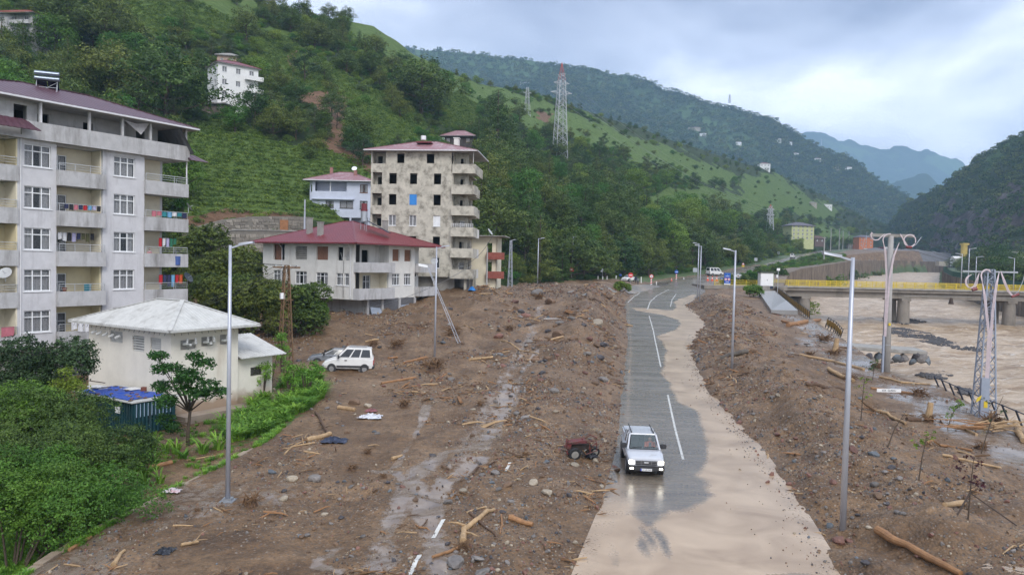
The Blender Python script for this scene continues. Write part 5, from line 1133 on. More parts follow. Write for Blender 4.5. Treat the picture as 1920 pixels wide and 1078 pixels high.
wl.box(9.2,9.4,.9,14.1,3,25.8);wl.box(.3,9.4,14.1,14.3,3,25.8)
wl.build('wall',M_BARE,t)
iw=MB();iw.box(3.2,3.3,1.5,13.5,7.9,25.6);iw.box(.4,3.1,6.8,6.9,7.9,25.6);iw.build('inner_wall',M_DARKC,t)
for k in range(6):
 z0_,z1_=F2[k]-.2,F2[k]+1.12
 p=MB();p.box(-.75 if k<5 else-.25,-.60 if k<5 else-.1,-.9,2.4,z0_,z1_);x0_=-.60 if k<5 else-.1;p.box(x0_,7.5 if k==5 else 3.0,-.9,-.75,z0_,z1_);p.box(x0_,.25,2.26,2.4,z0_,z1_);p.box(x0_,3,-.75,.24,z0_,z0_+.15);p.box(x0_,.24,.24,2.26,z0_,z0_+.15)
 if k<5:p.box(2.86,3.0,-.75,.9,z0_,z1_)
 o=p.build('balcony',M_BARE,t)
 if k==3-1:rail(o,[((-.68,-.8,0),(-.68,2.3,0))],z1_,.5,M_PVC,.3)
 q=MB();q.box(-.05,.1,12.7 if k<5 else 12.2,14.35,F2[k]-.15,F2[k]+1.1);q.build('parapet',M_BARE,t)
 if k<5:s2_=MB();s2_.box(4.0,7.6,-.5,-.38,z0_,z1_);s2_.box(4.0,7.6,-.38,.9,z0_,z0_+.14);s2_.build('balcony',M_BARE if k>2 else M_WHITEP,t)
MB().box(.0,.02,7.58,8.57,18.13,19.6).box(-.03,0,7.55,8.6,18.12,19.62).build('blue_sheet',mat('blue_tarp',(.03,.22,.60),.6,.1,2),t)
for i,(a,c)in enumerate(((10.55,11.65),(7.55,8.6))):window(t,'L',a,c,15.12,16.65,cols=2,transom=False,seed=i,curtain=True)
window(t,'L',4.05,5.1,15.12,16.65,cols=2,transom=False,blank=mat('white_sheet',(.72,.74,.76),.6))
window(t,'L',4.05,5.1,9.12,10.65,cols=1,transom=False,curtain=False);window(t,'L',.5,1.5,7.95,10.1,d=-1.4,cols=1,seed=8,name='balcony_door',inset=.03);window(t,'L',.6,1.4,13.95,16.0,d=-1.4,cols=1,seed=4,name='balcony_door',inset=.03)
gf=MB();gf.box(1.2,9.2,2.0,2.2,2,7.74);gf.box(1.0,1.2,2.0,14,2,7.74);gf.build('ground_floor_wall',M_CONC,t)
for(x,y)in((.1,.1),(.1,4.6),(.1,9.2),(.1,13.9),(3.2,.1),(6.2,.1),(9.1,.1)):MB().box(x-.05,x+.3,y-.0,y+.35,2,7.74).build('column',M_BARE,t)
for(a,c)in((.6,3.0),(3.6,6.0)):MB().box(a,c,.2,.26,4,7.6).build('shutter',M_SHUT,t)
hip_roof(t,-1.0,10.4,-1.3,15.2,25.85,2.0,((4.6,5.6),(4.6,8.6)),M_PINK,step=.28)
tl=loc_of(O2,Y2)
for(x,y)in((-.2,14.2),(-.2,-.6)):MB().bar((x,y,24.1),(x,y,25.8),.09).build('post',M_GREYR,t)
o=MB().box(-.5,.5,-.35,.35,26.2,28.2).box(-.6,.6,-.45,.45,28.2,28.3).build('chimney',M_WHITEP,None,tl(3.5,2.5,0),(0,0,Y2));tag(o,'whitish chimney on the right of the faded roof of the bare block','chimney')
e=empty('roof_tank',tl(3.0,7.4,27.9),Y2,'small white water tank on top of the bare block','water tank');MB().cyl((0,0,0),.38,.6,14).build('tank',M_PVC,e);MB().box(-1.0,1.0,-1.4,.9,-.55,-.4).build('panel',M_RED,e)
rb=empty('balcony_house',tl(12,-1.6,0),Y2,'narrow cream house with red brick balconies behind the bare block','house')
w_=MB();wall(w_,'L',-1.2,3,6,14.2,.2,[(-.4,.4,8.5,10.2),(-.4,.4,11.6,13.2)]);w_.box(0,6,-1.2,-1.0,6,14.2);w_.build('wall',M_CREAM,rb)
for z in(7.6,10.6):MB().box(-.9,.0,-2.4,.4,z,z+1.1).build('balcony',mat('red_block',(.28,.08,.06),.8,.2,3),rb)
MB().box(-1.3,6,-2.6,3,14.2,14.35).build('roof',M_CONC,rb)
dish(tl(11.0,-1.7,14.9),Y2-R(10),'grey satellite dish on the flat roof behind the bare block',.6)
# bluish white house
O3=Vector((-25.88,135,0));Y3=math.atan2(1,0.0);q3=empty('bluish_white_house',O3,Y3,'bluish white two storey villa with faded red hip roof on the slope','house')
M_BLUEW=mat('bluish_white_plaster',(.52,.56,.66),.85,.07,1,dirt=(.38,.40,.46),dirt_scale=.5,dirt_amt=.2)
wl=MB();HO=[(4.3,10.0,22.25,24.0),(.5,1.9,22.1,23.6),(.5,1.9,19.15,20.65),(6.6,8.05,19.3,20.5),(3.1,5.5,19.25,20.55)]
wall(wl,'L',.0,10.3,17.6,24.1,.25,HO);wl.box(.0,9,10.3,10.5,17.6,24.1);wl.box(1.8,2.0,4.3,10.1,21,24.1);wl.box(.25,9,0,.2,17.6,24.1);wl.box(.25,9,.2,10.3,17.5,17.7)
wl.box(.26,2.4,4.1,10.2,22.0,22.2);wl.build('wall',M_BLUEW,q3)
MB().box(2.2,2.3,.3,10.2,17.7,24).build('inner_wall',M_DARKC,q3)
bw=MB();wall(bw,'L',10.3,11.1,17.6,24,.2,[(10.5,10.9,22.1,23.4),(10.5,10.9,19.2,20.6)],d=-.6);bw.build('side_wall',M_BLUEW,q3)
for i,q in enumerate(HO[1:]):window(q3,'L',*q,cols=2,transom=False,frame=M_WOODF if i==0 else M_DARKC,seed=i)
window(q3,'L',6.6,8.5,22.25,23.6,d=-1.8,cols=3,transom=False,frame=M_WOODF,curtain=False)
MB().box(-.12,0,4.0,10.6,17.6,18.8+.0).box(-.6,-.0,2.9,10.6,20.75,20.9).box(-.08,.0,2.9,10.6,20.9,22.1).build('balcony',M_BLUEW,q3)
gw=MB();gw.box(1.5,1.7,0,10.3,13,17.5);[gw.box(0,.3,y,y+.3,13,17.58)for y in(.1,3.4,7.0,10.0)];gw.build('ground_floor_wall',M_BLUEW,q3)
for i,y in enumerate((1.2,4.6,7.8)):MB().box(1.44,1.48,y,y+1.6,14.4,16.8).build('door',M_DARKC,q3)
MB().box(.1,.22,7.2,7.35,22.25,24.05).build('post',M_PVC,q3)
hip_roof(q3,-.9,9.8,-.8,12.0,24.15,2.0,((4.4,4.4),(4.4,6.6)),M_PINK,step=.28)
ql=loc_of(O3,Y3)
for(x,y,z0_,z1_,lb)in((2.6,3.3,24.8,26.3,'brick chimney on the front slope of the villa roof'),(5.5,8.4,25.2,27.1,'chimney at the back left of the villa roof')):
 o=MB().box(-.25,.25,-.25,.25,z0_,z1_).box(-.3,.3,-.3,.3,z1_,z1_+.08).build('chimney',mat('pink_brick',(.3,.15,.13),.9),None,ql(x,y,0));tag(o,lb,'chimney')
dish(ql(4.4,3.9,26.9),0,'white satellite dish on the ridge of the villa roof',.5,M_PVC)
# houses on the slope and beyond
def block(name,label,p,yaw,w_,dpt,floors,fh,m,roofm,rh=1.6,cols=3,cat='house',wm=None,balc=False,base=2.5,over=.6,flat=False,ww=1.1,sidecols=2,frame=None,group=None):
 """house standing at p (middle of its front), front facing local -x... facade 'L' (x=0), side 'R' (y=0); width along y"""
 e=empty(name,p,yaw,label,cat,group);y0=-w_/2;wl_=MB();H=floors*fh;hs=[]
 e2=[]
 for k in range(floors):
  for c in range(cols):
   yc=w_*(c+.5)/cols;hs.append((yc-ww/2,yc+ww/2,k*fh+.95,k*fh+2.2))
  for c in range(sidecols):
   xc=dpt*(c+.5)/sidecols;e2.append((xc-ww/2,xc+ww/2,k*fh+.95,k*fh+2.2))
 sub=Matrix.Translation((0,y0,0))
 wall(wl_,'L',0,w_,-base,H,.25,hs);wall(wl_,'R',.25,dpt,-base,H,.25,e2);wl_.box(dpt-.25,dpt,.25,w_,-base,H-.01);wl_.box(.25,dpt-.25,w_-.25,w_,-base,H-.01)
 wo=wl_.build('wall',m,e,(0,y0,0))
 MB().box(1.6,1.7,1.2,w_-.3,0,H-.1).box(1.7,dpt-.3,1.2,1.3,0,H-.1).build('inner_wall',M_DARKC,e,(0,y0,0))
 for q in hs:o=window(e,'L',*q,cols=2,transom=False,frame=frame,seed=int(q[0]*9));o.location=(0,y0,0)
 for q in e2:o=window(e,'R',*q,cols=2,transom=False,frame=frame,seed=int(q[0]*9));o.location=(0,y0,0)
 if balc:
  for k in range(1 if floors>1 else 0,floors):
   MB().box(-1.1,-.98,w_*.28,w_*.72,k*fh-.15,k*fh+.9).box(-.98,0,w_*.28,w_*.72,k*fh-.15,k*fh).box(-1.0,-.01,w_*.28,w_*.28+.1,k*fh,k*fh+.9).box(-1.0,-.01,w_*.72-.1,w_*.72,k*fh,k*fh+.9).build('balcony',M_PVC,e,(0,y0,0))
 if flat:MB().box(-.3,dpt+.3,-.3,w_+.3,H,H+.2).build('roof',roofm,e,(0,y0,0))
 else:
  L_=max(w_,dpt);r_=((dpt/2,w_*.35),(dpt/2,w_*.65))if w_>=dpt else((dpt*.35,w_/2),(dpt*.65,w_/2))
  o=hip_roof(e,-over,dpt+over,-over,w_+over,H+.02,rh,r_,roofm,step=.35,gutter=False);o.location=(0,y0,0)
 return e
YD=R(90)
M_TANR=mat('pale_tan',(.40,.36,.30),.9,.12,1);M_WHT=mat('bright_white_wall',(.75,.75,.74),.85,.06,1,dirt=(.5,.5,.48),dirt_scale=.5,dirt_amt=.2)
p=P(398,190,176);block('white_hillside_house','white three storey house with red roof and side balconies high on the slope',(p.x,p.y,p.z-0.3),R(40),7,9.5,3,2.9,M_WHT,M_RED,1.6,2,balc=False,sidecols=3,base=6)
hb=P(407,190,192)
hw=bpy.data.objects['white_hillside_house']
for k in(1,2):MB().box(6.2,10.4,-4.6,-3.5,k*2.9-.1,k*2.9+.05).box(6.2,10.4,-4.6,-4.5,k*2.9+.05,k*2.9+.9).box(10.3,10.4,-4.5,-3.5,k*2.9+.05,k*2.9+.9).build('balcony',M_WHT,hw)
p=P(393,225,172);block('old_wooden_barn','weathered wooden and stone barn below the white hillside house',(p.x,p.y,p.z-1),R(80),7.2,6,2,2.3,mat('old_board',(.16,.13,.11),.9,.3,1.2,dirt=(.35,.3,.26),dirt_scale=.6,dirt_amt=.4),mat('rusty_sheet',(.14,.10,.08),.8,.3,1),.8,3,'barn',ww=.7,frame=M_WOOD)
p=P(425,118,205);block('pink_hillside_house','small pinkish house half hidden above the white hillside house',(p.x,p.y,p.z-1),R(100),5,5,1,2.9,mat('pink_wall',(.42,.30,.24),.9,.15,1),M_CONC,1.2,2,ww=.8)
p=P(14,88,188);block('corner_apartment_house','grey three storey apartment house with red roof in the top left corner',(p.x,p.y,p.z-.5),R(84),13.5,9,3,2.9,M_PARA,mat('brick_red_roof',(.24,.05,.03),.6,.15,1),2.2,4,'apartment house',balc=False,base=5,over=1.0)
ca=bpy.data.objects['corner_apartment_house']
for k in(1,2):MB().box(-1.3,-1.2,-6.7,-1.5,2.95*k-.1,2.95*k+.85).box(-1.2,0,-6.7,-1.5,2.95*k-.1,2.95*k).build('balcony',M_PARA,ca)
mb=MB();roof_face(mb,(-2.4,-6.6,5.9+2.2),(-2.4,-.6,8.1),(0,-.6,8.75),(0,-6.6,8.75),step=.3);mb.build('awning',mat('cream_awning',(.55,.45,.28),.8),ca)
p=P(858,300,232);wh=block('dark_wooden_house','old dark timber house with faded red hip roof behind the bare block',(p.x,p.y,p.z-1.0),R(84),9.3,8,3,2.75,mat('dark_timber',(.055,.045,.042),.9,.35,1.5,bump=.5,bscale=9,dirt=(.13,.11,.10),dirt_scale=.8,dirt_amt=.4),M_PINK,2.3,3,frame=mat('light_wood',(.30,.20,.12),.8),base=4,over=1.0)
w_=MB();wall(w_,'L',0,4.2,2.7,7.9,.2,[(1.2,2.2,5.5,6.9)],d=.2);w_.build('white_side_wall',M_WHT,wh,(0,4.2,0))
mb=MB();roof_face(mb,(-.8,4.4,8.5),(-.8,9.5,7.6),(3.5,9.3,8.3),(3.5,4.6,9.2),step=.35);mb.build('side_roof',M_PINK,wh)
p=P(886,292,236);sh_=empty('open_shed',(p.x,p.y,p.z-2),R(88),'small open timber shed right of the dark wooden house','shed')
for(x,y)in((0,-1.5),(0,1.5),(3,-1.5),(3,1.5)):MB().box(x-.1,x+.1,y-.1,y+.1,0,3.2).build('post',M_WOOD,sh_)
MB().hexa([(-.5,-2.2,3.0),(3.5,-2.2,3.4),(3.5,2.2,3.4),(-.5,2.2,3.0),(-.5,-2.2,3.1),(3.5,-2.2,3.5),(3.5,2.2,3.5),(-.5,2.2,3.1)]).build('roof',M_PINK,sh_)
p=P(659,166,250);hh_=empty('white_hut',(p.x,p.y,p.z-.6),R(90),'tiny white hut with flat roof grown over with plants on the tea slope','hut')
w_=MB();wall(w_,'L',-2.3,2.3,-.5,2.5,.25,[(-1.7,-.6,.8,2.1),(-.1,1.7,.2,2.1)]);w_.box(.25,4,-2.3,-2.05,-.5,2.5);w_.box(.25,4,2.05,2.3,-.5,2.5);w_.box(3.75,4,-2.05,2.05,-.5,2.5);w_.build('wall',M_WHT,hh_)
MB().box(-.3,4.3,-2.6,2.6,2.5,2.75).build('roof',M_CONC,hh_)
def hill_house(px,py,wpx,label,floors=1,m=None,roofm=None,flat=False,hpx=None,only=None,yaw=90,name='hillside_house',cols=3,dep=None):
 q=hit(px,py,only);pt=q[0]if q else P(px,py,600);sc__=pt.y/FPX;w2=wpx*sc__;fh=(hpx or wpx*.45)*sc__/floors
 return block(name,label,(pt.x,pt.y-1,pt.z-.8),R(yaw),w2,dep or w2*.8,floors,max(2.4,fh),m or M_WHT,roofm or M_RED,w2*.14,cols,flat=flat,ww=min(1.3,w2/cols*.45),base=w2*.3,over=.4)
hill_house(983,160,17,'white cottage with dark roof on the skyline of the green ridge',m=M_WHT,roofm=M_CONC,hpx=6,flat=True)
hill_house(1302,245,22,'long pale house with red roof on the blue mountain, upper left',m=M_TANR,hpx=6,name='mountain_house')
hill_house(1318,256,12,'white box house on the blue mountain below a red roofed one',m=M_WHT,roofm=M_CONC,hpx=6,flat=True,name='mountain_house')
hill_house(1385,272,10,'small white house on the blue mountain near its middle',hpx=6,name='mountain_house')
hill_house(1459,267,11,'white house high on the blue mountain at the right shoulder',hpx=7,name='mountain_house')
hill_house(1481,271,8,'tiny white house right of the shoulder house on the blue mountain',hpx=5,name='mountain_house')
hill_house(1492,293,10,'tiny house with pink roof on the blue mountain',hpx=6,roofm=M_PINK,name='mountain_house')
hill_house(1533,302,12,'long pink roofed house on the blue mountain',hpx=5,roofm=M_PINK,name='mountain_house')
hill_house(1570,320,10,'grey house on the blue mountain beside a white one',hpx=6,m=M_TANR,name='mountain_house')
hill_house(1591,319,12,'white house on the lower right of the blue mountain',hpx=6,name='mountain_house')
hill_house(1434,318,19,'white house with red roof at the right end of the green ridge',2,hpx=12,cols=3,only='hillside')
hill_house(1349,386,18,'white house with dark roof in the trees of the lower green slope',1,hpx=10,roofm=M_CONC,only='hillside')
hill_house(1364,416,14,'small cream house hidden in trees under the dark roofed one',1,hpx=9,m=M_CREAM,only='hillside')
hill_house(1552,390,15,'white flat roofed house on the far green slope',1,hpx=8,flat=True,roofm=M_CONC,only='hillside')
hill_house(1524,386,14,'pale unfinished house on the far green slope beside a soil scar',1,hpx=7,m=M_TANR,roofm=M_CONC,only='hillside')
p=P(1505,448,445);block('yellow_apartment_house','pale yellow green apartment house with dark hip roof beside the climbing road',(p.x,p.y,p.z-1),R(100),14.5,10,4,2.2,mat('yellow_green_wall',(.48,.50,.26),.85,.08,1),mat('slate_roof',(.10,.09,.11),.6,.1,1),2.2,5,'apartment house',balc=False,base=5,over=.9)
p=P(1624,459,640);block('orange_house','orange and white three storey building with grey roof at the end of the road',(p.x,p.y,p.z-2),R(95),12.5,10,3,2.8,mat('orange_wall',(.56,.20,.09),.85,.08,1),mat('slate_roof',(.10,.09,.11),.6),2.0,3,'house',base=3)
p=P(1537,451,480);block('brown_shed','brown roofed shed between the yellow house and the poles',(p.x,p.y,p.z-1.5),R(100),7,6,1,3,mat('brown_wall',(.14,.10,.09),.9),mat('brown_roof',(.12,.07,.06),.8),1.6,2,'shed')
p=P(1601,461,650);block('low_garage','low tan garage left of the orange building',(p.x,p.y,p.z-1),R(95),7,6,1,3,M_TANR,M_CONC,.8,2,'garage',flat=True)
pl=P(1798,492,560);cp_=empty('concrete_plant',(pl.x,pl.y,pl.z-3),0,'white batching plant with yellow silo below the crag','concrete plant')
MB().cyl((3.5,0,4),2.2,12,14).build('silo',mat('silo_yellow',(.62,.45,.10),.6,.1,.5),cp_);
for x in(1.8,5.2):MB().box(x-.2,x+.2,-.2,.2,0,4).build('leg',M_CONC,cp_)
MB().box(-5,1,-3,3,0,6).prof([(-3.3,6),(3.3,6),(0,7.6)],-5.2,1.2).build('hall',M_WHT,cp_);MB().box(-16,-9,-2,3,0,3.4).build('low_hall',M_TANR,cp_)
MB().box(1.4,5.8,-2.4,2.4,16,17.4).build('silo_top',mat('silo_yellow',(.62,.45,.10)),cp_)
p=P(1915,492,420);block('white_roadside_house','white house with grey roof at the right edge behind the trees',(p.x,p.y,p.z-2),R(90),12,10,2,3,M_WHT,M_CONC,2,3)
# stone walls on the slope
M_MORT=mat('mortar',(.20,.185,.16),.95,.2,2)
def stone_wall(name,label,pts,th=.5,nmax=290,stw=1.1,sth=.55,cap=False):
 """pts: (x, y, zbottom, ztop); a mortar body with proud stones, each a part"""
 e=empty(name,(0,0,0),0,label,'wall');body=MB();n=0;rn=random.Random(4);vs=[]
 for(x0,y0,b0,t0),(x1,y1,b1,t1)in zip(pts[:-1],pts[1:]):
  d=Vector((x1-x0,y1-y0,0));L_=d.length;d/=L_;nr=Vector((d.y,-d.x,0))
  if nr.dot(Vector((x0,y0,0)))>0:nr=-nr
  a=Vector((x0,y0,0));c=Vector((x1,y1,0));k=-nr*th
  body.hexa([(*a.xy,b0),(*c.xy,b1),(*(c+k).xy,b1),(*(a+k).xy,b0),(*a.xy,t0),(*c.xy,t1),(*(c+k).xy,t1),(*(a+k).xy,t0)])
 body.build('wall_body',M_MORT,e);sts=[]
 for(x0,y0,b0,t0),(x1,y1,b1,t1)in zip(pts[:-1],pts[1:]):
  d=Vector((x1-x0,y1-y0,0));L_=d.length;d/=L_;nr=Vector((d.y,-d.x,0))
  if nr.dot(Vector((x0,y0,0)))>0:nr=-nr
  r_=0
  while True:
   z=.1+r_*sth;x=rn.random()*stw*.4
   if b0+z>max(t0,t1):break
   while x<L_-.3:
    w_=stw*rn.uniform(.5,1.15);f=x/L_;zb=b0+(b1-b0)*f;zt=t0+(t1-t0)*f
    if zb+z+sth<zt and x+w_<L_+.1:
     sts.append((Vector((x0,y0,0))+d*(x+w_/2)+nr*.0+Vector((0,0,zb+z+sth/2)),w_,math.atan2(d.y,d.x)))
    x+=w_+.06
   r_+=1
 tm=[]
 for i in range(5):
  bm=bmesh.new();bmesh.ops.create_cube(bm,size=1)
  for v in bm.verts:v.co+=Vector((rn.uniform(-.12,.12),rn.uniform(-.1,.1),rn.uniform(-.12,.12)))
  me=bpy.data.meshes.new('stone');bm.to_mesh(me);bm.free();me.materials.append(M_STONEW);tm.append(me)
 rn.shuffle(sts)
 for p_,w_,a in sts[:nmax]:
  o=link(rn.choice(tm),'stone',e,p_,(0,0,a));o.scale=(w_,.22,sth*.9)
 if len(sts)>nmax:
  rest_=MB()
  for p_,w_,a in sts[nmax:]:
   c_,s_=math.cos(a),math.sin(a);q=[]
   for dz in(-.43,.43):
    for dx,dy in((-.5,-.11),(.5,-.11),(.5,.11),(-.5,.11)):
     X_=dx*w_+rn.uniform(-.05,.05);Y_=dy+rn.uniform(-.03,.03);q.append((p_.x+X_*c_-Y_*s_,p_.y+X_*s_+Y_*c_,p_.z+dz*sth+rn.uniform(-.03,.03)))
   rest_.hexa(q)
  o=rest_.build('stonework',M_STONEW,e);o['kind']='stuff'
 return e
def wp(px,yb,yt,D):a=P(px,yb,D);b_=P(px,yt,D);return(a.x,a.y,a.z-.3,b_.z)
stone_wall('stone_retaining_wall','long grey stone retaining wall below the tea slope',[wp(345,446,430,102),wp(375,440,424,104),wp(420,437,412,107),wp(470,435,406,110),wp(500,435,405.5,112),wp(580,438,407,117)],stw=.9,sth=.42)
stone_wall('stone_terrace_wall','lower stone wall with pale coping behind the red roofed house',[wp(395,470,440.5,101),wp(440,470,433,103),wp(520,470,434,107),wp(600,470,436.5,110),wp(700,470,438,112)],stw=.9,sth=.5,nmax=200)
cp=MB();tp_=[(395,440,101),(440,432.5,103),(520,433.5,107),(600,436,110),(700,437.5,112)]
tw=[P(*q)for q in tp_]
for a,c in zip(tw[:-1],tw[1:]):cp.hexa([(a.x,a.y-.15,a.z),(c.x,c.y-.15,c.z),(c.x,c.y+4.5,c.z),(a.x,a.y+2.2,a.z),(a.x,a.y-.15,a.z+.18),(c.x,c.y-.15,c.z+.18),(c.x,c.y+4.5,c.z+.18),(a.x,a.y+2.2,a.z+.18)])
cp.build('terrace_road',M_CONC);bpy.data.objects['terrace_road']['kind']='structure'
MB().box(0,.0001,0,.0001,0,.0001)if False else None
q=P(541,430,114);o=MB().box(-.6,.6,-.1,.1,0,1.9).build('rusty_gate',mat('rust',(.28,.13,.06),.85,.3,2),None,(q.x,q.y-2.2,q.z-.6));tag(o,'small rusty orange plate leaning on the stone retaining wall','plate')
# river walls
def wall_ribbon(name,label,pts,th,m,posts=0,thing=True):
 """pts (x, y, zb, zt)"""
 e=empty(name,(0,0,0),0,label,'wall');mb=MB()
 for(x0,y0,b0,t0),(x1,y1,b1,t1)in zip(pts[:-1],pts[1:]):
  d=Vector((x1-x0,y1-y0,0)).normalized();k=Vector((-d.y,d.x,0))*th
  mb.hexa([(x0,y0,b0),(x1,y1,b1),(x1+k.x,y1+k.y,b1),(x0+k.x,y0+k.y,b0),(x0,y0,t0),(x1,y1,t1),(x1+k.x,y1+k.y,t1),(x0+k.x,y0+k.y,t0)])
 mb.build('wall_panel',m,e)
 if posts:
  rb_=MB()
  for(x0,y0,b0,t0),(x1,y1,b1,t1)in zip(pts[:-1],pts[1:]):
   L_=math.hypot(x1-x0,y1-y0);n=int(L_/posts)
   for i in range(n):
    f=i/n;x=x0+(x1-x0)*f;y=y0+(y1-y0)*f;rb_.box(x-.12,x+.12,y-.12,y+.12,b0+(b1-b0)*f,t0+(t1-t0)*f+.02)
  o=rb_.build('formwork_rib',m,e);o['kind']='stuff'
 return e
M_RWALL=mat('river_wall_concrete',(.20,.16,.125),.92,.25,.5,bump=.2,dirt=(.08,.065,.05),dirt_scale=.35,dirt_amt=.65,streak=True)
wy=[176,190,205,240,300,350,400,480,560,640,680]
wall_ribbon('river_wall','tall brown streaked concrete wall along the left bank behind the bridge',[(float(xat(EB,y))+.05,y,float(zwater(y))-3,float(np.interp(y,[176,205,240,400,560,680],[6.2,9.0,10.2,15.3,18.2,19.0])))for y in wy],5,M_RWALL,2.5)
wall_ribbon('river_wall','concrete river wall under and beyond the right end of the bridge',[(float(xat(EC,y))-.1,y,float(zwater(y))-3,float(np.interp(y,[8,171,230,330,600],[4.2,5.4,6.8,10.4,13.5])))for y in(8,60,100,140,171,196,240,284,330,420,600)],-.8,M_RWALL,3)
wall_ribbon('green_fence','dark green mesh fence on top of the right river wall',[(float(xat(EC,y))+.3,y,float(np.interp(y,[171,230,330,600],[5.4,6.8,10.4,13.5])),float(np.interp(y,[171,230,330,600],[5.4,6.8,10.4,13.5]))+1.9)for y in(180,196,240,284,330,420,600)],-.06,mat('green_mesh',(.008,.075,.05),.7,.15,2))
wall_ribbon('bank_wall','low concrete river bank wall beside the mud flat',[(float(xat(EB,y))+.25,y,float(zwater(y))-3,g1(float(xat(EB,y))-1.2,y,None)-.1)for y in(12,30,46,55,62,66)],.5,M_RWALL)
wall_ribbon('bank_wall','concrete bank wall under the sidewalk by the bridge',[(float(xat(EB,y))+.25,y,float(zwater(y))-3,g1(float(xat(EB,y))-1.2,y,None)-.05)for y in(92,100,111,125,142,160,176)],.5,M_RWALL)
M_GRAV=mat('grey_gravel',(.16,.155,.16),.95,.4,.6,bump=.6,bscale=1.2,dirt=(.10,.085,.075),dirt_scale=.05,dirt_amt=.5)
loft('gravel_bank',[[(1540,492,400),(1600,490,402),(1690,490,562),(1760,495,640),(1850,500,700)],[(1540,474,500),(1600,470,600),(1640,466,640),(1700,468,660),(1780,474,690),(1850,486,720)]],1540,1850,90,20,M_GRAV,(.8,.1))
def bar_(poly,label,h=.35):
 W=[onz(a,b_,float(zwater(onz(a,b_,-2.2).y))+.3)for a,b_ in poly];cx=sum(p.x for p in W)/len(W);cy_=sum(p.y for p in W)/len(W);rg=np.random.default_rng(8)
 xs=np.array([p.x for p in W]);ys=np.array([p.y for p in W]);n=int(5200*min(1,(xs.max()-xs.min())*(ys.max()-ys.min())/900)+200);q=np.stack([rg.uniform(xs.min(),xs.max(),n),rg.uniform(ys.min(),ys.max(),n)],1)
 jx=q[:,0]+1.2*fbm(q[:,0],q[:,1],.6,3,4);jy=q[:,1]+1.2*fbm(q[:,0],q[:,1],.6,3,6);k=inpoly(jx,jy,list(zip(xs,ys)));q=q[k]
 z=zwater(q[:,1])+.12;scatter('gravel_bar',np.column_stack([q,z]),rg.uniform(.15,.55,len(q))*[1],rg.uniform(0,6,len(q)),rg.integers(0,3,len(q)),GST,label,'gravel')
def stone_mesh(name,seed,m,sub=1,sq=(1,.8,.55),rough=.25):
 bm=bmesh.new();bmesh.ops.create_icosphere(bm,subdivisions=sub,radius=.5);rn=random.Random(seed)
 ax=[Vector((rn.gauss(0,1),rn.gauss(0,1),rn.gauss(0,1))).normalized()for _ in range(7)];cut=[rn.uniform(.26,.46)for _ in ax]
 for v in bm.verts:
  p=v.co.copy()
  for a,c in zip(ax,cut):
   d=p.dot(a)
   if d>c:p-=a*(d-c)*.9
  p+=p.normalized()*rn.uniform(-.03,.03)*(rough*4);v.co=Vector((p.x*sq[0],p.y*sq[1],p.z*sq[2]))*1.25
 me=bpy.data.meshes.new(name);bm.to_mesh(me);bm.free();me.materials.append(m);return me
M_ST=[mat('rock_grey',(.165,.15,.14),.7,.25,4,objvar=.35),mat('rock_brown',(.15,.095,.06),.75,.25,4,objvar=.3),mat('rock_blue',(.10,.115,.13),.6,.2,4,objvar=.3),mat('rock_pale',(.30,.255,.195),.75,.2,4,objvar=.25),mat('rock_red',(.17,.085,.065),.7,.25,4,objvar=.3),mat('rock_dark',(.055,.05,.055),.6,.25,4,objvar=.3)]
M_BARG=mat('bar_stone',(.075,.072,.075),.8,.3,3)
GST=[stone_mesh('bar_stone',60+i,M_BARG,1)for i in range(3)]
bar_([(1662,612),(1690,612),(1740,622),(1790,640),(1842,652),(1838,658),(1780,650),(1700,632),(1664,622)],'dark gravel bar lying diagonally in the brown river')
bar_([(1716,700),(1735,694),(1765,693),(1782,700),(1770,708),(1738,706)],'small gravel patch in the river near the lattice pole')
bar_([(1660,590),(1712,592),(1735,598),(1700,606),(1665,602)],'brushwood and stones caught at the middle bridge pier')
bar_([(1790,722),(1812,724),(1830,734),(1815,738),(1795,732)],'scattered stones in the river beside the bank fence')
cs=P(1655,655,92);e=empty('broken_slab',(cs.x,cs.y,-1.2),0,'broken concrete slab lying on dark boulders at the river edge','concrete slab')
MB().hexa([(-5.2,-1.4,1.7),(4.6,-1.8,1.35),(4.9,1.6,1.5),(-5.0,2.2,1.9),(-5.2,-1.4,2.15),(4.6,-1.8,1.75),(4.9,1.6,1.9),(-5.0,2.2,2.3)]).build('slab',M_CONC,e,bevel=.05)
rn=random.Random(5)
for i in range(15):
 x=-4.6+i*.66;o=link(stone_mesh('boulder',i,M_ST[[5,0,2][i%3]],2),'boulder',e,(x,-1.6+rn.uniform(-.3,.3),.75+rn.uniform(-.3,.3)),(rn.uniform(0,3),rn.uniform(0,3),rn.uniform(0,3)));s_=rn.uniform(.9,1.35);o.scale=(s_,s_,s_*.8)
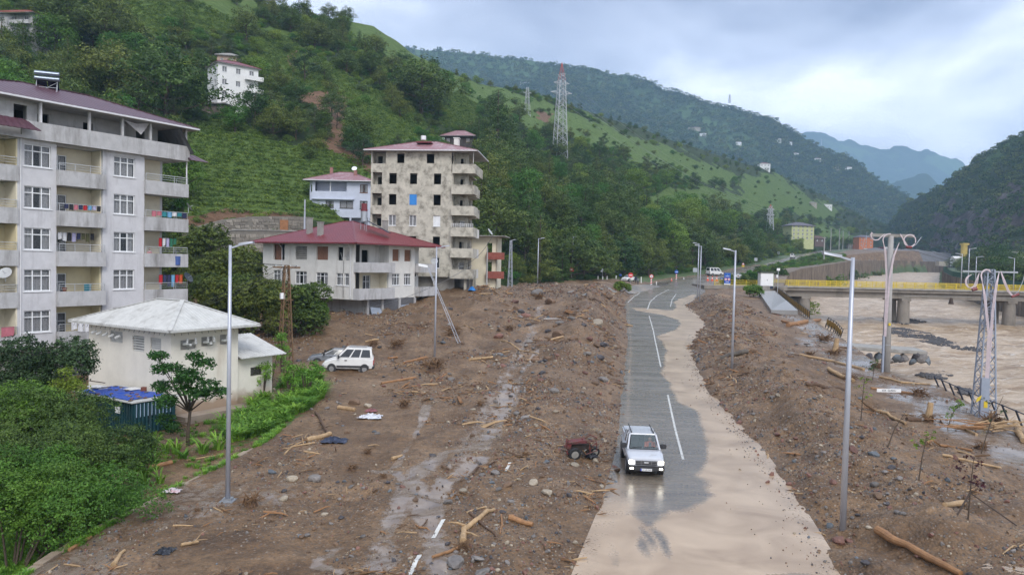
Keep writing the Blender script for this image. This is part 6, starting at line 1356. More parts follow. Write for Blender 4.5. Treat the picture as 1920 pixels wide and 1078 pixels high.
# bridge
M_YEL=mat('yellow_paint',(.62,.46,.03),.5,.12,3,dirt=(.4,.3,.1),dirt_scale=.8,dirt_amt=.2)
M_GIRD=mat('bridge_concrete',(.24,.215,.185),.9,.15,.6,bump=.15,dirt=(.11,.095,.08),dirt_scale=.3,dirt_amt=.5,streak=True)
br_=empty('bridge',(0,172,0),0,'long concrete road bridge with yellow railings over the brown river','bridge')
MB().box(60,176,0,9.5,5.25,6.0).build('deck',M_GIRD,br_);MB().box(60,176,-.35,.1,5.9,6.2).box(60,176,9.4,9.85,5.9,6.2).build('kerb',M_CONC,br_)
for y in(.8,3.4,6.0,8.4):MB().box(61,176,y,y+.55,3.85,5.248).build('girder',M_GIRD,br_)
MB().box(44,62,-1.0,10.5,4.2,5.2).box(44,63,-1.2,10.5,5.2,6.0).build('abutment',M_GIRD,br_)
for x in(68,91.1,115.7,141):
 MB().tube([(x,1.5,-5),(x,1.5,3.6)],[1.5,1.25],20).tube([(x,7.5,-5),(x,7.5,3.6)],[1.5,1.25],20).build('pier',M_GIRD,br_);MB().box(x-1.1,x+1.1,.2,9.2,3.3,3.84).build('pier_cap',M_GIRD,br_)
MB().tube([(90,-.6,4.6),(175,-.6,4.5)],.07,6).build('pipe',M_CONC,br_)
pm=MB();pm.bar((0,0,1.28),(2.4,0,1.28),.09,.09);pm.bar((0,0,.95),(2.4,0,.95),.05);pm.bar((0,0,.12),(2.4,0,.12),.06);pm.box(-.06,.06,-.06,.06,0,1.36)
for i in range(1,13):pm.box(i*.185-.022,i*.185+.022,-.02,.02,.14,.95)
pan=None
for row,y in enumerate((-.2,9.7)):
 for i in range(53 if row==0 else 46):
  x=(46.6 if row==0 else 62.0)+i*2.42
  if row==0 and 57.4<x<62:continue
  if pan is None:pan=pm.build('railing_panel',M_YEL,br_,(x,y,6.2 if x>60 else 6.0))
  else:o=pan.copy();C.objects.link(o);o.parent=br_;o.location=(x,y,6.2 if x>60 else 6.0)
for x in(101,):MB().cyl((x,-.5,2.9),.6,1.4,7,.3).build('debris_clump',M_WOOD,br_)
def sheet(name,pts,dz,m,kind='structure'):
 W=[Vector(p)for p in pts];bm=bmesh.new();vs=[bm.verts.new((p.x,p.y,p.z+dz))for p in W];bm.faces.new(vs);bmesh.ops.recalc_face_normals(bm,faces=bm.faces)
 ext=bmesh.ops.extrude_face_region(bm,geom=bm.faces[:]);[setattr(v.co,'z',v.co.z-1.6)for v in ext['geom']if isinstance(v,bmesh.types.BMVert)];bmesh.ops.recalc_face_normals(bm,faces=bm.faces)
 me=bpy.data.meshes.new(name);bm.to_mesh(me);bm.free();me.materials.append(m);o=link(me,name);return tag(o,kind=kind)
sheet('footpath',[onz(1422,546,5.3),onz(1452,545,5.3),onz(1474,563,4.7),onz(1496,582,3.6),onz(1446,581,3.55)],.0,mat('wet_path',(.27,.265,.26),.35,.1,.6))
def fence(name,label,pts,h,step,mpost,mrail,mfill=None,rails=(1.0,.12),lean=(0,0)):
 """pts (x,y,z)"""
 e=empty(name,(0,0,0),0,label,'fence');out=[]
 for a,b_ in zip(pts[:-1],pts[1:]):
  a=Vector(a);b_=Vector(b_);n=max(1,round((b_-a).length/step));out+=[a.lerp(b_,i/n)for i in range(n)]
 out.append(Vector(pts[-1]));up=Vector((lean[0],lean[1],h))
 for p in out:MB().bar(p-Vector((0,0,.3)),p+up*1.04,.09).build('post',mpost,e)
 for f in rails:
  r_=MB();[r_.bar(a+up*f,b_+up*f,.06)for a,b_ in zip(out[:-1],out[1:])];r_.build('rail',mrail,e)
 if mfill:
  for a,b_ in zip(out[:-1],out[1:]):MB().bar(a+up*.5,b_+up*.5,.02,h*.72).build('infill_panel',mfill,e)
 return e
M_OCHRE=mat('ochre_panel',(.34,.20,.04),.7,.2,2);M_DKBL=mat('dark_blue_steel',(.03,.04,.07),.5,.2,3,metal=.3)
fence('riverside_fence','ochre and black railing following the riverside footpath',[onz(1453,545,5.0),onz(1478,566,4.1),onz(1500,583,3.3),onz(1518,597,2.7)],1.15,1.7,M_BLACK,M_BLACK,M_OCHRE)
fence('bent_fence','bent ochre and black railing segment leaning over the river',[onz(1547,611,1.9),onz(1562,620,1.5),onz(1574,634,.9)],1.2,1.3,M_BLACK,M_BLACK,M_OCHRE,lean=(.5,.1))
fence('collapsed_fence','dark blue steel railing lying on its side along the near bank',[onz(1762,722,.75),onz(1806,742,.75),onz(1850,762,.75),onz(1890,778,.75),onz(1945,802,.8)],.75,2.0,M_DKBL,M_DKBL,None,(1.0,),lean=(-.75,-.5))
# street lamps
M_LAMP=mat('lamp_pole_metal',(.46,.48,.54),.42,.06,2,metal=.45)
def lamp(p,H,yaw,label,arm=1.4,r=.085,cat='street lamp',base=True,double=False,name='street_lamp',tilt=(0,0),group=None):
 e=empty(name,p,yaw,label,cat,group);e.rotation_euler=(tilt[0],tilt[1],yaw)
 MB().tube([(0,0,-.8),(0,0,H*.5),(0,0,H)],[r*1.25,r,r*.72],10).build('pole',M_LAMP,e,smooth=True)
 if base:MB().box(-.28,.28,-.28,.28,0,.06).box(-.18,.18,-.18,.18,.06,.16).build('base_plate',M_STEEL,e)
 for s_ in((1,-1)if double else(1,)):
  MB().bar((0,0,H-.12),(-arm*.45*s_,0,H+.02),.07).build('arm',M_LAMP,e)
  MB().hexa([(-arm*.40*s_,-.12,H-.02),(-arm*s_,-.12,H+.10),(-arm*s_,.12,H+.10),(-arm*.40*s_,.12,H-.02),(-arm*.40*s_,-.12,H+.09),(-arm*s_,-.10,H+.19),(-arm*s_,.10,H+.19),(-arm*.40*s_,.12,H+.09)]).build('lantern',M_LAMP,e)
 return e
lamp(onz(427,940,.02),10.62,R(180),'tall grey street lamp on the muddy pavement in front of the transformer building',.95,.085)
lp=G(1580,992,False);lamp(lp,10.68-lp.z,0,'tall grey street lamp in the debris bank right of the muddy road',1.15,.10,base=False)
lp=G(1372,694,None);lamp((lp.x,lp.y,lp.z),11.68-lp.z,0,'grey street lamp on the debris bank, middle one right of the road',1.1,.10,base=False)
lamp((-6.98,68.5,g1(-6.98,68.5)-.1),11.55-g1(-6.98,68.5),R(170),'slender grey street lamp standing in the debris before the red roofed house',1.2,.085,base=False)
lamp((34.5,137,g1(34.5,137)-.2),14.2-g1(34.5,137),0,'front one of two close street lamps by the bridge junction',1.2,.1,base=False)
lamp((36.3,146,g1(36.3,146)-.2),14.9-g1(36.3,146),0,'rear one of two close street lamps by the bridge junction',1.2,.1,base=False)
lamp((5.1,150,g1(5.1,150)-.2),15.3-g1(5.1,150),R(180),'street lamp rising at the wood edge behind the debris pile',1.2,.1,base=False)
lamp((14.3,178,g1(14.3,178)-.2),16.8-g1(14.3,178),R(180),'street lamp behind the no entry sign at the wood edge',1.2,.1,base=False)
for i,(px,py,D,H,yw,lb)in enumerate(((1500,476,470,8,0,'small far lamp beside the climbing road, first from the left'),(1545,470,540,8,0,'small far lamp beside the climbing road near its end'),(1624,466,560,13,180,'curved lamp in front of the orange building'),(1802,530,175,7,0,'lamp at the right end behind the bridge, left of a pair'),(1815,532,175,8.5,180,'lamp at the right end behind the bridge, right of a pair'),(1829,530,180,6.5,180,'lamp with white head behind the bridge near the trees'),(1900,540,180,7.5,0,'lamp behind the lattice pole top at the right edge'))):
 q=P(px,py,D);lamp((q.x,q.y,q.z-.3),H,R(yw),lb,1.6,.1,base=False)
q0=onz(842,615,2.4)
mbp=empty('leaning_lamp',(-5.0,74.0,g1(-5,74)-.3),0,'old leaning lattice lamp post with white lantern crossing behind a street lamp','street lamp')
tp0=P(802,500,74)-Vector((-5.0,74.0,g1(-5,74)-.3));b0=Vector((-.0,0,0))
for dx in(-.15,.15):MB().bar((dx,0,0),tp0+Vector((dx*.3,0,0)),.055).build('upright',M_LAMP,mbp)
lt=MB();n=16
for i in range(n):
 f0,f1=i/n,(i+1)/n;s0=(-1)**i;lt.bar(tp0*f0+Vector((.15*s0*(1-.7*f0),0,0)),tp0*f1+Vector((-.15*s0*(1-.7*f1),0,0)),.028)
o=lt.build('lattice',M_LAMP,mbp);o['kind']='stuff'
MB().hexa([tuple(tp0+Vector(v))for v in((-.9,-.15,.05),(0,-.15,-.1),(0,.15,-.1),(-.9,.15,.05),(-.9,-.12,.3),(0,-.12,.12),(0,.12,.12),(-.9,.12,.3))]).build('lantern',M_PVC,mbp)
# lattice poles and pylons
def lattice(name,label,p,H,wb,wt,m,n=14,yaw=0,leg=.10,brace=.05,arms=(),cat='lattice pole',top=None,topm=None,topfrac=.9):
 e=empty(name,p,yaw,label,cat);c=lambda f:wb*(1-f)+wt*f
 for sx,sy in((-1,-1),(1,-1),(1,1),(-1,1)):MB().bar((sx*wb/2,sy*wb/2,-.5),(sx*wt/2,sy*wt/2,H*(topfrac if topm else 1)),leg).build('leg',m,e)
 lt=MB();zs=[0];
 for i in range(n):zs.append(zs[-1]+(1.4-.8*i/n))
 zs=[z/zs[-1]for z in zs]
 for i in range(n):
  f0,f1=zs[i],zs[i+1];a,b_=c(f0)/2,c(f1)/2;z0_,z1_=H*f0,H*f1
  for q in(((-a,-a),(b_,-b_)),((a,-a),(-b_,-b_)),((-a,a),(b_,b_)),((a,a),(-b_,b_)),((-a,-a),(-b_,b_)),((-a,a),(-b_,-b_)),((a,-a),(b_,b_)),((a,a),(b_,-b_))):
   if wb<1.6 and q[0][0]*q[1][0]<0 and(i%2)==(q[0][0]>0):continue
   lt.bar((*q[0],z0_),(*q[1],z1_),brace)
  if i%2==0:lt.bar((-b_,-b_,z1_),(b_,-b_,z1_),brace);lt.bar((-b_,b_,z1_),(b_,b_,z1_),brace)
 o=lt.build('bracing',m,e);o['kind']='stuff'
 for(z,L_,k)in arms:
  for s_ in(-1,1):
   am=MB();w_=c(z/H)/2;am.bar((s_*w_,-w_,z),(s_*L_,0,z+k*.35),leg*.8);am.bar((s_*w_,w_,z),(s_*L_,0,z+k*.35),leg*.8);am.bar((s_*w_,0,z+k),(s_*L_,0,z+k*.35),leg*.8)
   for j in range(1,4):am.bar((s_*(w_+(L_-w_)*j/4),0,z+k*.3),(s_*(w_+(L_-w_)*(j+.4)/4.6),0,z+k*.6),brace)
   am.build('cross_arm',m,e)
 if topm:lattice_top=[MB().bar((sx*wt/2,sy*wt/2,H*topfrac),(0,0,H+top),leg*.5).build('peak',topm,e)for sx,sy in((-1,-1),(1,-1),(1,1),(-1,1))]
 return e
M_PYL=mat('pylon_steel',(.50,.51,.53),.5,.08,1,metal=.3);M_PRED=mat('pylon_red',(.60,.09,.05),.6,.1,1);M_RUSTP=mat('rusty_steel',(.16,.095,.05),.85,.3,2)
q=P(1046,306,350);lattice('power_pylon','tall steel power pylon with red tip on the green ridge',(q.x+.8,q.y,q.z-2),43,6.0,2.7,M_PYL,15,R(20),.26,.12,((34.0,5.4,1.5),(38.5,3.9,1.4)),'power pylon',5.5,M_PRED,.93)
q=P(1441,504,420);lattice('power_pylon','red and white lattice pylon beside the climbing road',(q.x,q.y,q.z-1),36,5.4,1.5,M_PYL,13,R(15),.30,.14,((34,2.5,.8),(31,2.5,.8)),'power pylon',1.0,M_PRED,.97)
q=hit(988,215);lattice('power_pylon','small distant pylon on the green ridge behind the tall one',(q[0].x,q[0].y,q[0].z-1),15,3,1,M_PYL,8,.3,.12,.06,((12,2.4,.6),),'power pylon')
for i,(px,pb,h_,lb)in enumerate(((1320,258,10,'tiny pylon on the blue mountain beside the upper houses'),(1348,262,8,'tiny pylon on the blue mountain right of the upper houses'),(1368,192,16,'tiny pylon on the skyline of the blue mountain'),(1540,273,12,'tiny mast on the skyline of the blue mountain at the right'))):
 q=hit(px,pb);D=q[0].y if q else 1850;pt=q[0]if q else P(px,pb,D);lattice('distant_pylon',lb,(pt.x,pt.y,pt.z-2),h_*D/FPX,5,1.5,M_PYL,6,.3,.5,.3,(),'power pylon')
lattice('rusty_lattice_pole','rusty old lattice electricity pole beside the parked cars',(-19.08,63.1,.6),8.9,1.1,.34,M_RUSTP,13,R(35),.085,.04)
rp=bpy.data.objects['rusty_lattice_pole']
for z,L_ in((8.75,1.15),(7.0,.55),(6.0,.6)):
 MB().bar((-L_,0,z),(L_,0,z),.14 if z>8 else .08).build('cross_arm',M_RUSTP,rp,rot=(0,0,-R(35)))
for x in(-.9,-.3,.3,.9):insul(rp,x,0,8.8,0,0,1,2,.16)
MB().box(-.55,-.2,-.3,.0,6.1,6.6).build('lamp_box',M_PVC,rp)
PINK=mat('pale_pink_cable',(.64,.55,.58),.6,.1,3)
def cable(pts,r=.024,m=None,parent=None,name='cable',n=6):return MB().tube(pts,r,n,cap=False).build(name,m or PINK,parent,smooth=True)
def loop_pts(cx,cz,r,a0,a1,y=0,n=14,sx=1):return[(cx+r*sx*math.cos(R(a0+(a1-a0)*i/n)),y,cz+r*math.sin(R(a0+(a1-a0)*i/n)))for i in range(n+1)]
lb_=lattice('lattice_power_pole','grey lattice pole with pink cable loops rising from the near river bank',(32.55,50.95,.1),10.35,1.15,.42,mat('blue_grey_steel',(.30,.34,.42),.5,.1,2,metal=.3),17,R(-8),.085,.04)
MB().bar((-1.75,0,10.2),(1.75,0,10.2),.11).build('cross_arm',M_STEEL,lb_);MB().box(-.52,.0,-.7,-.45,.3,3.0).build('cable_duct',mat('blue_grey_steel',(.20,.24,.32)),lb_)
MB().box(-.34,-.1,-.72,-.71,1.0,1.45).build('warning_plate',M_YEL,lb_);MB().hexa([(-.85,-.75,1.35),(-.6,-.75,1.5),(-.6,-.73,1.5),(-.85,-.73,1.35),(-.78,-.75,1.65),(-.5,-.75,1.85),(-.5,-.73,1.85),(-.78,-.73,1.65)]).build('warning_plate',M_YEL,lb_)
for k in range(3):
 d=k*.06
 cable(loop_pts(-1.35+d,9.5,.42+.02*k,100,350,-.3,sx=.75)+[(-.8,-.3,10.1)],parent=lb_);cable([(-.1,-.3,10.15)]+loop_pts(-.35,9.95,.35+.03*k,60,200,-.35,10,.9)+[(-.55+d,-.5,8.6),(-.2+d,-.55,6),(-.25+d,-.58,3.0)],parent=lb_)
 cable([(.55,-.3,10.25),(.7+d,-.35,9.6),(1.0+d,-.35,8.9),(1.35,-.3,8.55+d)],parent=lb_);cable([(.5,-.2,10.2),(.2+d,-.4,9.3),(.0+d,-.5,7.5),(-.15+d,-.56,3.0)],parent=lb_)
cable([(1.35,-.3,8.6),(1.7,-.3,8.9),(2.0,-.2,9.6),(2.15,-.1,10.1)],.02,M_STEEL,lb_);MB().tube([(1.3,-.3,8.55),(1.75,-.3,8.75)],.09,8).build('joint',M_RED,lb_);MB().tube([(-1.2,-.3,8.95),(-.9,-.3,9.05)],.12,8).build('joint',M_RED,lb_)
cp2=empty('concrete_power_pole',(34.61,68.6,.6),0,'round concrete power pole with cross arm and pink cable loops at the river edge','power pole')
MB().tube([(0,0,-1.5),(.02,0,12.8)],[.42,.23],18).build('pole',mat('pole_concrete',(.33,.32,.31),.85,.12,2),cp2,smooth=True)
MB().box(-1.9,2.1,-.12,.12,12.7,12.98).build('cross_arm',M_CONC,cp2);MB().box(-.55,-.38,-.45,-.28,.2,3.7).build('cable_duct',mat('blue_grey_steel',(.20,.24,.32)),cp2)
MB().box(-.1,.1,-.44,-.40,4.6,4.85).build('number_plate',M_YEL,cp2)
for z in(2.8,7.9):MB().cyl((0,0,z),.41-.013*z,.06,18).build('band',M_STEEL,cp2)
for k in range(3):
 d=k*.06;cable([(-.2,-.3,12.95)]+loop_pts(-.3,12.4,.55+.02*k,80,200,-.35,10)+[(-.72+d,-.4,11.5),(-.5+d,-.42,9),(-.48+d,-.44,3.6)],parent=cp2)
 cable([(.65,-.3,12.2),(.1+d,-.4,11.0),(-.25+d,-.45,9.0),(-.42+d,-.46,3.6)],parent=cp2);cable(loop_pts(1.6,12.4,.52+.02*k,-20,330,-.3,20),parent=cp2);cable([(.7,-.3,13.0),(.95+d,-.3,12.5),(1.3+d,-.3,11.95)],parent=cp2)
 cable([(-1.9+d,-.3,12.95)]+loop_pts(-1.5,12.85,.45+.02*k,150,330,-.3,12)+[(-.7,-.3,12.95)],parent=cp2)
cable([(-1.95,-.3,12.9),(-2.5,-.3,12.5),(-2.7,-.3,11.6)],.02,M_STEEL,cp2)
MB().tube([(1.3,-.3,11.85),(1.8,-.3,11.8)],.11,8).build('joint',M_RED,cp2);cable([(1.8,-.3,11.8),(2.2,-.3,12.1),(2.7,-.2,12.75)],.025,M_STEEL,cp2)
def wire(a,b_,sag,label,r=.018,n=14,group=None):
 a=Vector(a);b_=Vector(b_);pts=[a.lerp(b_,i/n)-Vector((0,0,sag*4*(i/n)*(1-i/n)))for i in range(n+1)]
 o=MB().tube(pts,r,4,cap=False).build('power_line',M_BLACK if r<.03 else M_STEEL);tag(o,label,'cable',group)
for i,(dx,lb)in enumerate(((-1.6,'outer left'),(.0,'middle'),(2.0,'outer right'))):wire((34.6+dx,68.7,13.4),(150+dx*2,215,16),3,lb+' overhead wire from the concrete pole to the far right bank',.022)
wire((-4.0,74,9.8),(-23.0,84.5,4.4),1.6,'black wire sagging from the leaning lamp to the red roofed house basement',.03)
wire((-5.4,74,9.7),(-2.3,104,15),1.2,'black wire from the leaning lamp to the bare block',.025)
def upole(px,py,D,H,label,arm=True,m=None,r=.14):
 q=P(px,py,D);e=empty('utility_pole',(q.x,q.y,q.z-.3),.2,label,'utility pole');MB().tube([(0,0,-.5),(0,0,H)],[r*1.2,r*.7],8).build('pole',m or M_WOOD,e)
 if arm:MB().bar((-.9,0,H-.4),(.9,0,H-.4),.12).build('cross_arm',m or M_WOOD,e)
 return e
M_POLEG=mat('grey_pole',(.36,.35,.34),.8,.1,1)
upole(912,550,112,7.2,'grey utility pole beside the bare block',False,M_POLEG)
upole(1544,505,330,14.5,'pale utility pole behind the river wall bushes',True,M_POLEG,.3);upole(571,432,112,4.9,'short lattice-like light pole in front of the stone retaining wall',False,M_LAMP)
upole(736,197,245,7,'thin utility pole on the tea terraces',False);upole(489,202,200,4,'tiny white lamp post left of the landslide scar',False,M_LAMP,.08)
for i,(px,py,D,H)in enumerate(((1557,472,500,16),(1573,468,560,16),(1580,468,600,15),(1591,466,640,15))):upole(px,py,D,H,['tallest','second','third','last'][i]+' of the four grey poles lining the climbing road',True,M_POLEG,.3)
e=lattice('lattice_lamp','short white lattice lamp post at the wood edge beside the bare block',(P(956,540,138).x,138,5.2),9.0,.8,.3,M_LAMP,12,.3,.07,.035)
MB().bar((0,0,9.0),(.9,0,9.25),.09).build('arm',M_LAMP,e)
# vehicles
M_CGLASS=mat('car_glass',(.012,.016,.02),.05,.1,2,spec=.9)
M_TYRE=mat('tyre',(.018,.018,.02),.8,.2,6);M_RIM=mat('rim',(.35,.35,.36),.35,.2,6,metal=.6);M_BLK=mat('black_plastic',(.03,.03,.033),.6,.15,5)
M_HEAD=mat('headlight_lit',(.9,.9,.85),.2,0,1,emit=(1,.93,.78,5));M_HOFF=mat('headlight_off',(.5,.52,.55),.12,.1,3,metal=.3);M_TAIL=mat('tail_light',(.35,.01,.01),.2,.1,3)
def paint(n,c):return mat('car_paint_'+n,c,.22,.05,2,dirt=(.20,.155,.12),dirt_scale=1.1,dirt_amt=.28,spec=.7)
def vehicle(name,label,p,yaw,L_,W,secs,cab,m,cat='car',wr=.34,wx=None,group=None,lit=False,sunk=0,pitch=0,rollv=0,plate=None,doors=False,low=None,detail=True):
 """secs: (x, z_bottom, z_top, half width) body stations from tail to nose; cab: (x, z, half width) x4: rear foot, rear top, front top, windscreen foot, + belt z"""
 e=empty(name,p,yaw,label,cat,group);e.rotation_euler=(rollv,pitch,yaw)
 b_=MB();rings=[]
 for x,zb,zt,hw in secs:
  r_=[(x,-hw*.93,zb),(x,hw*.93,zb),(x,hw,zb+(zt-zb)*.35),(x,hw*.985,zt-.06),(x,hw*.86,zt),(x,-hw*.86,zt),(x,-hw*.985,zt-.06),(x,-hw,zb+(zt-zb)*.35)];rings.append(r_)
 vs=[v for r_ in rings for v in r_];fs=[tuple(range(8)),tuple(reversed(range(8*(len(rings)-1),8*len(rings))))]
 for i in range(len(rings)-1):
  for k in range(8):a=i*8+k;c=i*8+(k+1)%8;fs.append((a,a+8,c+8,c))
 b_.add(vs,fs);bo=b_.build('body',m,e,bevel=.025)
 (x0,z0_,w0),(x1,z1_,w1),(x2,z2_,w2),(x3,z3_,w3)=cab
 if not lit:MB().hexa([(x0,-w0,z0_),(x3,-w3,z3_),(x3,w3,z3_),(x0,w0,z0_),(x1,-w1,z1_),(x2,-w2,z2_),(x2,w2,z2_),(x1,w1,z1_)]).build('cabin',m,e,bevel=.04)
 else:
  cb=MB().hexa([(x1,-w1,z1_-.06),(x2,-w2,z2_-.06),(x2,w2,z2_-.06),(x1,w1,z1_-.06),(x1,-w1+.03,z1_),(x2-.03,-w2+.03,z2_),(x2-.03,w2-.03,z2_),(x1,w1-.03,z1_)])
  for s_ in(-1,1):
   for(a,c)in(((x0,s_*w0,z0_),(x1,s_*w1,z1_-.04)),((x3,s_*w3,z3_),(x2,s_*w2,z2_-.04)),(((x0+x3)/2,s_*(w0+w3)/2,z0_),((x1+x2)/2,s_*(w1+w2)/2,z1_-.04))):cb.bar(a,c,.08)
  cb.build('cabin',m,e);MB().box(x0+.05,x3-.35,-w0+.1,w0-.1,z0_+.0,z0_+.03).box(x0,x0+.05,-w0+.05,w0-.05,z0_,z1_-.1).box(x3-.3,x3-.02,-w3+.1,w3-.1,z0_+.01,z0_+.05).build('interior',M_BLK,e);[MB().box(x0+.75,x0+.9,s_*.36-.22,s_*.36+.22,z0_+.031,z0_+.5).build('seat',mat('seat_grey',(.13,.13,.14),.9),e,bevel=.04)for s_ in(-1,1)]
 def quad(a,b2,c,d,nm,mm=M_CGLASS,off=.012):
  a,b2,c,d=map(Vector,(a,b2,c,d));n=(b2-a).cross(d-a).normalized();ce=(a+b2+c+d)/4
  if n.dot(ce-Vector(((x0+x3)/2,0,z0_-.2)))<0:n=-n
  pts=[q+n*off for q in(a,b2,c,d)]+[q-n*.01 for q in(a,b2,c,d)];return MB().add(pts,[(0,1,2,3),(7,6,5,4),(0,4,5,1),(1,5,6,2),(2,6,7,3),(3,7,4,0)]).build(nm,mm,e)
 def lerp(a,b2,f):return tuple(a[i]+(b2[i]-a[i])*f for i in range(3))
 F0,F1,F2_,F3=(x3,-w3,z3_),(x3,w3,z3_),(x2,w2,z2_),(x2,-w2,z2_)
 def inset(A,B,C_,D,u0,u1,v0,v1):
  f=lambda u,v:lerp(lerp(A,B,u),lerp(D,C_,u),v);return f(u0,v0),f(u1,v0),f(u1,v1),f(u0,v1)
 quad(*inset(F0,F1,F2_,F3,.06,.94,.06,.92),'windscreen',M_CGLASS if not lit else mat('windscreen_glass',(.16,.20,.21),.06,.2,2,spec=.9,alpha=.30));quad(*inset((x0,-w0,z0_),(x0,w0,z0_),(x1,w1,z1_),(x1,-w1,z1_),.1,.9,.25,.88),'rear_window')
 for s_ in(-1,1):
  A,B,C_,D=(x0,s_*w0,z0_),(x3,s_*w3,z3_),(x2,s_*w2,z2_),(x1,s_*w1,z1_)
  for u0,u1 in((.07,.34),(.38,.62),(.66,.93))if L_>4.0 else((.06,.32),(.36,.60),(.66,.93)):quad(*inset(A,B,C_,D,u0,u1,.12,.86),'side_window')
  if detail:MB().box(x3-.35,x3-.2,*sorted((s_*(w3+.04),s_*(w3+.36))),z3_+.02,z3_+.24).build('mirror',M_BLK,e,bevel=.03)
  if detail:MB().box(x3-.95,x3-.75,*sorted((s_*(W/2-.0),s_*(W/2+.03))),z3_-.16,z3_-.10).build('door_handle',M_BLK,e)
 for x in wx or(L_*.30,-L_*.30):
  for s_ in(-1,1):
   t_=MB().tube([(0,-.11,0),(0,-.10,0),(0,.10,0),(0,.11,0)],[wr*.9,wr,wr,wr*.9],20).build('wheel',M_TYRE,e,(x,s_*(W/2-.10),wr));MB().tube([(0,-.115,0),(0,.115,0)],wr*.62,14).build('rim',M_RIM,t_)
   MB().tube([(x,s_*(W/2-.22),wr+.02),(x,s_*(W/2+.012),wr+.02)],wr*1.18,20).build('wheel_arch',M_BLK,e)
 xn,xt=secs[-1][0],secs[0][0];zn=secs[-1][2];zt_=secs[0][2]
 lz=low or(.25,.5)
 MB().box(xn-.12,xn+.07,-W/2+.03,W/2-.03,lz[0],lz[1]).build('front_bumper',M_BLK if low else m,e,bevel=.04);MB().box(xt-.07,xt+.12,-W/2+.03,W/2-.03,lz[0],lz[1]).build('rear_bumper',M_BLK if low else m,e,bevel=.04)
 for s_ in(-1,1):
  MB().box(xn-.14,xn+.035,*sorted((s_*W*.32,s_*W*.46)),zn-.24,zn-.06).build('headlight',M_HEAD if lit else M_HOFF,e,bevel=.02)
  MB().box(xt-.03,xt+.1,*sorted((s_*W*.38,s_*W*.47)),zt_-.45,zt_-.1).build('tail_light',M_TAIL,e)
 MB().box(xn-.02,xn+.03,-W*.28,W*.28,zn-.27,zn-.07).build('grille',M_BLK,e)
 return e
pk=on_road(1211,893);ydir=(on_road(1212,905)-on_road(1203,700));yaw=math.atan2(ydir.y,ydir.x)
M_SIL=paint('silver',(.50,.52,.56))
a_=R(-94)
pu=vehicle('pickup_truck','silver double cab pickup with lit headlights driving on the wet road',(pk.x+.12,pk.y+2.1,zroad(pk.y+2)),a_,4.9,1.80,[(-2.45,.55,1.02,.86),(-1.0,.45,1.04,.9),(.7,.42,1.06,.9),(1.5,.42,1.07,.89),(2.25,.48,.98,.84),(2.36,.50,.90,.80)],[(-.95,1.03,.80),(-.75,1.70,.64),(.45,1.72,.64),(1.12,1.06,.78)],M_SIL,'pickup truck',.37,(1.45,-1.55),lit=True,low=(.34,.60))
MB().box(-2.4,-1.0,-.82,.82,1.045,1.5).build('canopy',M_SIL,pu,bevel=.08)
for y in(-.55,.55):MB().box(-1.6,.4,y-.02,y+.02,1.735,1.78).build('roof_rail',M_BLK,pu)
for i in range(5):MB().box(-1.1,.2,-.42+i*.21-.02,-.42+i*.21+.02,1.70,1.715).build('roof_rib',M_SIL,pu)
for s_ in(-1,1):MB().box(2.38,2.45,*sorted((s_*.62,s_*.78)),.43,.51).build('fog_light',M_HEAD,pu)
for z in(.70,.78):MB().box(2.38,2.41,-.5,.5,z,z+.012).build('grille_bar',M_RIM,pu)
for y in(-.25,.25):MB().box(2.38,2.408,y-.008,y+.008,.66,.86).build('grille_bar',M_RIM,pu)
MB().box(2.40,2.43,-.10,.10,.74,.775).build('badge',M_PVC,pu)
pl_=MB().box(2.435,2.45,-.27,.27,.36,.475).build('licence_plate',M_PVC,pu);MB().box(2.452,2.456,-.27,-.22,.362,.473).build('country_strip',mat('plate_blue',(.02,.06,.45),.4),pl_)
def text(s,size,m,parent,loc,rot,name='lettering',ext=.002):
 c=bpy.data.curves.new(name,'FONT');c.body=s;c.size=size;c.extrude=ext;c.align_x='CENTER';c.align_y='CENTER';c.materials.append(m);o=bpy.data.objects.new(name,c);C.objects.link(o);bpy.context.view_layer.update();me=bpy.data.meshes.new_from_object(o.evaluated_get(bpy.context.evaluated_depsgraph_get()));bpy.data.objects.remove(o);me.materials.clear();me.materials.append(m);return link(me,name,parent,loc,rot)
text('53 UK 060',.095,M_BLK,pl_,(2.453,.02,.418),(R(90),0,R(90)))
MB().bar((1.05,-.05,1.13),(1.02,.55,1.20),.02).build('wiper',M_BLK,pu);MB().bar((1.08,-.65,1.12),(1.04,-.1,1.2),.02).build('wiper',M_BLK,pu)
def person(label,p,yaw,H,joints,radii,edges,colors,name='person'):
 """joints scaled by H; body one skin mesh; clothing children"""
 e=empty(name,p,yaw,label,'person');me=bpy.data.meshes.new('body');me.from_pydata([tuple(c*H for c in j)for j in joints],edges,[]);o=link(me,'body',e)
 sk=o.modifiers.new('skin','SKIN');
 for i,v in enumerate(me.skin_vertices[0].data):v.radius=(radii[i]*H,radii[i]*H);v.use_root=(i==0)
 o.modifiers.new('sub','SUBSURF').levels=1;o.modifiers['sub'].render_levels=1;me.materials.append(colors[0])
 return e
SK=mat('skin',(.42,.24,.17),.6);J0=[(0,0,.53),(0,0,.66),(0,0,.80),(0,0,.86),(0,.012,.92),(0,0,.985),(.05,0,.50),(.055,.01,.28),(.055,-.01,.03),(.06,.07,.015),(-.05,0,.50),(-.055,.01,.28),(-.055,-.01,.03),(-.06,.07,.015),(.11,0,.80),(.14,-.01,.64),(.15,.05,.50),(.155,.07,.45),(-.11,0,.80),(-.14,-.01,.64),(-.15,.05,.50),(-.155,.07,.45)]
R0_=[.072,.068,.075,.032,.052,.04,.052,.036,.026,.02,.052,.036,.026,.02,.036,.027,.02,.018,.036,.027,.02,.018]
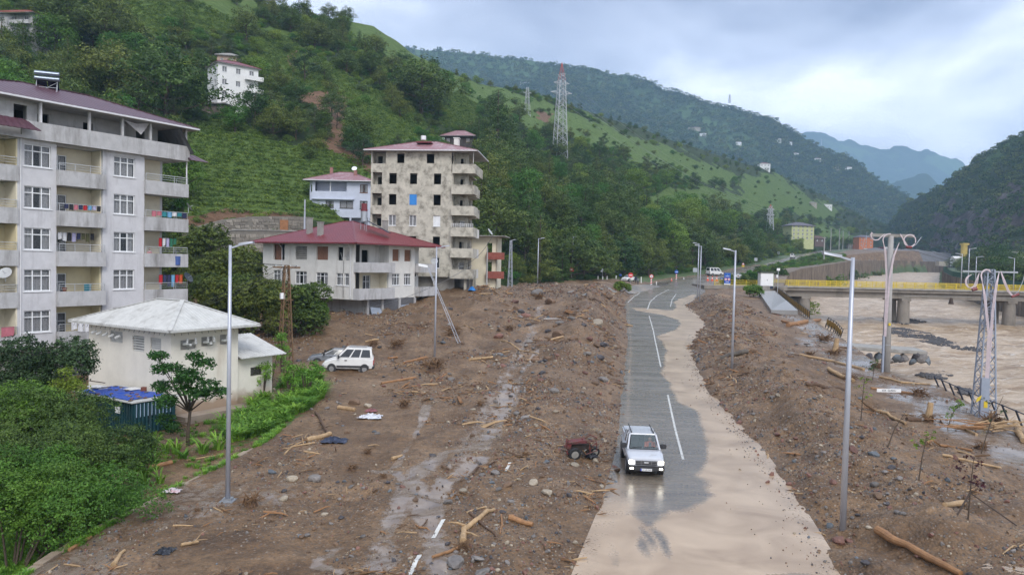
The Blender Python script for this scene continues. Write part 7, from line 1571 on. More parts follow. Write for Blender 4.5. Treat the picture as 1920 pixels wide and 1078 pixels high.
E0=[(0,1),(1,2),(2,3),(3,4),(4,5),(0,6),(6,7),(7,8),(8,9),(0,10),(10,11),(11,12),(12,13),(2,14),(14,15),(15,16),(16,17),(2,18),(18,19),(19,20),(20,21)]
def stander(label,p,yaw,coat,trous,H=1.75,hair=(.02,.015,.01)):
 e=person(label,p,yaw,H,J0,R0_,E0,[trous]);t_=MB()
 t_.tube([(0,0,.50*H),(0,0,.6*H),(0,0,.74*H),(0,0,.825*H),(0,0,.85*H)],[.088*H,.085*H,.098*H,.075*H,.035*H],12)
 for s_ in(-1,1):t_.tube([(s_*.09*H,0,.815*H),(s_*.142*H,-.01*H,.64*H),(s_*.15*H,.05*H,.52*H)],[.046*H,.038*H,.03*H],8)
 t_.build('jacket',coat,e,smooth=True);MB().tube([(0,.01*H,.87*H),(0,.014*H,.895*H),(0,.012*H,.94*H),(0,0,.99*H),(0,0,1.0*H)],[.03*H,.05*H,.057*H,.04*H,.01*H],12).build('head',SK,e,smooth=True)
 MB().tube([(0,-.012*H,.915*H),(0,-.01*H,.96*H),(0,-.003*H,1.005*H),(0,0,1.012*H)],[.058*H,.062*H,.04*H,.01*H],12).build('hair',mat('hair',hair,.8),e,smooth=True);return e
d_=empty('person',pu.matrix_basis@Vector((.35,.38,0))if False else(pu.location+Matrix.Rotation(a_,3,'Z')@Vector((.25,.38,.0))),a_-R(90),'driver in an orange and grey high visibility vest behind the windscreen','person')
MB().tube([(0,0,.75),(0,0,.95),(0,.02,1.22),(0,.03,1.32)],[.17,.19,.2,.07],12).tube([(-.2,.03,1.24),(-.26,.3,1.08),(-.14,.52,1.18)],[.07,.055,.04],8).tube([(.2,.03,1.24),(.26,.3,1.08),(.14,.52,1.18)],[.07,.055,.04],8).build('body',mat('orange_vest',(.75,.13,.03),.8),d_,smooth=True)
MB().box(-.07,.07,.16,.22,.8,1.28).build('vest_panel',mat('grey_vest',(.15,.16,.18),.8),d_);MB().tube([(0,.04,1.30),(0,.06,1.38),(0,.06,1.47),(0,.05,1.56)],[.05,.085,.095,.04],12).build('head',SK,d_,smooth=True);MB().tube([(0,.03,1.43),(0,.03,1.52),(0,.04,1.585)],[.09,.10,.03],12).build('hair',mat('hair',(.02,.015,.01),.8),d_,smooth=True)
q=onz(650,700,.75);zv=g1(q.x,q.y);gd=R(180)+math.atan2(.857,-.3)*0
wv=vehicle('people_carrier','white people carrier with grey bumpers half buried in the debris',(q.x,q.y+.6,.74),R(188),4.15,1.72,[(-2.05,.35,1.08,.83),(-1.2,.32,1.12,.86),(.6,.32,1.10,.86),(1.2,.34,1.02,.85),(1.85,.36,.82,.80),(2.05,.40,.66,.70)],[(-2.02,1.07,.82),(-1.86,1.80,.68),(.15,1.82,.68),(1.02,1.06,.80)],paint('white',(.74,.74,.73)),'people carrier',.31,(1.30,-1.35),low=(.30,.55),pitch=R(-1),rollv=R(0))
wv.scale=(1,1,1.14);wv.location.z=.80
MB().box(-1.7,.9,-.885,-.862,.42,.56).box(-1.7,.9,.862,.885,.42,.56).build('side_moulding',M_BLK,wv)
for y in(-.5,.5):MB().box(-1.5,.0,y-.02,y+.02,1.85,1.89).build('roof_rail',M_RIM,wv)
q2=onz(616,688,.9)
vehicle('hatchback','dark grey hatchback sunk in the debris behind the white people carrier',(q2.x,q2.y+1.6,.82),R(191),4.25,1.76,[(-2.1,.35,1.0,.82),(-1.2,.30,1.04,.87),(.6,.30,1.02,.87),(1.2,.30,.97,.86),(1.85,.34,.82,.78),(2.1,.38,.66,.62)],[(-1.95,1.0,.80),(-1.35,1.50,.60),(.0,1.52,.60),(1.05,.98,.78)],paint('grey',(.21,.225,.25)),'car',.33,(1.32,-1.35),pitch=R(-2))
q=P(1178,530,178);qz=g1(q.x,q.y);ws=vehicle('saloon_car','white saloon car parked at the wood edge with its doors open',(q.x,q.y,qz+.05),R(-125),4.5,1.78,[(-2.2,.35,.98,.8),(-1.3,.3,1.02,.87),(.6,.3,1.0,.87),(1.2,.3,.95,.86),(1.9,.34,.8,.8),(2.2,.4,.66,.66)],[(-1.7,1.0,.8),(-1.0,1.45,.62),(.1,1.46,.62),(1.0,.97,.78)],paint('white',(.74,.74,.73)),'car')
for s_ in(-1,1):MB().hexa([(.75,s_*.88,.35),(.2,s_*1.55,.35),(.16,s_*1.52,.35),(.71,s_*.86,.35),(.75,s_*.88,1.0),(.2,s_*1.55,1.0),(.16,s_*1.52,1.0),(.71,s_*.86,1.0)]).build('door',paint('white',(.74,.74,.73)),ws)
def minibus(px,py,D,yaw,label,L_=5.6,W=2.0,H=2.5,m=None,name='minibus',z=None,cat='minibus'):
 q=P(px,py,D);zz=zroad(D)if z is None else z
 return vehicle(name,label,(q.x,q.y,zz),yaw,L_,W,[(-L_/2,.45,1.35,W/2-.02),(L_*.1,.4,1.35,W/2),(L_*.3,.4,1.25,W/2),(L_/2-.1,.45,1.0,W/2-.08),(L_/2,.5,.8,W/2-.2)],[(-L_/2+.02,1.3,W/2-.06),(-L_/2+.15,H,W/2-.22),(L_*.16,H,W/2-.22),(L_*.36,1.3,W/2-.1)],m or paint('white',(.74,.74,.73)),cat,.36,low=(.35,.6),detail=False)
minibus(1340,516,228,R(28),'white minibus with dark windows turning at the junction')
minibus(1486,487,352,R(62),'white and orange minibus driving up the climbing road',4.8,1.9,2.2)
q=P(1655,469,655);e=minibus(1655,469,655,R(10),'red tipper truck with white cab by the orange building',9,2.6,3.4,paint('red',(.30,.02,.03)),'truck',q.z-1.0,'truck')
MB().box(1.8,4.4,-1.25,1.25,1.2,3.8).build('cab',paint('white',(.74,.74,.73)),e)
for px,py,lb,c in((1634,468.5,'white far parked car left of the red truck','white'),(1673,469,'white far parked car right of the red truck','white'),(1623,467.5,'white far parked car under the orange building','white'),(1679,470,'dark far parked car at the end of the row','grey')):
 q=P(px,py,640);minibus(px,py,640,R(15),lb,4.4,1.8,1.5,paint(c,(.5,.5,.5)),'parked_car',q.z-.6,'car')
q=P(1382,519,190);minibus(1382,519,190,R(60),'white car roof just visible behind the bridge railing bushes',4.3,1.8,1.5,None,'parked_car',q.z-.8,'car')
q=P(1196,530,176);stander('man in grey shirt and dark trousers standing beside the white saloon car',(q.x,q.y,g1(q.x,q.y)),0,mat('grey_shirt',(.2,.21,.25),.9),mat('dark_cloth',(.03,.03,.04),.9))
q=P(1192,529,179);stander('person in dark navy clothes half behind the saloon car door',(q.x,q.y,g1(q.x,q.y)),.5,mat('navy',(.03,.04,.09),.9),mat('dark_cloth',(.03,.03,.04)))
q=P(1163,529,177);stander('person in blue jacket standing left of the white saloon car',(q.x,q.y,g1(q.x,q.y)),-.4,mat('blue_jacket',(.03,.09,.35),.9),mat('dark_cloth',(.03,.03,.04)))
for(x,y,z,lb,cc,h_)in((9.75,.0,FL[2],'child in pink leaning on the rail of the second floor right balcony',(.5,.25,.25),1.35),):
 stander(lb,bl(x,y,z),YAW_E+R(180),mat('pink_top',cc,.9),mat('pale_trousers',(.5,.5,.55),.9),h_)
# signs, cones, boards
M_SR=mat('sign_red',(.55,.015,.02),.45,.05,2);M_SW=mat('sign_white',(.75,.75,.75),.45,.05,2);M_SB=mat('sign_blue',(.01,.09,.42),.45,.05,2);M_CONE=mat('cone_orange',(.75,.10,.03),.55,.08,2)
def disc(par,z,r,m,y=-.05,th=.02,name='disc',n=20):return MB().tube([(0,y,z),(0,y-th,z)],r,n).build(name,m,par)
def sign(kind,px,py,D,label,face=0):
 q=P(px,py,D);z=g1(q.x,q.y)-.05;e=empty('road_sign',(q.x,q.y,z),face,label,'road sign');H=2.3
 MB().tube([(0,0,0),(0,0,H+.3)],.035,8).build('post',M_STEEL,e)
 if kind=='noentry':disc(e,H,.55,M_SR);MB().box(-.38,.38,-.09,-.071,H-.09,H+.09).build('bar',M_SW,e)
 if kind in('limit','blue'):
  disc(e,H,.5,M_SR if kind=='limit' else M_SB);
  if kind=='limit':disc(e,H,.36,M_SW,-.072);text('20',.42,M_BLK,e,(0,-.10,H),(R(90),0,0))
  else:MB().hexa([(-.3,-.09,H-.05),(.1,-.09,H-.05),(.1,-.072,H-.05),(-.3,-.072,H-.05),(-.3,-.09,H+.05),(.1,-.09,H+.05),(.1,-.072,H+.05),(-.3,-.072,H+.05)]).add([(.1,-.09,H-.18),(.34,-.09,H),(.1,-.09,H+.18),(.1,-.072,H-.18),(.34,-.072,H),(.1,-.072,H+.18)],[(0,1,2),(5,4,3),(0,3,4,1),(1,4,5,2),(2,5,3,0)]).build('arrow',M_SW,e)
  for k in range(6):
   z0_=.25+k*.26;MB().hexa([(-.16,-.07,z0_),(.16,-.07,z0_+.14),(.16,-.05,z0_+.14),(-.16,-.05,z0_),(-.16,-.07,z0_+.26),(.16,-.07,z0_+.40),(.16,-.05,z0_+.40),(-.16,-.05,z0_+.26)]).build('stripe',M_SR if k%2 else M_SW,e)
 if kind=='tri':MB().add([(-.55,-.05,H-.4),(.55,-.05,H-.4),(0,-.05,H+.5),(-.55,-.08,H-.4),(.55,-.08,H-.4),(0,-.08,H+.5)],[(0,1,2),(5,4,3),(0,3,4,1),(1,4,5,2),(2,5,3,0)]).build('plate',M_STEEL,e)
 if kind=='warn':
  for nm,s_,m_,y in(('plate',1.0,M_SR,-.05),('plate',.66,M_SW,-.085)):MB().add([(x*s_,y-d,H+.05+zz*s_)for d in(0,.02)for x,zz in((-.55,-.4),(.55,-.4),(0,.5))],[(0,1,2),(5,4,3),(0,3,4,1),(1,4,5,2),(2,5,3,0)]).build(nm,m_,e)
  MB().box(-.45,.45,-.07,-.05,H-1.0,H-.5).build('panel',M_YEL,e)
 if kind=='square':MB().box(-.6,.6,-.07,-.04,H-.6,H+.6).build('plate',M_STEEL,e)
 return e
sign('noentry',1071,532,172,'round red no entry sign at the wood edge below a street lamp');sign('noentry',1182,536,168,'round red no entry sign in front of the white saloon car')
sign('limit',1221,532,178,'round white and red speed sign over a red and white striped board');sign('blue',1268,524,200,'round blue arrow sign over a red and white striped board')
sign('tri',1129,533,182,'grey back of a triangular sign at the wood edge');sign('square',1303,516,215,'grey back of a square sign by the wood corner');sign('square',1417,494,290,'pale square board beside the climbing road near the pylon');sign('square',1459,482,350,'pale board beside the road left of the far minibus')
sign('warn',1393,505,255,'red and white warning triangle with yellow plate in the road centre')
def cone(px,py,D,label,m=M_CONE,s_=1.0,z=None):
 q=P(px,py,D);e=empty('traffic_cone',(q.x,q.y,(zroad(D)if z is None else z)),0,label,'traffic cone');e.scale=(s_,s_,s_)
 MB().box(-.25,.25,-.25,.25,0,.05).build('base',m,e);MB().tube([(0,0,.05),(0,0,.35)],[.2,.13],12).tube([(0,0,.55),(0,0,.9)],[.085,.03],12).build('cone',m,e);MB().tube([(0,0,.351),(0,0,.549)],[.13,.085],12).build('band',M_SW,e)
for i,px in enumerate((1327,1335.5,1344)):cone(px,522,200,['leftmost','middle','rightmost'][i]+' of three orange traffic cones in front of the minibus',s_=1.5)
cone(1259,533,196,'single orange traffic cone on the wet junction');cone(1282,528,205,'small white topped cone on the wet junction',M_SW,.7)
for i,(px,py)in enumerate(((1121,531),(1130,532),(1138,532),(1155,531),(1202,531),(1231,526))):
 q=P(px,py,181);o=MB().box(-.09,.09,-.05,.05,-.2,1.5 if i==4 else .85).build('marker_post',M_SW);o.location=(q.x,q.y,g1(q.x,q.y));tag(o,['first','second','third','fourth','tall fifth','last'][i]+' white marker post from the left along the wood edge','marker post')
q=P(1363.5,530,171);e=empty('information_board',(q.x,q.y,6.0),0,'tall blue information board with two round prohibition signs on the bridge railing','sign board')
MB().box(-.72,.72,-.06,0,.5,2.9).build('board',M_SB,e);MB().box(-.72,.72,-.062,-.001,.25,.49).build('white_foot',M_SW,e);MB().box(-.6,-.5,.0,.08,-.4,.5).box(.5,.6,.0,.08,-.4,.5).build('leg',M_STEEL,e)
for x in(-.36,.36):
 MB().tube([(x,-.06,1.45),(x,-.08,1.45)],.32,20).build('ring',M_SR,e);MB().tube([(x,-.081,1.45),(x,-.09,1.45)],.23,20).build('disc',M_SW,e);MB().box(x-.13,x+.13,-.097,-.091,1.39,1.51).build('symbol',M_BLK,e)
for z,w_ in((2.45,.25),(2.1,.9),(.8,.8)):MB().box(-w_/2,w_/2,-.07,-.061,z,z+.09).build('text_line',mat('sign_green',(.15,.45,.45),.5)if z>2.3 else M_SW,e)
q=P(1353.5,524,172);e=empty('small_blue_sign',(q.x,q.y,6.2),0,'small blue square sign left of the blue information board','sign board');MB().box(-.32,.32,-.05,0,1.0,1.6).build('plate',M_SB,e);MB().box(-.2,-.05,-.06,-.051,1.1,1.45).box(.05,.2,-.06,-.051,1.1,1.45).build('symbol',M_SW,e);MB().bar((0,.02,0),(0,.02,1.2),.05).build('post',M_STEEL,e)
q=P(1435,534,168);e=empty('white_cabinet',(q.x,168,5.5),0,'white square kiosk with flat dark green roof beside the bridge','kiosk')
MB().box(-1.42,1.38,-1,1,.75,3.6).build('wall',M_PVC,e);MB().box(-1.55,1.5,-1.15,1.2,3.6,3.95).build('roof',mat('dark_green_sheet',(.05,.07,.05),.7),e);MB().box(1.385,1.5,-1.02,1,.75,3.6).build('corner_trim',mat('pale_green',(.35,.42,.28),.8),e)
MB().box(-.9,.75,-.9,.9,-.6,.745).build('plinth',M_CONC,e);MB().box(-1.5,-.92,-.9,.9,.1,.744).box(.8,1.45,-.9,.9,.1,.744).build('frame',M_DKBL,e);MB().box(.0,.12,-1.012,-1.001,1.9,2.15).build('sticker',M_BLK,e)
MB().box(-3.5,2.6,-1.6,1.4,-1.2,-.61).build('slab',M_CONC,e)
q=P(1457,574,150);e=empty('pipe_post',(q.x,q.y,g1(q.x,q.y)),0,'thin grey post with small boxes beside the riverside footpath','post');MB().bar((0,0,-.5),(0,0,5.6),.1).build('pole',M_STEEL,e);MB().box(-.3,.3,-.1,.1,5.4,5.9).box(-.35,-.05,-.12,.1,4.0,4.6).build('box',M_PVC,e)
# container shed and yard, front left
cn=empty('container_shed',onz(250,806,.05),YAW_E,'dark teal corrugated container with blue tarpaulin roof beside the transformer building','shipping container')
M_TEAL=mat('teal_corrugated',(.010,.055,.070),.55,.2,1.5,metal=.2,dirt=(.05,.07,.08),dirt_scale=1.6,dirt_amt=.4,streak=True)
def corr(mb,face,s0,s1,z0_,z1_,d,amp=.06,step=.24):
 n=int((s1-s0)/step)
 for i in range(n):fbox(mb,face,s0+i*step,s0+i*step+step*.55,z0_,z1_,d-.02,d+amp)
 fbox(mb,face,s0,s1,z0_,z1_,d-.08,d-.021)
CW,CD=2.7,5.8;cn.scale=(1,1,.78)
c1=MB();corr(c1,'R',0,CW,-.4,2.0,0);c1.build('side_panel',M_TEAL,cn);c1=MB();corr(c1,'L',0,CD,-.4,2.0,0);c1.build('side_panel',M_TEAL,cn)
MB().box(0.08,CW,.08,CD,-.4,1.95).build('inner_wall',M_DARKC,cn);st_=MB();[fbox(st_,'R',.12+i*.24,.18+i*.24,.9,1.9,.061,.066)for i in range(10)];o=st_.build('paint_stripe',mat('faded_blue',(.28,.38,.5),.8),cn);o['kind']='stuff'
MB().box(-.075,-.065,1.2,1.7,1.05,1.55).build('window',M_PVC,cn)
MB().box(-.2,CW+.15,-.15,CD+.2,2.0,2.08).build('roof_sheet',M_GREYR,cn)
tq=MB();rn=random.Random(3);nx_,ny2=12,16;vs=[(.0+i*(CW-.25)/nx_,.5+j*(CD-.6)/ny2,2.10+rn.uniform(0,.07))for i in range(nx_+1)for j in range(ny2+1)];fs=[(i*(ny2+1)+j,(i+1)*(ny2+1)+j,(i+1)*(ny2+1)+j+1,i*(ny2+1)+j+1)for i in range(nx_)for j in range(ny2)]
tq.add(vs,fs);tq.build('tarpaulin',mat('blue_tarpaulin',(.012,.075,.42),.5,.15,2),cn)
for i in range(22):x,y=rn.uniform(0,CW),rn.uniform(0,CD);o=link(stone_mesh('brick',i,M_ST[[4,0,1][i%3]]),'ballast_stone',cn,(x,y,2.16));o.scale=(.28,.2,.25)
for i in range(7):a0=(rn.uniform(-.2,2),rn.uniform(3.2,6),2.2+.05*i);MB().bar(a0,(a0[0]+rn.uniform(-1,1),a0[1]+rn.uniform(-1.6,1.6),a0[2]+.05),.1,.04).build('plank',M_WOOD if i%2 else M_GREYR,cn)
MB().box(1.8,2.6,3.2,4.0,2.18,2.22).box(.8,1.5,5.2,6.2,2.25,2.3).build('white_sheet',M_PVC,cn);MB().cyl((2.3,2.6,2.15),.17,.3,10).build('clay_pipe',mat('clay',(.2,.07,.04)),cn)
q=onz(20,790,.2);o=MB().box(-2.5,0,0,.3,-1,1.7).build('yard_wall',M_CONC,None,(q.x-.2,q.y-1,.2),(0,0,-.1));tag(o,'low grey concrete yard wall at the left edge','wall')
# stones, logs, brushwood
rng=np.random.default_rng(21)
SV=[[stone_mesh('rock',10*k+i,M_ST[k],2,(1,rr,.62))for i,rr in enumerate((.9,.7))]for k in range(6)]
CN=['grey','brown','bluish','pale tan','reddish','dark']
def rock(px,py,wpx,k,label,group=None,flat=1.0):
 p=G(px,py,False);s_=wpx*p.y/FPX;zz=float(gz(np.array([p.x]),np.array([p.y]))[0]);o=link(SV[k][int(px)%2],'rock',None,(p.x,p.y,zz+s_*.12),(rng.uniform(-.3,.3),rng.uniform(-.3,.3),rng.uniform(0,6)));o.scale=(s_,s_,s_*flat);return tag(o,label,'rock',group)
for a in[(1007,552,26,0,'large grey slab on the top of the left debris pile'),(1030,568,20,1,'squarish brown boulder on the crest of the left pile'),(1047,630,24,1,'pinkish brown boulder on the left pile beside a dark one'),(1028,622,12,5,'dark round boulder touching the pinkish brown one'),(1074,637,18,1,'tall brown boulder on the left pile slope'),(1120,607,20,3,'pale tan boulder low on the left pile near the road'),(1072,601,15,0,'grey rounded stone left of the pale tan boulder'),(665,757,22,1,'big brown boulder beside the white sack'),(690,762,15,3,'squared tan block right of the big brown boulder'),(729,761,0.1,0,''),(846,713,13,0,'pale grey rock beside the root wad below the leaning lamp'),(904,893,14,0,'pale grey angular stone by the gully'),(928,889,16,0,'rounded grey stone between two pale ones by the gully'),(923,905,12,2,'bluish stone below the rounded grey one'),(952,912,18,1,'brown boulder right of the gully stones'),(840,942,15,0,'flat grey stone right of the gully fork'),(868,921,15,3,'cream lump above the flat grey stone'),(510,887,17,2,'blue rock on the pavement mud near the left lamp'),(549,900,20,3,'tan rock right of the blue one'),(590,901,24,0,'long low grey rock right of the tan one'),(533,937,17,3,'cylinder-like tan rock below the tan one'),(532,921,11,5,'purple dark stone above the cylinder-like rock'),(1000,905,16,3,'tall pale stone left of the wrecked tractor'),(1026,925,20,3,'leaning beige slab stone below the tall pale one'),(1031,900,12,0,'small pale stone beside the tall pale one'),(1117,867,16,3,'beige rock lying at the black bag by the wreck'),(1078,873,15,3,'flat cream stone under the wreck'),(1025,868,15,2,'bluish stone left of the wreck'),(968,777,13,0,'white grey stone on the flat left of the wreck'),(1147,737,0.1,0,''),(984,785,15,0,'grey stone beside the white grey one'),(1040,735,15,0,'dark grey stone at mid pile'),(1638,852,20,2,'blue grey boulder on the right bank, upper one'),(1672,878,15,5,'round dark boulder on the right bank below the blue grey one'),(1601,847,21,4,'flat reddish stone beside the right lamp pole'),(1645,932,23,1,'brown boulder with dark side low on the right bank'),(1640,910,17,0,'grey stone above the brown boulder on the right bank'),(1555,988,18,2,'blue stone beside a twig at the foot of the right lamp'),(1574,1016,25,4,'round reddish boulder near the road edge at the bottom'),(1593,1012,14,4,'small pink stone right of the round reddish boulder'),(1623,1058,19,5,'dark round boulder at the bottom right'),(1408,659,20,1,'tan boulder beside the dark log on the right bank'),(1418,712,0.1,0,''),(1517,751,15,0,'grey stone on the crest of the right bank'),(1528,748,8,2,'small teal stone beside the grey crest stone'),(1660,886,12,0,'pale flat stone left of the round dark boulder'),(1687,900,13,0,'grey stone right of the pale flat one'),(1480,908,12,4,'pinkish stone at the road edge on the right'),(1562,906,14,4,'pink stone low on the right bank'),(1429,886,10,5,'dark stone lying in the muddy water'),(1440,905,8,1,'small brown stone lying in the muddy water'),(1269,675,6,1,'small brown rock alone on the silt strip')]:
 if a[2]>1:rock(*a)
for a in[(855,1056,42,0,'long angular slate slab at the bottom centre'),(895,1048,26,0,'angular grey block beside the root wad at the bottom'),(905,1075,34,0,'sharp grey slab at the very bottom edge'),(870,1000,0.1,2,'')]:
 if a[2]>1:rock(*a,flat=.5)
n=0;tries=0
zn_=lambda y:'high on the far debris' if y<650 else 'in the debris at mid distance' if y<770 else 'in the debris level with the pickup' if y<900 else 'loose in the foreground debris'
grp=lambda side,k:f'{CN[k]} stones in the debris {side} of the road'
while n<235 and tries<4000:
 tries+=1
 side=rng.random()<.66
 px=rng.uniform(560,1168)if side else rng.uniform(1330,1760);py=560+(1075-560)*rng.random()**1.1
 if side and px<1165-(py-900)*.0 and(py>800 and px<520):continue
 if not side and px<np.interp(py,[560,650,740,830,900,985,1078],[1330,1295,1335,1415,1470,1515,1570]):continue
 if not side and px>np.interp(py,[560,640,700,1078],[1470,1560,1640,1900]):continue
 if side and py<640 and px<820:continue
 if 1125<px<1480 and py>940 and px<1560:continue
 k=int(rng.choice([0,1,2,3,4,5],p=[.3,.22,.12,.13,.11,.12]));sd='left' if side else 'right'
 wpx=rng.uniform(5,9)*(1+.35*(py>800));rock(px,py,wpx,k,f'{CN[k]} stone {zn_(py)}, {sd} of the road',grp(sd,k)+', '+zn_(py));n+=1
GR=[stone_mesh('gravel_stone',300+i,M_ST[i%6],1,(1,.8,.6))for i in range(12)]
def in_debris(q):
 dl=xat(EL,q[:,1])-q[:,0];dr=q[:,0]-xat(ER,q[:,1]);wdt=np.interp(q[:,1],[0,40,60,100,140],[5.5,6,7,7,5])
 fl=(dl>.15)|(dr>.1);den=np.clip(.30+2.1*fbm(q[:,0],q[:,1],.28,4,77)+.3*(np.abs(dl-5)<3.5)+.35*((dr>0)&(dr<wdt)),.02,1)
 den=np.where((dl>9)&(q[:,1]<40),den*.35,den);den=np.where(dr>wdt+4,den*.18,den);den=np.where((q[:,1]>95)&(dl>22),0,den)
 return fl&(q[:,0]<xat(EB,q[:,1])-.3)&(q[:,0]>XSW(q[:,1])+.3)&(rng.random(len(q))<den)
Yq=22+128*rng.random(300000)**1.9;Xq=-30+75*rng.random(len(Yq));q=np.column_stack([Xq,Yq]);q=q[in_debris(q)][:90000]
rv=np.min([segdist(q[:,0],q[:,1],l)/w_ for l,w_ in zip(RIV_W,RIV_A)],axis=0);q=q[(rv>1.15)|(rng.random(len(q))<.12)];sz=np.clip(rng.lognormal(-2.75,.55,len(q)),.025,.36)*np.interp(q[:,1],[22,60,150],[.75,1.25,1.9])
zq=gz(q[:,0],q[:,1]);scatter('gravel',np.column_stack([q,zq+sz*.1]),sz,0,rng.choice(12,len(q),p=np.array([1.1,2.4,.35,.75,.8,.6]*2)/12),GR,'loose gravel and small stones scattered all over the brown debris','gravel',rot3=rng.uniform(-3,3,(len(q),3)))
M_LOG=mat('stripped_wood',(.40,.27,.145),.7,.3,3,bump=.4,bscale=9,dirt=(.13,.08,.05),dirt_scale=1.4,dirt_amt=.45);M_LOGD=mat('bark_wood',(.10,.06,.038),.85,.3,4,bump=.6,bscale=9);M_LOGO=mat('orange_wood',(.29,.150,.065),.7,.25,3,bump=.3,dirt=(.14,.07,.04),dirt_scale=1.2,dirt_amt=.4);M_ROOT=mat('root_brown',(.15,.085,.042),.9,.35,6)
def splinter(i,m):
 rn=random.Random(i);mb=MB();mb.tube([(-.5,0,0),(-.15,rn.uniform(-.08,.08),.02),(.2,rn.uniform(-.1,.1),.04),(.5,rn.uniform(-.05,.05),0)],[.035,.05,.04,.012],5);me=bpy.data.meshes.new('splinter');me.from_pydata(mb.v,[],mb.f);me.materials.append(m);return me
SP=[splinter(i,[M_LOG,M_LOGO,M_LOGD,M_ROOT][i%4])for i in range(8)]
ns=14000;Yq=22+120*rng.random(ns*4)**1.7;Xq=-28+70*rng.random(len(Yq));q=np.column_stack([Xq,Yq]);cl=fbm(q[:,0],q[:,1],.22,3,123)+.5*fbm(q[:,0],q[:,1],.8,2,44)>.13;q=q[cl];q=q[in_debris(q)][:ns]
r3=np.column_stack([rng.normal(0,.2,len(q)),rng.normal(0,.25,len(q)),rng.uniform(0,6.28,len(q))]);sl=rng.lognormal(-.95,.55,len(q))*np.interp(q[:,1],[22,90],[.7,1.5])
scatter('wood_splinters',np.column_stack([q,gz(q[:,0],q[:,1])+.05]),sl,0,rng.integers(0,8,len(q)),SP,'countless twigs and splintered wood strewn over the debris','wood debris',rot3=r3)
def log(pts,r0,r1,m,label,lift=.6,name='log',cat='log',fork=0,seed=1,knob=False):
 """pts: photo pixels on the ground"""
 W=[G(*q,False)for q in pts];rn=random.Random(seed);c=W[0].copy();L_=[]
 for i in range(len(W)-1):
  for j in range(4):L_.append(W[i].lerp(W[i+1],j/4))
 L_.append(W[-1]);zs=[max(g1(p.x,p.y,True),p.z)+r0*lift for p in L_]
 ln=[Vector((p.x+rn.uniform(-.3,.3)*r0,p.y+rn.uniform(-.3,.3)*r0,z))-c for p,z in zip(L_,zs)];n=len(ln)
 e=empty(name,c,0,label,cat);rr=[(r0+(r1-r0)*i/(n-1))*rn.uniform(.88,1.12)for i in range(n)];MB().tube(ln,rr,10).build('trunk',m,e)
 for k in range(fork):
  a=ln[int(n*(.55+.4*k/max(1,fork)))];d=(ln[-1]-ln[0]).normalized();s_=1 if k%2 else-1;pe=a+d*.8*rn.uniform(.6,1.4)+Vector((-d.y,d.x,0))*s_*rn.uniform(.4,.9)+Vector((0,0,rn.uniform(.05,.35)));MB().tube([a,a.lerp(pe,.5)+Vector((0,0,.05)),pe],[r1*.55,r1*.35,r1*.12],6).build('branch',m,e)
 return e
def rootwad(px,py,wpx,label,m=None,stub=False,seed=1,green=False,n=46):
 p=G(px,py,False);s_=wpx*p.y/FPX;rn=random.Random(seed);mb=MB();e=empty('root_wad',(p.x,p.y,p.z),0,label,'root wad')
 for i in range(n):
  a=rn.uniform(0,6.28);x,y=math.cos(a),math.sin(a);r_=s_*rn.uniform(.2,.62);o=Vector((rn.uniform(-.2,.2)*s_,rn.uniform(-.2,.2)*s_,rn.uniform(0,.22)*s_));t_=Vector((x*r_,y*r_,rn.uniform(-.02,.42)*s_));md=(o+t_)/2+Vector((0,0,rn.uniform(-.05,.16)*s_));w_=s_*rn.uniform(.008,.022);mb.tube([o,md,t_],[w_*1.4,w_,w_*.4],4,cap=False)
 mb.build('roots',m or M_ROOT,e);MB().tube([(0,0,-.1*s_),(rn.uniform(-.1,.1)*s_,0,.16*s_)],[.26*s_,.14*s_],9).build('stump',M_LOGD,e)
 if stub:MB().tube([(0,0,.1*s_),(.1*s_,0,.9*s_)],[.16*s_,.12*s_],9).build('trunk',M_LOG,e)
 return e
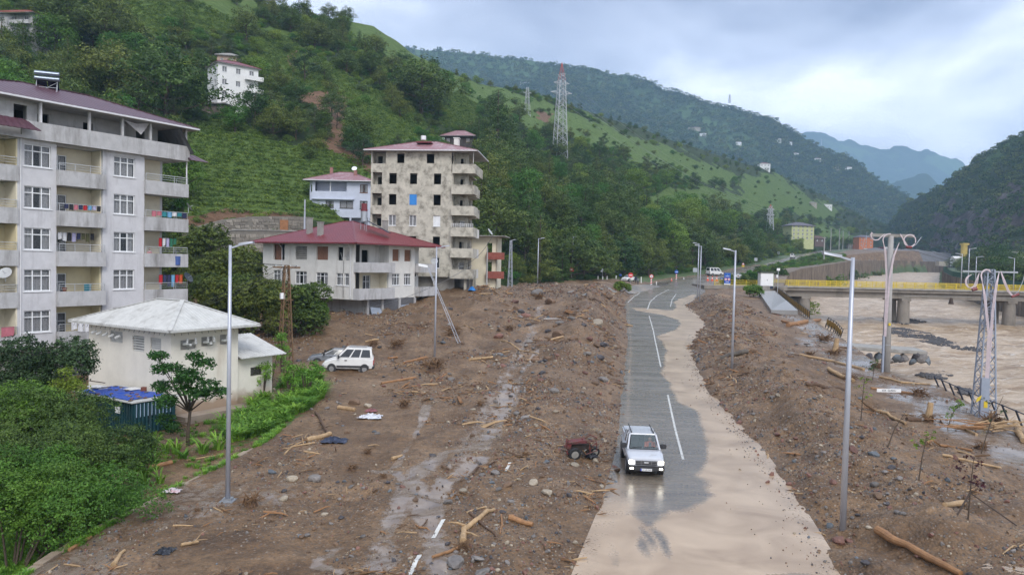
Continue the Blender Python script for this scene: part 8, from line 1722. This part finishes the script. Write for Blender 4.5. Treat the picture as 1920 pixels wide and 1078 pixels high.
for a in[([(1643,999),(1700,1028),(1800,1082)],.17,.10,M_LOGO,'long orange brown log at the bottom right corner'),([(925,958),(897,975),(869,996),(868,1018)],.075,.12,M_LOG,'peeled yellow trunk with forked root end at the bottom centre',.9,'log','log',2),([(812,1045),(850,1032),(866,1026)],.05,.07,M_LOGO,'orange branch reaching left from the root wad at the bottom'),([(954,972),(975,980),(998,986)],.12,.09,M_LOGO,'short brown stripped log right of the peeled trunk'),([(876,962),(900,953),(912,950)],.04,.03,M_LOG,'thin pale branch above the peeled trunk'),([(880,962),(905,985),(932,1008)],.06,.03,M_LOGD,'split dark branch crossing under the peeled trunk'),([(940,965),(941,985),(938,1000)],.04,.03,M_LOGO,'curved orange root right of the peeled trunk'),([(575,828),(600,822),(620,815)],.15,.12,M_LOG,'thick tan log by the crumpled dark tarpaulin'),([(534,852),(548,838),(590,831)],.05,.05,M_LOG,'forked pale branch left of the tan log',.8,'branch','branch',2),([(592,775),(603,795),(615,815)],.08,.05,M_LOGD,'twisted blackened branch above the tan log',1.2,'branch','branch',3),([(635,766),(665,770)],.14,.12,M_LOG,'short stripped log left of the brown boulder'),([(716,720),(750,714),(780,709)],.09,.10,M_LOGO,'orange log leading to the root wad below the cars'),([(757,682),(780,676),(800,671)],.10,.12,M_LOGO,'orange brown log right of the white people carrier'),([(728,673),(745,671)],.12,.1,M_LOGO,'short orange log touching the people carrier'),([(880,676),(905,673),(925,671)],.12,.10,M_LOG,'yellow split trunk with dark roots at left centre'),([(685,642),(710,638)],.10,.08,M_LOG,'pale broken trunk above the parked cars'),([(870,610),(890,618)],.06,.04,M_LOG,'pale stick on the pile left of the grey slab'),([(940,640),(975,658),(1010,664)],.08,.05,M_LOG,'long pale pole low on the left pile'),([(735,862),(755,855)],.10,.06,M_LOG,'short blunt plank of wood on the mud flat'),([(212,1062),(232,1034)],.09,.05,M_LOG,'short splintered branch on the bare pavement at the bottom left'),([(340,1024),(372,1018)],.06,.04,M_LOG,'yellow forked stick on the pavement',.9,'branch','branch',2),([(324,986),(362,986)],.04,.02,M_LOG,'thin yellow plank on the pavement'),([(280,880),(322,869)],.13,.11,M_LOGO,'orange brown log in the grass before the small tree'),([(350,864),(372,860),(405,855)],.05,.03,M_LOG,'thin pale pole right of the orange brown log'),([(130,1032),(170,1008)],.06,.05,M_LOGO,'brown branch along the pavement edge at the bottom left'),([(1477,612),(1510,605),(1543,600)],.28,.33,M_LOGO,'thick orange trunk on the right bank by the bent fence'),([(1466,603),(1490,609),(1500,610)],.2,.12,M_LOGO,'second trunk crossing under the thick orange one'),([(1500,666),(1560,678),(1620,694)],.12,.14,M_LOG,'long split yellow trunk on the right bank'),([(1554,694),(1580,708),(1600,716)],.17,.17,M_LOG,'thick yellow trunk end lying by the right lamp'),([(1649,708),(1690,718),(1745,722)],.12,.07,M_LOG,'long pale trunk by the concrete pole foot'),([(1633,729),(1670,733),(1715,740)],.10,.10,M_LOGO,'brown pole log on the mud flat'),([(1511,722),(1545,728),(1590,734)],.14,.14,M_LOGD,'dark wet log left of the right lamp'),([(1645,773),(1670,782),(1697,796)],.12,.08,M_LOG,'split bright trunk right of the right lamp'),([(1780,798),(1810,806),(1832,816)],.08,.09,M_LOG,'bleached trunk end in the brush heap at the river bank'),([(1738,832),(1775,838),(1822,846)],.08,.08,M_LOGO,'reddish log on the mud flat at the right'),([(1767,856),(1820,866),(1876,878)],.06,.06,M_LOG,'long thin pale pole on the mud flat at the right'),([(1700,788),(1725,790)],.15,.12,M_LOGD,'dark trunk beside the mossy bush at the right'),([(1772,950),(1805,944)],.10,.12,M_LOG,'tan broken stump wood by the dark sapling'),([(1500,997),(1540,1000),(1548,1004)],.03,.03,M_LOG,'thin curved twig at the foot of the right lamp'),([(1352,676),(1380,667),(1402,663)],.28,.22,mat('wet_grey_log',(.09,.075,.06),.6,.3,2,bump=.4),'thick dark grey log lying on the right bank behind the lamp'),([(1903,790),(1908,810),(1918,830)],.25,.14,M_LOG,'broken trunk leaning on the fence at the right edge'),([(1880,1040),(1920,1020)],.03,.02,M_LOG,'thin bent twig over the puddle at the bottom right'),([(990,545),(1010,538),(1022,535)],.06,.04,M_LOG,'pale branch on the crest of the left pile'),([(1106,563),(1130,572)],.2,.1,M_LOGD,'dark stump log on the left pile near the junction'),([(900,552),(925,551)],.1,.08,M_LOG,'pale log lying at the foot of the bare block')]:
 log(*a,seed=int(a[0][0][0]))
for a in[(815,693,58,'large brown root wad at the foot of the slender lamp'),(868,1030,46,'mossy root wad at the bottom centre'),(470,948,60,'tangled root wad right of the front left lamp'),(745,652,42,'low root clump above the parked cars'),(700,648,30,'small brushwood clump left of the low root clump'),(850,628,46,'wide brushwood heap below the leaning lamp'),(758,762,38,'mossy branch heap right of the tan block'),(1565,665,34,'reddish root wad with stump on the right bank',None,True),(1545,640,40,'root end of the thick orange trunk'),(1595,712,34,'root wad behind the right lamp pole'),(1740,790,40,'upright root wad with raised stump at the right',None,True),(1860,795,60,'brown root heap at the river fence'),(1645,690,32,'grassy clump at the foot of the concrete pole'),(1722,742,40,'brush clump at the end of the brown pole log'),(1840,842,40,'small root clump at the end of the reddish log'),(720,895,24,'low twig heap at mid mud flat'),(955,620,30,'brush tangle on the left pile slope'),(1150,1010,.1,''),(1520,668,26,'twig heap beside the split yellow trunk'),(690,850,26,'flat twig patch left of the gully'),(660,880,30,'wide twig patch above the gully'),(985,855,24,'small twig pile left of the wreck'),(380,940,.1,''),(370,958,18,'tiny dark twig heap on the pavement'),(450,880,.1,''),(560,860,.1,''),(900,760,24,'thin twig heap right of centre gully'),(1010,560,30,'dark branches on top of the left pile')]:
 if a[2]>1:rootwad(*a,seed=int(a[0]))
e=empty('brush_heap',G(1845,812,False),0,'fan of long bleached branches piled against the lattice pole','brush heap');rn=random.Random(9)
for i in range(26):a=rn.uniform(-.5,.6)+(math.pi if i%3==0 else 0);L_=rn.uniform(1.2,3.6);o=Vector((rn.uniform(-.6,.6),rn.uniform(-.5,.5),.15+.02*i));MB().tube([o,o+Vector((math.cos(a)*L_*.5,math.sin(a)*L_*.5,.25*rn.random())),o+Vector((math.cos(a)*L_,math.sin(a)*L_,rn.uniform(-.1,.6)))],[.05,.04,.012],5).build('branch',M_LOG if i%3 else M_LOGO,e)
tw_=empty('tractor_wreck',G(1090,856,False)+Vector((0,0,-.05)),R(8),'crushed red two wheel tractor wreck lying in the debris beside the road','wreck');M_WR=mat('wreck_red',(.13,.016,.018),.6,.4,4,dirt=(.07,.045,.03),dirt_scale=3,dirt_amt=.75)
for(x,y,r_,m_)in((-.45,-.35,.33,M_CONC),(.75,.25,.28,M_TYRE)):
 t_=MB().tube([(0,-.1,0),(0,-.08,0),(0,.08,0),(0,.1,0)],[r_*.88,r_,r_,r_*.88],18).build('wheel',M_TYRE,tw_,(x,y,r_*.9),(.25,0,.1));MB().tube([(0,-.115,0),(0,.11,0)],r_*.6,12).build('rim',M_CONC,t_)
MB().box(-.6,.55,-.1,.45,.35,.72).build('engine_block',mat('greasy_metal',(.045,.035,.03),.5,.5,5,metal=.4),tw_,bevel=.06)
MB().hexa([(-.75,-.3,.75),(.2,-.4,.85),(.25,.35,.9),(-.6,.4,.8),(-.7,-.25,.83),(.2,-.3,.97),(.2,.3,.99),(-.55,.35,.9)]).build('bonnet',M_WR,tw_,bevel=.03);MB().box(-.98,-.72,-.3,.1,.35,.72).build('fender',M_WR,tw_,(0,0,0),(0,.2,0),bevel=.04)
for pts in([(-.8,-.35,.85),(.1,-.45,1.0),(.7,-.3,.95),(.75,-.3,.45),(.1,-.5,.3)],[(.1,.2,.9),(.5,.2,1.15),(.85,.1,1.0)],[(-.6,.1,.8),(-.8,.0,1.0),(-.9,-.2,.6)],[(.3,-.4,.9),(.35,-.45,.4)],[(.0,0,1.0),(.6,.3,.5),(.9,.3,.7)]):MB().tube(pts,.028,6).build('bent_pipe',M_WR,tw_)
def crumple(name,px,py,wx,dy,hz,m,label,cat,seed=1):
 p=G(px,py,False);s_=p.y/FPX;rn=np.random.default_rng(seed);n=12;X,Y=np.meshgrid(np.linspace(-.5,.5,n),np.linspace(-.5,.5,n));V=np.stack([X*wx*s_+rn.normal(0,.04,X.shape)*wx*s_,Y*dy+rn.normal(0,.05,X.shape)*dy,hz*rn.random(X.shape)*(1-np.maximum(abs(X),abs(Y))*1.6).clip(.1)],-1).reshape(-1,3);I=np.arange(n*n).reshape(n,n);F=np.stack([I[:-1,:-1],I[:-1,1:],I[1:,1:],I[1:,:-1]],-1).reshape(-1,4)
 o=link(np_mesh(name,V,F,m),name,None,(p.x,p.y,p.z+.03));return tag(o,label,cat)
crumple('sack',695,783,42,1.0,.35,mat('white_sack',(.62,.63,.68),.7,.2,6),'white plastic sack lying below the brown boulder','sack');crumple('cloth',696,772,22,.5,.3,mat('pinkish_cloth',(.25,.10,.11),.9,.4,8),'small pinkish rag above the white sack','rag',2)
crumple('tarpaulin',628,828,46,1.0,.4,mat('navy_tarp',(.03,.04,.075),.45,.4,5),'crumpled dark blue tarpaulin beside the tan log','tarpaulin',3);crumple('black_bag',1108,857,24,.7,.45,mat('black_bag',(.02,.022,.03),.3,.4,6),'black rubbish bag beside the tractor wreck','bag',4);crumple('black_cloth',310,1035,30,.6,.2,mat('black_bag',(.02,.022,.03),.3),'black cloth lying on the pavement at the bottom left','cloth',5)
crumple('banner',322,922,34,.5,.2,mat('red_white_cloth',(.55,.50,.52),.8,.2,5,dirt=(.45,.03,.06),dirt_scale=3,dirt_amt=.5),'torn red and white banner at the pavement edge','banner',6);crumple('blue_sheet',885,546,14,.8,.9,mat('blue_tarp',(.03,.22,.60),.6),'bright blue sheet hanging at the corner of the bare block','tarpaulin',7)
for px,py,wx,dy,lb in((1110,806,40,.9,'ochre puddle above the tractor wreck'),(1885,1066,76,.9,'tan puddle at the bottom right corner'),(980,853,50,.8,'ochre muddy patch left of the tractor wreck')):
 p=G(px,py,False);n=40;mb=MB();s_=wx*p.y/FPX/2;zc=sum(g1(p.x+a_1*s_,p.y+b_1,True)for a_1 in(-.7,0,.7)for b_1 in(-.25,0,.25))/9+.015;mb.add([(0,0,0)]+[(s_*math.cos(2*math.pi*i/n)*(1+.25*math.sin(i*1.7)),dy*.5*math.sin(2*math.pi*i/n)*(1+.2*math.sin(i*2.3)),0)for i in range(n)],[(0,1+i,1+(i+1)%n)for i in range(n)]);o=mb.build('puddle',mat('ochre_water',(.30,.20,.11),.15,.15,1),None,(p.x,p.y,zc));o['kind']='structure'
for i,(a,b_)in enumerate((((832,972),(812,1006)),((787,1040),(768,1078)),((956,868),(948,884)))):
 A=G(*a,False);B=G(*b_,False);mb=MB();n=8;sd=Vector((.075,.02,0))
 zz=[max(g1(A.lerp(B,j/n).x+dx,A.lerp(B,j/n).y,True)for dx in(-.1,0,.1))+.012 for j in range(n+1)]
 mb.add([tuple((A.lerp(B,j/n)+sd*s_).xy)+(zz[j],)for j in range(n+1)for s_ in(-1,1)],[(2*j,2*j+1,2*j+3,2*j+2)for j in range(n)]);o=mb.build('lane_line',M_LINE);o['kind']='structure'
p=G(1610,748,False);e=empty('street_name_sign',(p.x,p.y-4,p.z+.3),0,'fallen white name board behind the right lamp pole','sign board');MB().box(-.7,.9,-.02,.02,.9,1.12).build('plate',M_SW,e);text('SOK  GURESU',.15,M_BLK,e,(.1,-.03,1.01),(R(90),0,0))
e=empty('wire_fence_frame',G(1040,600,False),.4,'thin fallen white rod on the left pile','rod');MB().bar((-1.2,.3,.15),(1.2,-.3,.2),.06).build('rod',M_PVC,e)
# saplings, small tree, bushes and grasses in front
def sapling(px,py,hpx,label,m=M_LEAF2,lean=.1,n=60,part=.45,seed=1,props=False):
 p=G(px,py,False);H=hpx*p.y/FPX;rn=random.Random(seed);e=empty('sapling',p,0,label,'sapling');mb=MB();mb.tube([(0,0,-.2),(lean*H*.4,0,H*.5),(lean*H,0,H)],[.035,.025,.01],6);tips=[]
 for i in range(9):f=rn.uniform(.35,.95);a=rn.uniform(0,6.28);o=Vector((lean*H*f,0,H*f));t_=o+Vector((math.cos(a),math.sin(a),.7))*H*.14;mb.tube([o,t_],[.012,.005],4);tips.append(t_)
 mb.build('stem',M_BARK,e)
 if n:link(crown('crown',[(t_.x,t_.y,t_.z,.12*H,.12*H,.12*H)for t_ in tips if t_.z>H*part],n//6+3,7,.13,.1,m,seed,lo=.3),'crown',e)
 if props:
  for s_ in(-1,1):MB().bar((s_*.9+(.6 if s_>0 else 0),-.5,-.05),(lean*H*.3,0,H*.42),.05).build('stake',M_WOOD,e)
M_PLUM=leaf_mat('plum_leaves',(.03,.008,.014),(.09,.02,.035))
for a in[(1815,972,118,'dark red leaved sapling held by three stakes at the bottom right',M_PLUM,.05,120,.3,1,True),(1722,900,86,'light green sapling leaning on the mud flat',M_LEAF2,.15,60,.5,2),(1662,838,72,'bare leaning sapling with brown twigs',M_LEAF3,.5,0,.5,3),(1614,788,80,'thin green topped sapling behind the right lamp',M_LEAF2,.05,60,.5,4),(1775,802,50,'small leafy green sapling leaning right near the brush heap',M_LEAF2,.45,220,.35,5),(1838,850,110,'tall thin sapling below the lattice pole',M_LEAF3,.35,40,.5,6),(1636,712,42,'grassy bush clump beside the concrete pole',M_LEAF3,.1,260,.1,7)]:sapling(*a)
p=onz(352,822,.0);e=empty('small_tree',(p.x,p.y,g1(p.x,p.y)),0,'small glossy tree with open crown in front of the transformer building','tree')
mb=MB();mb.tube([(0,0,-.3),(.02,0,.9),(.12,0,1.9),(.35,0,2.9)],[.12,.095,.085,.05],8);bl_=[]
for(x,z,r_)in((-1.55,5.0,.45),(-1.1,4.3,.55),(-1.6,3.2,.55),(-.9,2.6,.6),(-1.3,1.4,.5),(-.8,1.0,.45),(.4,4.0,.65),(.9,4.6,.5),(1.4,3.5,.6),(1.8,3.0,.5),(.2,3.2,.6),(1.0,3.0,.5),(-.3,3.6,.5),(.1,4.9,.4),(-.4,4.4,.45)):
 y=random.uniform(-.9,.9);mb.tube([(.08,0,min(1.9,z-.2)),(x*.5,y*.5,(min(1.9,z-.2)+z)/2+.1),(x,y,z)],[.05,.035,.012],5);bl_.append((x,y,z,r_,r_,r_*.6))
mb.build('trunk',M_BARK,e,smooth=True);link(crown('crown',bl_,620,10,.22,.22,leaf_mat('glossy_leaves',(.03,.07,.012),(.12,.22,.035)),5,.38,lo=.5),'crown',e)
def shrub(px,py,D,wx,dp,H,label,m=M_LEAF2,n=900,ls=.12,seed=1,kind='bush',nl=14,z=None):
 q=P(px,py,D);zz=g1(q.x,D)if z is None else z;rn=random.Random(seed);e=empty('shrub',(q.x,D,zz),0,label,kind);mb=MB();bs=[]
 for i in range(11):x,y,zt=rn.uniform(-.5,.5)*wx,rn.uniform(-.5,.5)*dp,rn.uniform(.35,.9)*H*(1-.0*i);mb.tube([(x*.2,y*.2,-.3),(x*.6,y*.6,zt*.5),(x,y,zt)],[.05,.035,.01],5);r_=rn.uniform(.24,.36)*min(wx,H);bs.append((x,y,zt,r_*1.1,r_*1.1,r_))
 mb.build('stems',M_BARK,e);link(crown('foliage',bs,n,nl,ls,.2,m,seed,.55,lo=.78),'foliage',e)
for a in[(120,1000,27.5,4.6,3.2,3.5,'bright green rounded bush nearest the viewer at the bottom left',M_LEAF2,1700,.10,1),(20,1040,26,3.4,3,3.3,'bright green bush at the bottom left corner',M_LEAF2,1500,.10,2),(60,930,30.5,4.4,3,3.6,'darker green bush behind the bright front bushes',M_LEAF,1600,.11,3),(180,890,33,3.2,3,3.0,'dark leafy bush ending at the muddy yard',M_LEAF,1500,.11,4),(110,860,36,3.8,3,3.6,'mid green bush in front of the container',M_LEAF,1500,.12,5),(25,850,36,3.6,3,4.0,'green bush at the left edge below the yard wall',M_LEAF2,1300,.12,6),(210,1000,.1,0,0,0,''),(180,950,30.5,2.6,2.2,2.0,'small bright bush at the pavement edge',M_LEAF2,900,.10,8)]:
 if a[2]>1:shrub(*a)
shrub(45,800,41,3.6,3,5.8,'tall grey green shrub tree before the apartment garages',M_LEAF3,1700,.17,11,'tree',12);shrub(130,800,40,1.3,1.2,5.2,'narrow light green poplar-like shrub beside the container',M_LEAF2,500,.12,12,'bush',10)
shrub(245,790,46,0,0,0,'')if False else None
for a in[(462,612,74,8,5,5.0,'large dark bush tree between the transformer building and the red roofed house',M_LEAF,2400,.24,21,'tree',12),(540,608,78,6.0,5,4.6,'dark rounded tree left of the red roofed house',M_LEAF,2000,.24,22,'tree',12),(395,560,86,7,5,8,'dense green tree beside the apartment block',M_LEAF,1800,.26,23,'tree',11),(585,598,80,2.6,3,2.6,'bright green shrub at the red roofed house basement',M_LEAF2,700,.2,24),(440,520,92,7,5,5.5,'green leafy trees under the terrace wall',M_LEAF,1600,.26,25,'tree',11),(420,590,80,5,4,5,'bushy tree behind the transformer roof',M_LEAF,1300,.24,26,'tree',11),(360,490,100,7,5,9,'dark tree right behind the apartment block balconies',M_LEAF,1500,.3,27,'tree',11)]:shrub(*a)
for i,(px,py,D,w_,H,m_)in enumerate(((1470,545,190,8,4.6,0),(1500,545,195,9,5,1),(1440,540,215,8,3.5,0),(1395,535,185,6,2.6,0),(1420,525,200,6,2.6,1),(1450,530,200,8,4,0),(1560,500,300,9,7,1),(1600,492,380,10,6,0),(1640,490,450,8,4,0),(1712,490,580,9,5,1),(1408,575,150,3,2.2,1),(1165,545,150,3,1.6,1))):
 shrub(px,py,D,w_,w_*.7,H,['bush','green bush'][m_]+' number'[:0]+[' by the white kiosk',' right of the white kiosk',' on the river wall left end',' behind the bridge railing',' behind the information board',' just behind the kiosk roof',' hanging over the river wall beside the pale pole',' on the river wall below the climbing road',' small on the gravel bank wall',' on top of the far river wall',' small in the debris before the bridge',' small in front of the saloon car'][i],[M_LEAF,M_LEAF2][m_],500,.12+D*.0011,40+i,nl=9)
for i,(px,py,D,H)in enumerate(((1842,545,260,19),(1870,545,240,15),(1895,540,250,16),(1918,545,235,14),(1825,520,330,15),(1860,520,320,20),(1905,520,330,19),(1950,545,240,17),(1780,500,520,9),(1690,468,700,12),(1730,470,720,12),(1760,474,740,10))):
 q=P(px,py,D);tree(['airy','round','airy','thick'][i%4],(q.x,q.y,q.z-1),H,['tall airy','rounded','slender','dark','pale','tallest','broad','outermost','small distant','far dark','far rounded','far low'][i]+' tree on the right bank beyond the bridge',None,1.1)
for i,(px,H)in enumerate(((1500,10),(1480,8),(1530,10),(1560,9),(1466,8),(1590,9))):
 q=P(px,458,560);tree('round',(q.x,q.y,q.z-2),H,['round tree below the yellow apartment house','round tree left of the yellow apartment house','dark tree right of the yellow apartment house','tree behind the four grey poles','outer tree left of the yellow house','tree left of the orange building'][i])
def reed(name,seed,n=26,H=1.1,bend=.7,w_=.05):
 rn=random.Random(seed);V_=[];F_=[];cols=[]
 for i in range(n):
  a=rn.uniform(0,6.28);h=H*rn.uniform(.5,1.1);r_=rn.uniform(0,.22);bx,by=math.cos(a)*r_,math.sin(a)*r_;d=Vector((math.cos(a+rn.uniform(-.6,.6)),math.sin(a),0));s_=Vector((-d.y,d.x,0))*w_*rn.uniform(.6,1.2);k=4;base=len(V_);tn=rn.random()
  for j in range(k+1):
   f=j/k;p_=Vector((bx,by,0))+d*bend*h*f*f+Vector((0,0,h*(f-.45*f**3)));ww=(1-f)**.6
   V_+=[tuple(p_-s_*ww),tuple(p_+s_*ww)];cols+=[tn,tn]
  F_+=[(base+2*j,base+2*j+1,base+2*j+3,base+2*j+2)for j in range(k)]
 return np_mesh(name,V_,F_,M_REEDL,False,np.array([cols,cols,cols]).T)
RD=[reed('reed',i)for i in range(3)]+[reed('grass',10+i,40,.35,.5,.02)for i in range(3)]
pw=[G(a,b_,None)for a,b_ in((405,800),(455,768),(520,728),(560,712),(600,712),(610,742),(575,770),(520,800),(440,835))];xs=[p.x for p in pw];ys=[p.y for p in pw];q=np.column_stack([rng.uniform(min(xs),max(xs),2200),rng.uniform(min(ys),max(ys),2200)]);q=q[inpoly(q[:,0],q[:,1],[(p.x,p.y)for p in pw])&(fbm(q[:,0],q[:,1],.5,3,2)>.0)]
scatter('reed_bed',np.column_stack([q,gz(q[:,0],q[:,1])]),rng.uniform(.6,1.2,len(q)),rng.uniform(0,6,len(q)),rng.choice(6,len(q),p=[.16,.16,.16,.18,.17,.17]),RD,'bright green reeds and tall grass in front of the transformer building','reeds')
q=np.column_stack([rng.uniform(-30,-12,30000),rng.uniform(20,47,30000)]);d_=XSW(q[:,1])-q[:,0];k_=(d_>.1)&((q[:,1]<31)|((d_<1.4)&(rng.random(len(q))<.45))|(rng.random(len(q))<.05))&(fbm(q[:,0],q[:,1],.6,3,14)>np.where(d_<1.5,-.12,-.3));q=q[k_][:9000]
scatter('grass',np.column_stack([q,gz(q[:,0],q[:,1])]),rng.uniform(.4,1.1,len(q)),rng.uniform(0,6,len(q)),rng.choice([3,4,5],len(q)),RD,'green grass along the pavement edge and under the bushes','grass')
q=np.array([tuple(G(a,b_,False))for a,b_ in((255,850),(268,862),(262,880),(285,845),(275,895),(300,905),(250,900),(240,880),(290,870),(310,850),(330,850),(345,860),(265,840),(380,850),(410,842),(270,915),(240,860))])
scatter('bent_reeds',q,rng.uniform(.9,1.4,len(q)),rng.uniform(0,6,len(q)),rng.integers(0,3,len(q)),RD,'flattened green reeds beside the front bushes','reeds')
for i,(px,py,H)in enumerate(((492,740,2.4),(505,725,3.0),(545,745,2.6),(575,742,2.6),(530,700,3.2),(590,722,1.8))):
 shrub(px,py,G(px,py,None).y,.9,.8,H,['leftmost','tallest','reddish tinted','middle','rear','rightmost'][i]+' climbing bright weed column before the transformer annex',M_REEDL,110,.15,70+i,'weed',9)
# kerb of the buried pavement, path by the wall, roadside scrub
M_KERB=mat('kerb_concrete',(.30,.235,.17),.7,.2,1.5,bump=.2,dirt=(.14,.09,.055),dirt_scale=.5,dirt_amt=.5)
kb=MB();kp=[(px_,py_)for px_,py_ in((40,1085),(150,1012),(300,935),(430,866),(520,820),(545,806))];kw=[onz(a,b_,.04)for a,b_ in kp]
for a,c in zip(kw[:-1],kw[1:]):
 d=(c-a).normalized();L_=(c-a).length;n=max(1,int(L_/1.0));s_=Vector((-d.y,d.x,0))*.32
 for i in range(n):
  p=a.lerp(c,(i+.02)/n);q=a.lerp(c,(i+.97)/n);dz=Vector((0,0,.03*math.sin(i*2.1)))
  kb=MB().hexa([p-Vector((0,0,.5)),q-Vector((0,0,.5)),q+s_-Vector((0,0,.5)),p+s_-Vector((0,0,.5)),p+dz,q+dz,q+s_+dz,p+s_+dz])
  if i==0 and a is kw[0]:KE=empty('kerb',(0,0,0));KE['kind']='structure'
  kb.build('kerb_stone',M_KERB,KE)
O4l=loc_of(O4,YAW_E)
o=MB().box(.2,9.5,-1.2,-.02,-.3,.22-.0).build('wall_path',mat('muddy_path',(.30,.24,.19),.6,.2,1),None,(O4.x,O4.y,0),(0,0,YAW_E));o['kind']='structure'
q=np.column_stack([rng.uniform(30,330,16000),rng.uniform(184,400,16000)]);k_=((q[:,0]<xat(EB,q[:,1])-1)&(q[:,0]>xat(ER,q[:,1])+2.2))&(fbm(q[:,0],q[:,1],.08,3,5)>-.22);q=q[k_];q=q[thin(np.column_stack([q,q[:,0]*0]),2.0)]
scatter('roadside_scrub',np.column_stack([q,gz(q[:,0],q[:,1],None)-.2]),rng.uniform(.35,.85,len(q)),rng.uniform(0,6,len(q)),rng.integers(0,4,len(q)),[VAR['bush'][v][0]for v in range(4)],'bushes and scrub between the climbing road and the river wall','scrub')
q=np.column_stack([rng.uniform(120,420,9000),rng.uniform(150,620,9000)]);k_=(q[:,0]>xat(EC,q[:,1])+np.interp(q[:,1],[150,260,600],[26,12,5]))&(fbm(q[:,0],q[:,1],.03,3,7)>-.1);q=q[k_];q=q[thin(np.column_stack([q,q[:,0]*0]),4.5)]
scatter('right_bank_trees',np.column_stack([q,gz(q[:,0],q[:,1],None)-.3]),rng.uniform(.35,.9,len(q)),rng.uniform(0,6,len(q)),rng.integers(0,6,len(q)),[both('round',0),both('airy',0),both('thick',1),both('round',1),both('airy',1),both('bright',0)],'small trees and bushes covering the flat on the right bank','trees')
q=np.column_stack([rng.uniform(8,22,9000),rng.uniform(22,80,9000)]);e_=xat(ER,q[:,1])-q[:,0];q=q[(e_>-.3)&(rng.random(len(q))<np.exp(-np.clip(e_,0,9)/.45)+.012*(e_<3))]
scatter('washed_stones',np.column_stack([q,np.interp(q[:,1],YR,ZR)+.01]),rng.lognormal(-2.9,.5,len(q)),0,rng.integers(0,12,len(q)),GR,'small stones washed onto the silt along the right road edge','gravel',rot3=rng.uniform(-3,3,(len(q),3)))
for i in range(16):
 a=Vector((rn.uniform(-.9,.9),rn.uniform(-.5,.4),rn.uniform(.2,.8)));MB().bar(a,a+Vector((rn.uniform(-.5,.5),rn.uniform(-.4,.4),rn.uniform(-.3,.4))),rn.uniform(.03,.09),rn.uniform(.01,.05)).build('twisted_part',[M_WR,M_BLK,M_CONC,M_RUSTP][i%4],tw_)
for i in range(34):
 px_,py_=rn.uniform(930,1150),rn.uniform(552,720);k=rn.choice([0,1,1,4,5]);rock(px_,py_,rn.uniform(10,17),k,f'{CN[k]} boulder half buried in the left debris pile',f'{CN[k]} boulders of the left debris pile')
def top_of(n_,z):o=bpy.data.objects[n_];return(o.location.x,o.location.y,o.location.z+z)
for dx in(-.9,0,.9):
 wire((-19.1+dx,63.1,9.5),(-26,50.5,5.2),.5,['left','middle','right'][int(dx/.9)+1]+' wire from the rusty lattice pole to the transformer insulators',.016)
 wire((-19.1+dx,63.1,9.5),(-60+dx,96,16),1.5,['left','middle','right'][int(dx/.9)+1]+' wire from the rusty lattice pole up behind the apartment block',.016)
q=P(1057,135,350)
for i_,dz in enumerate((0,4.5)):
 for s_ in(-1,1):wire((q.x+s_*4.5,350,q.z-6-dz),(143.3+s_*2,420,43-i_*3),6,['upper','lower'][i_]+[' left',' right'][s_>0]+' power line from the tall pylon to the red and white pylon',.035,24)
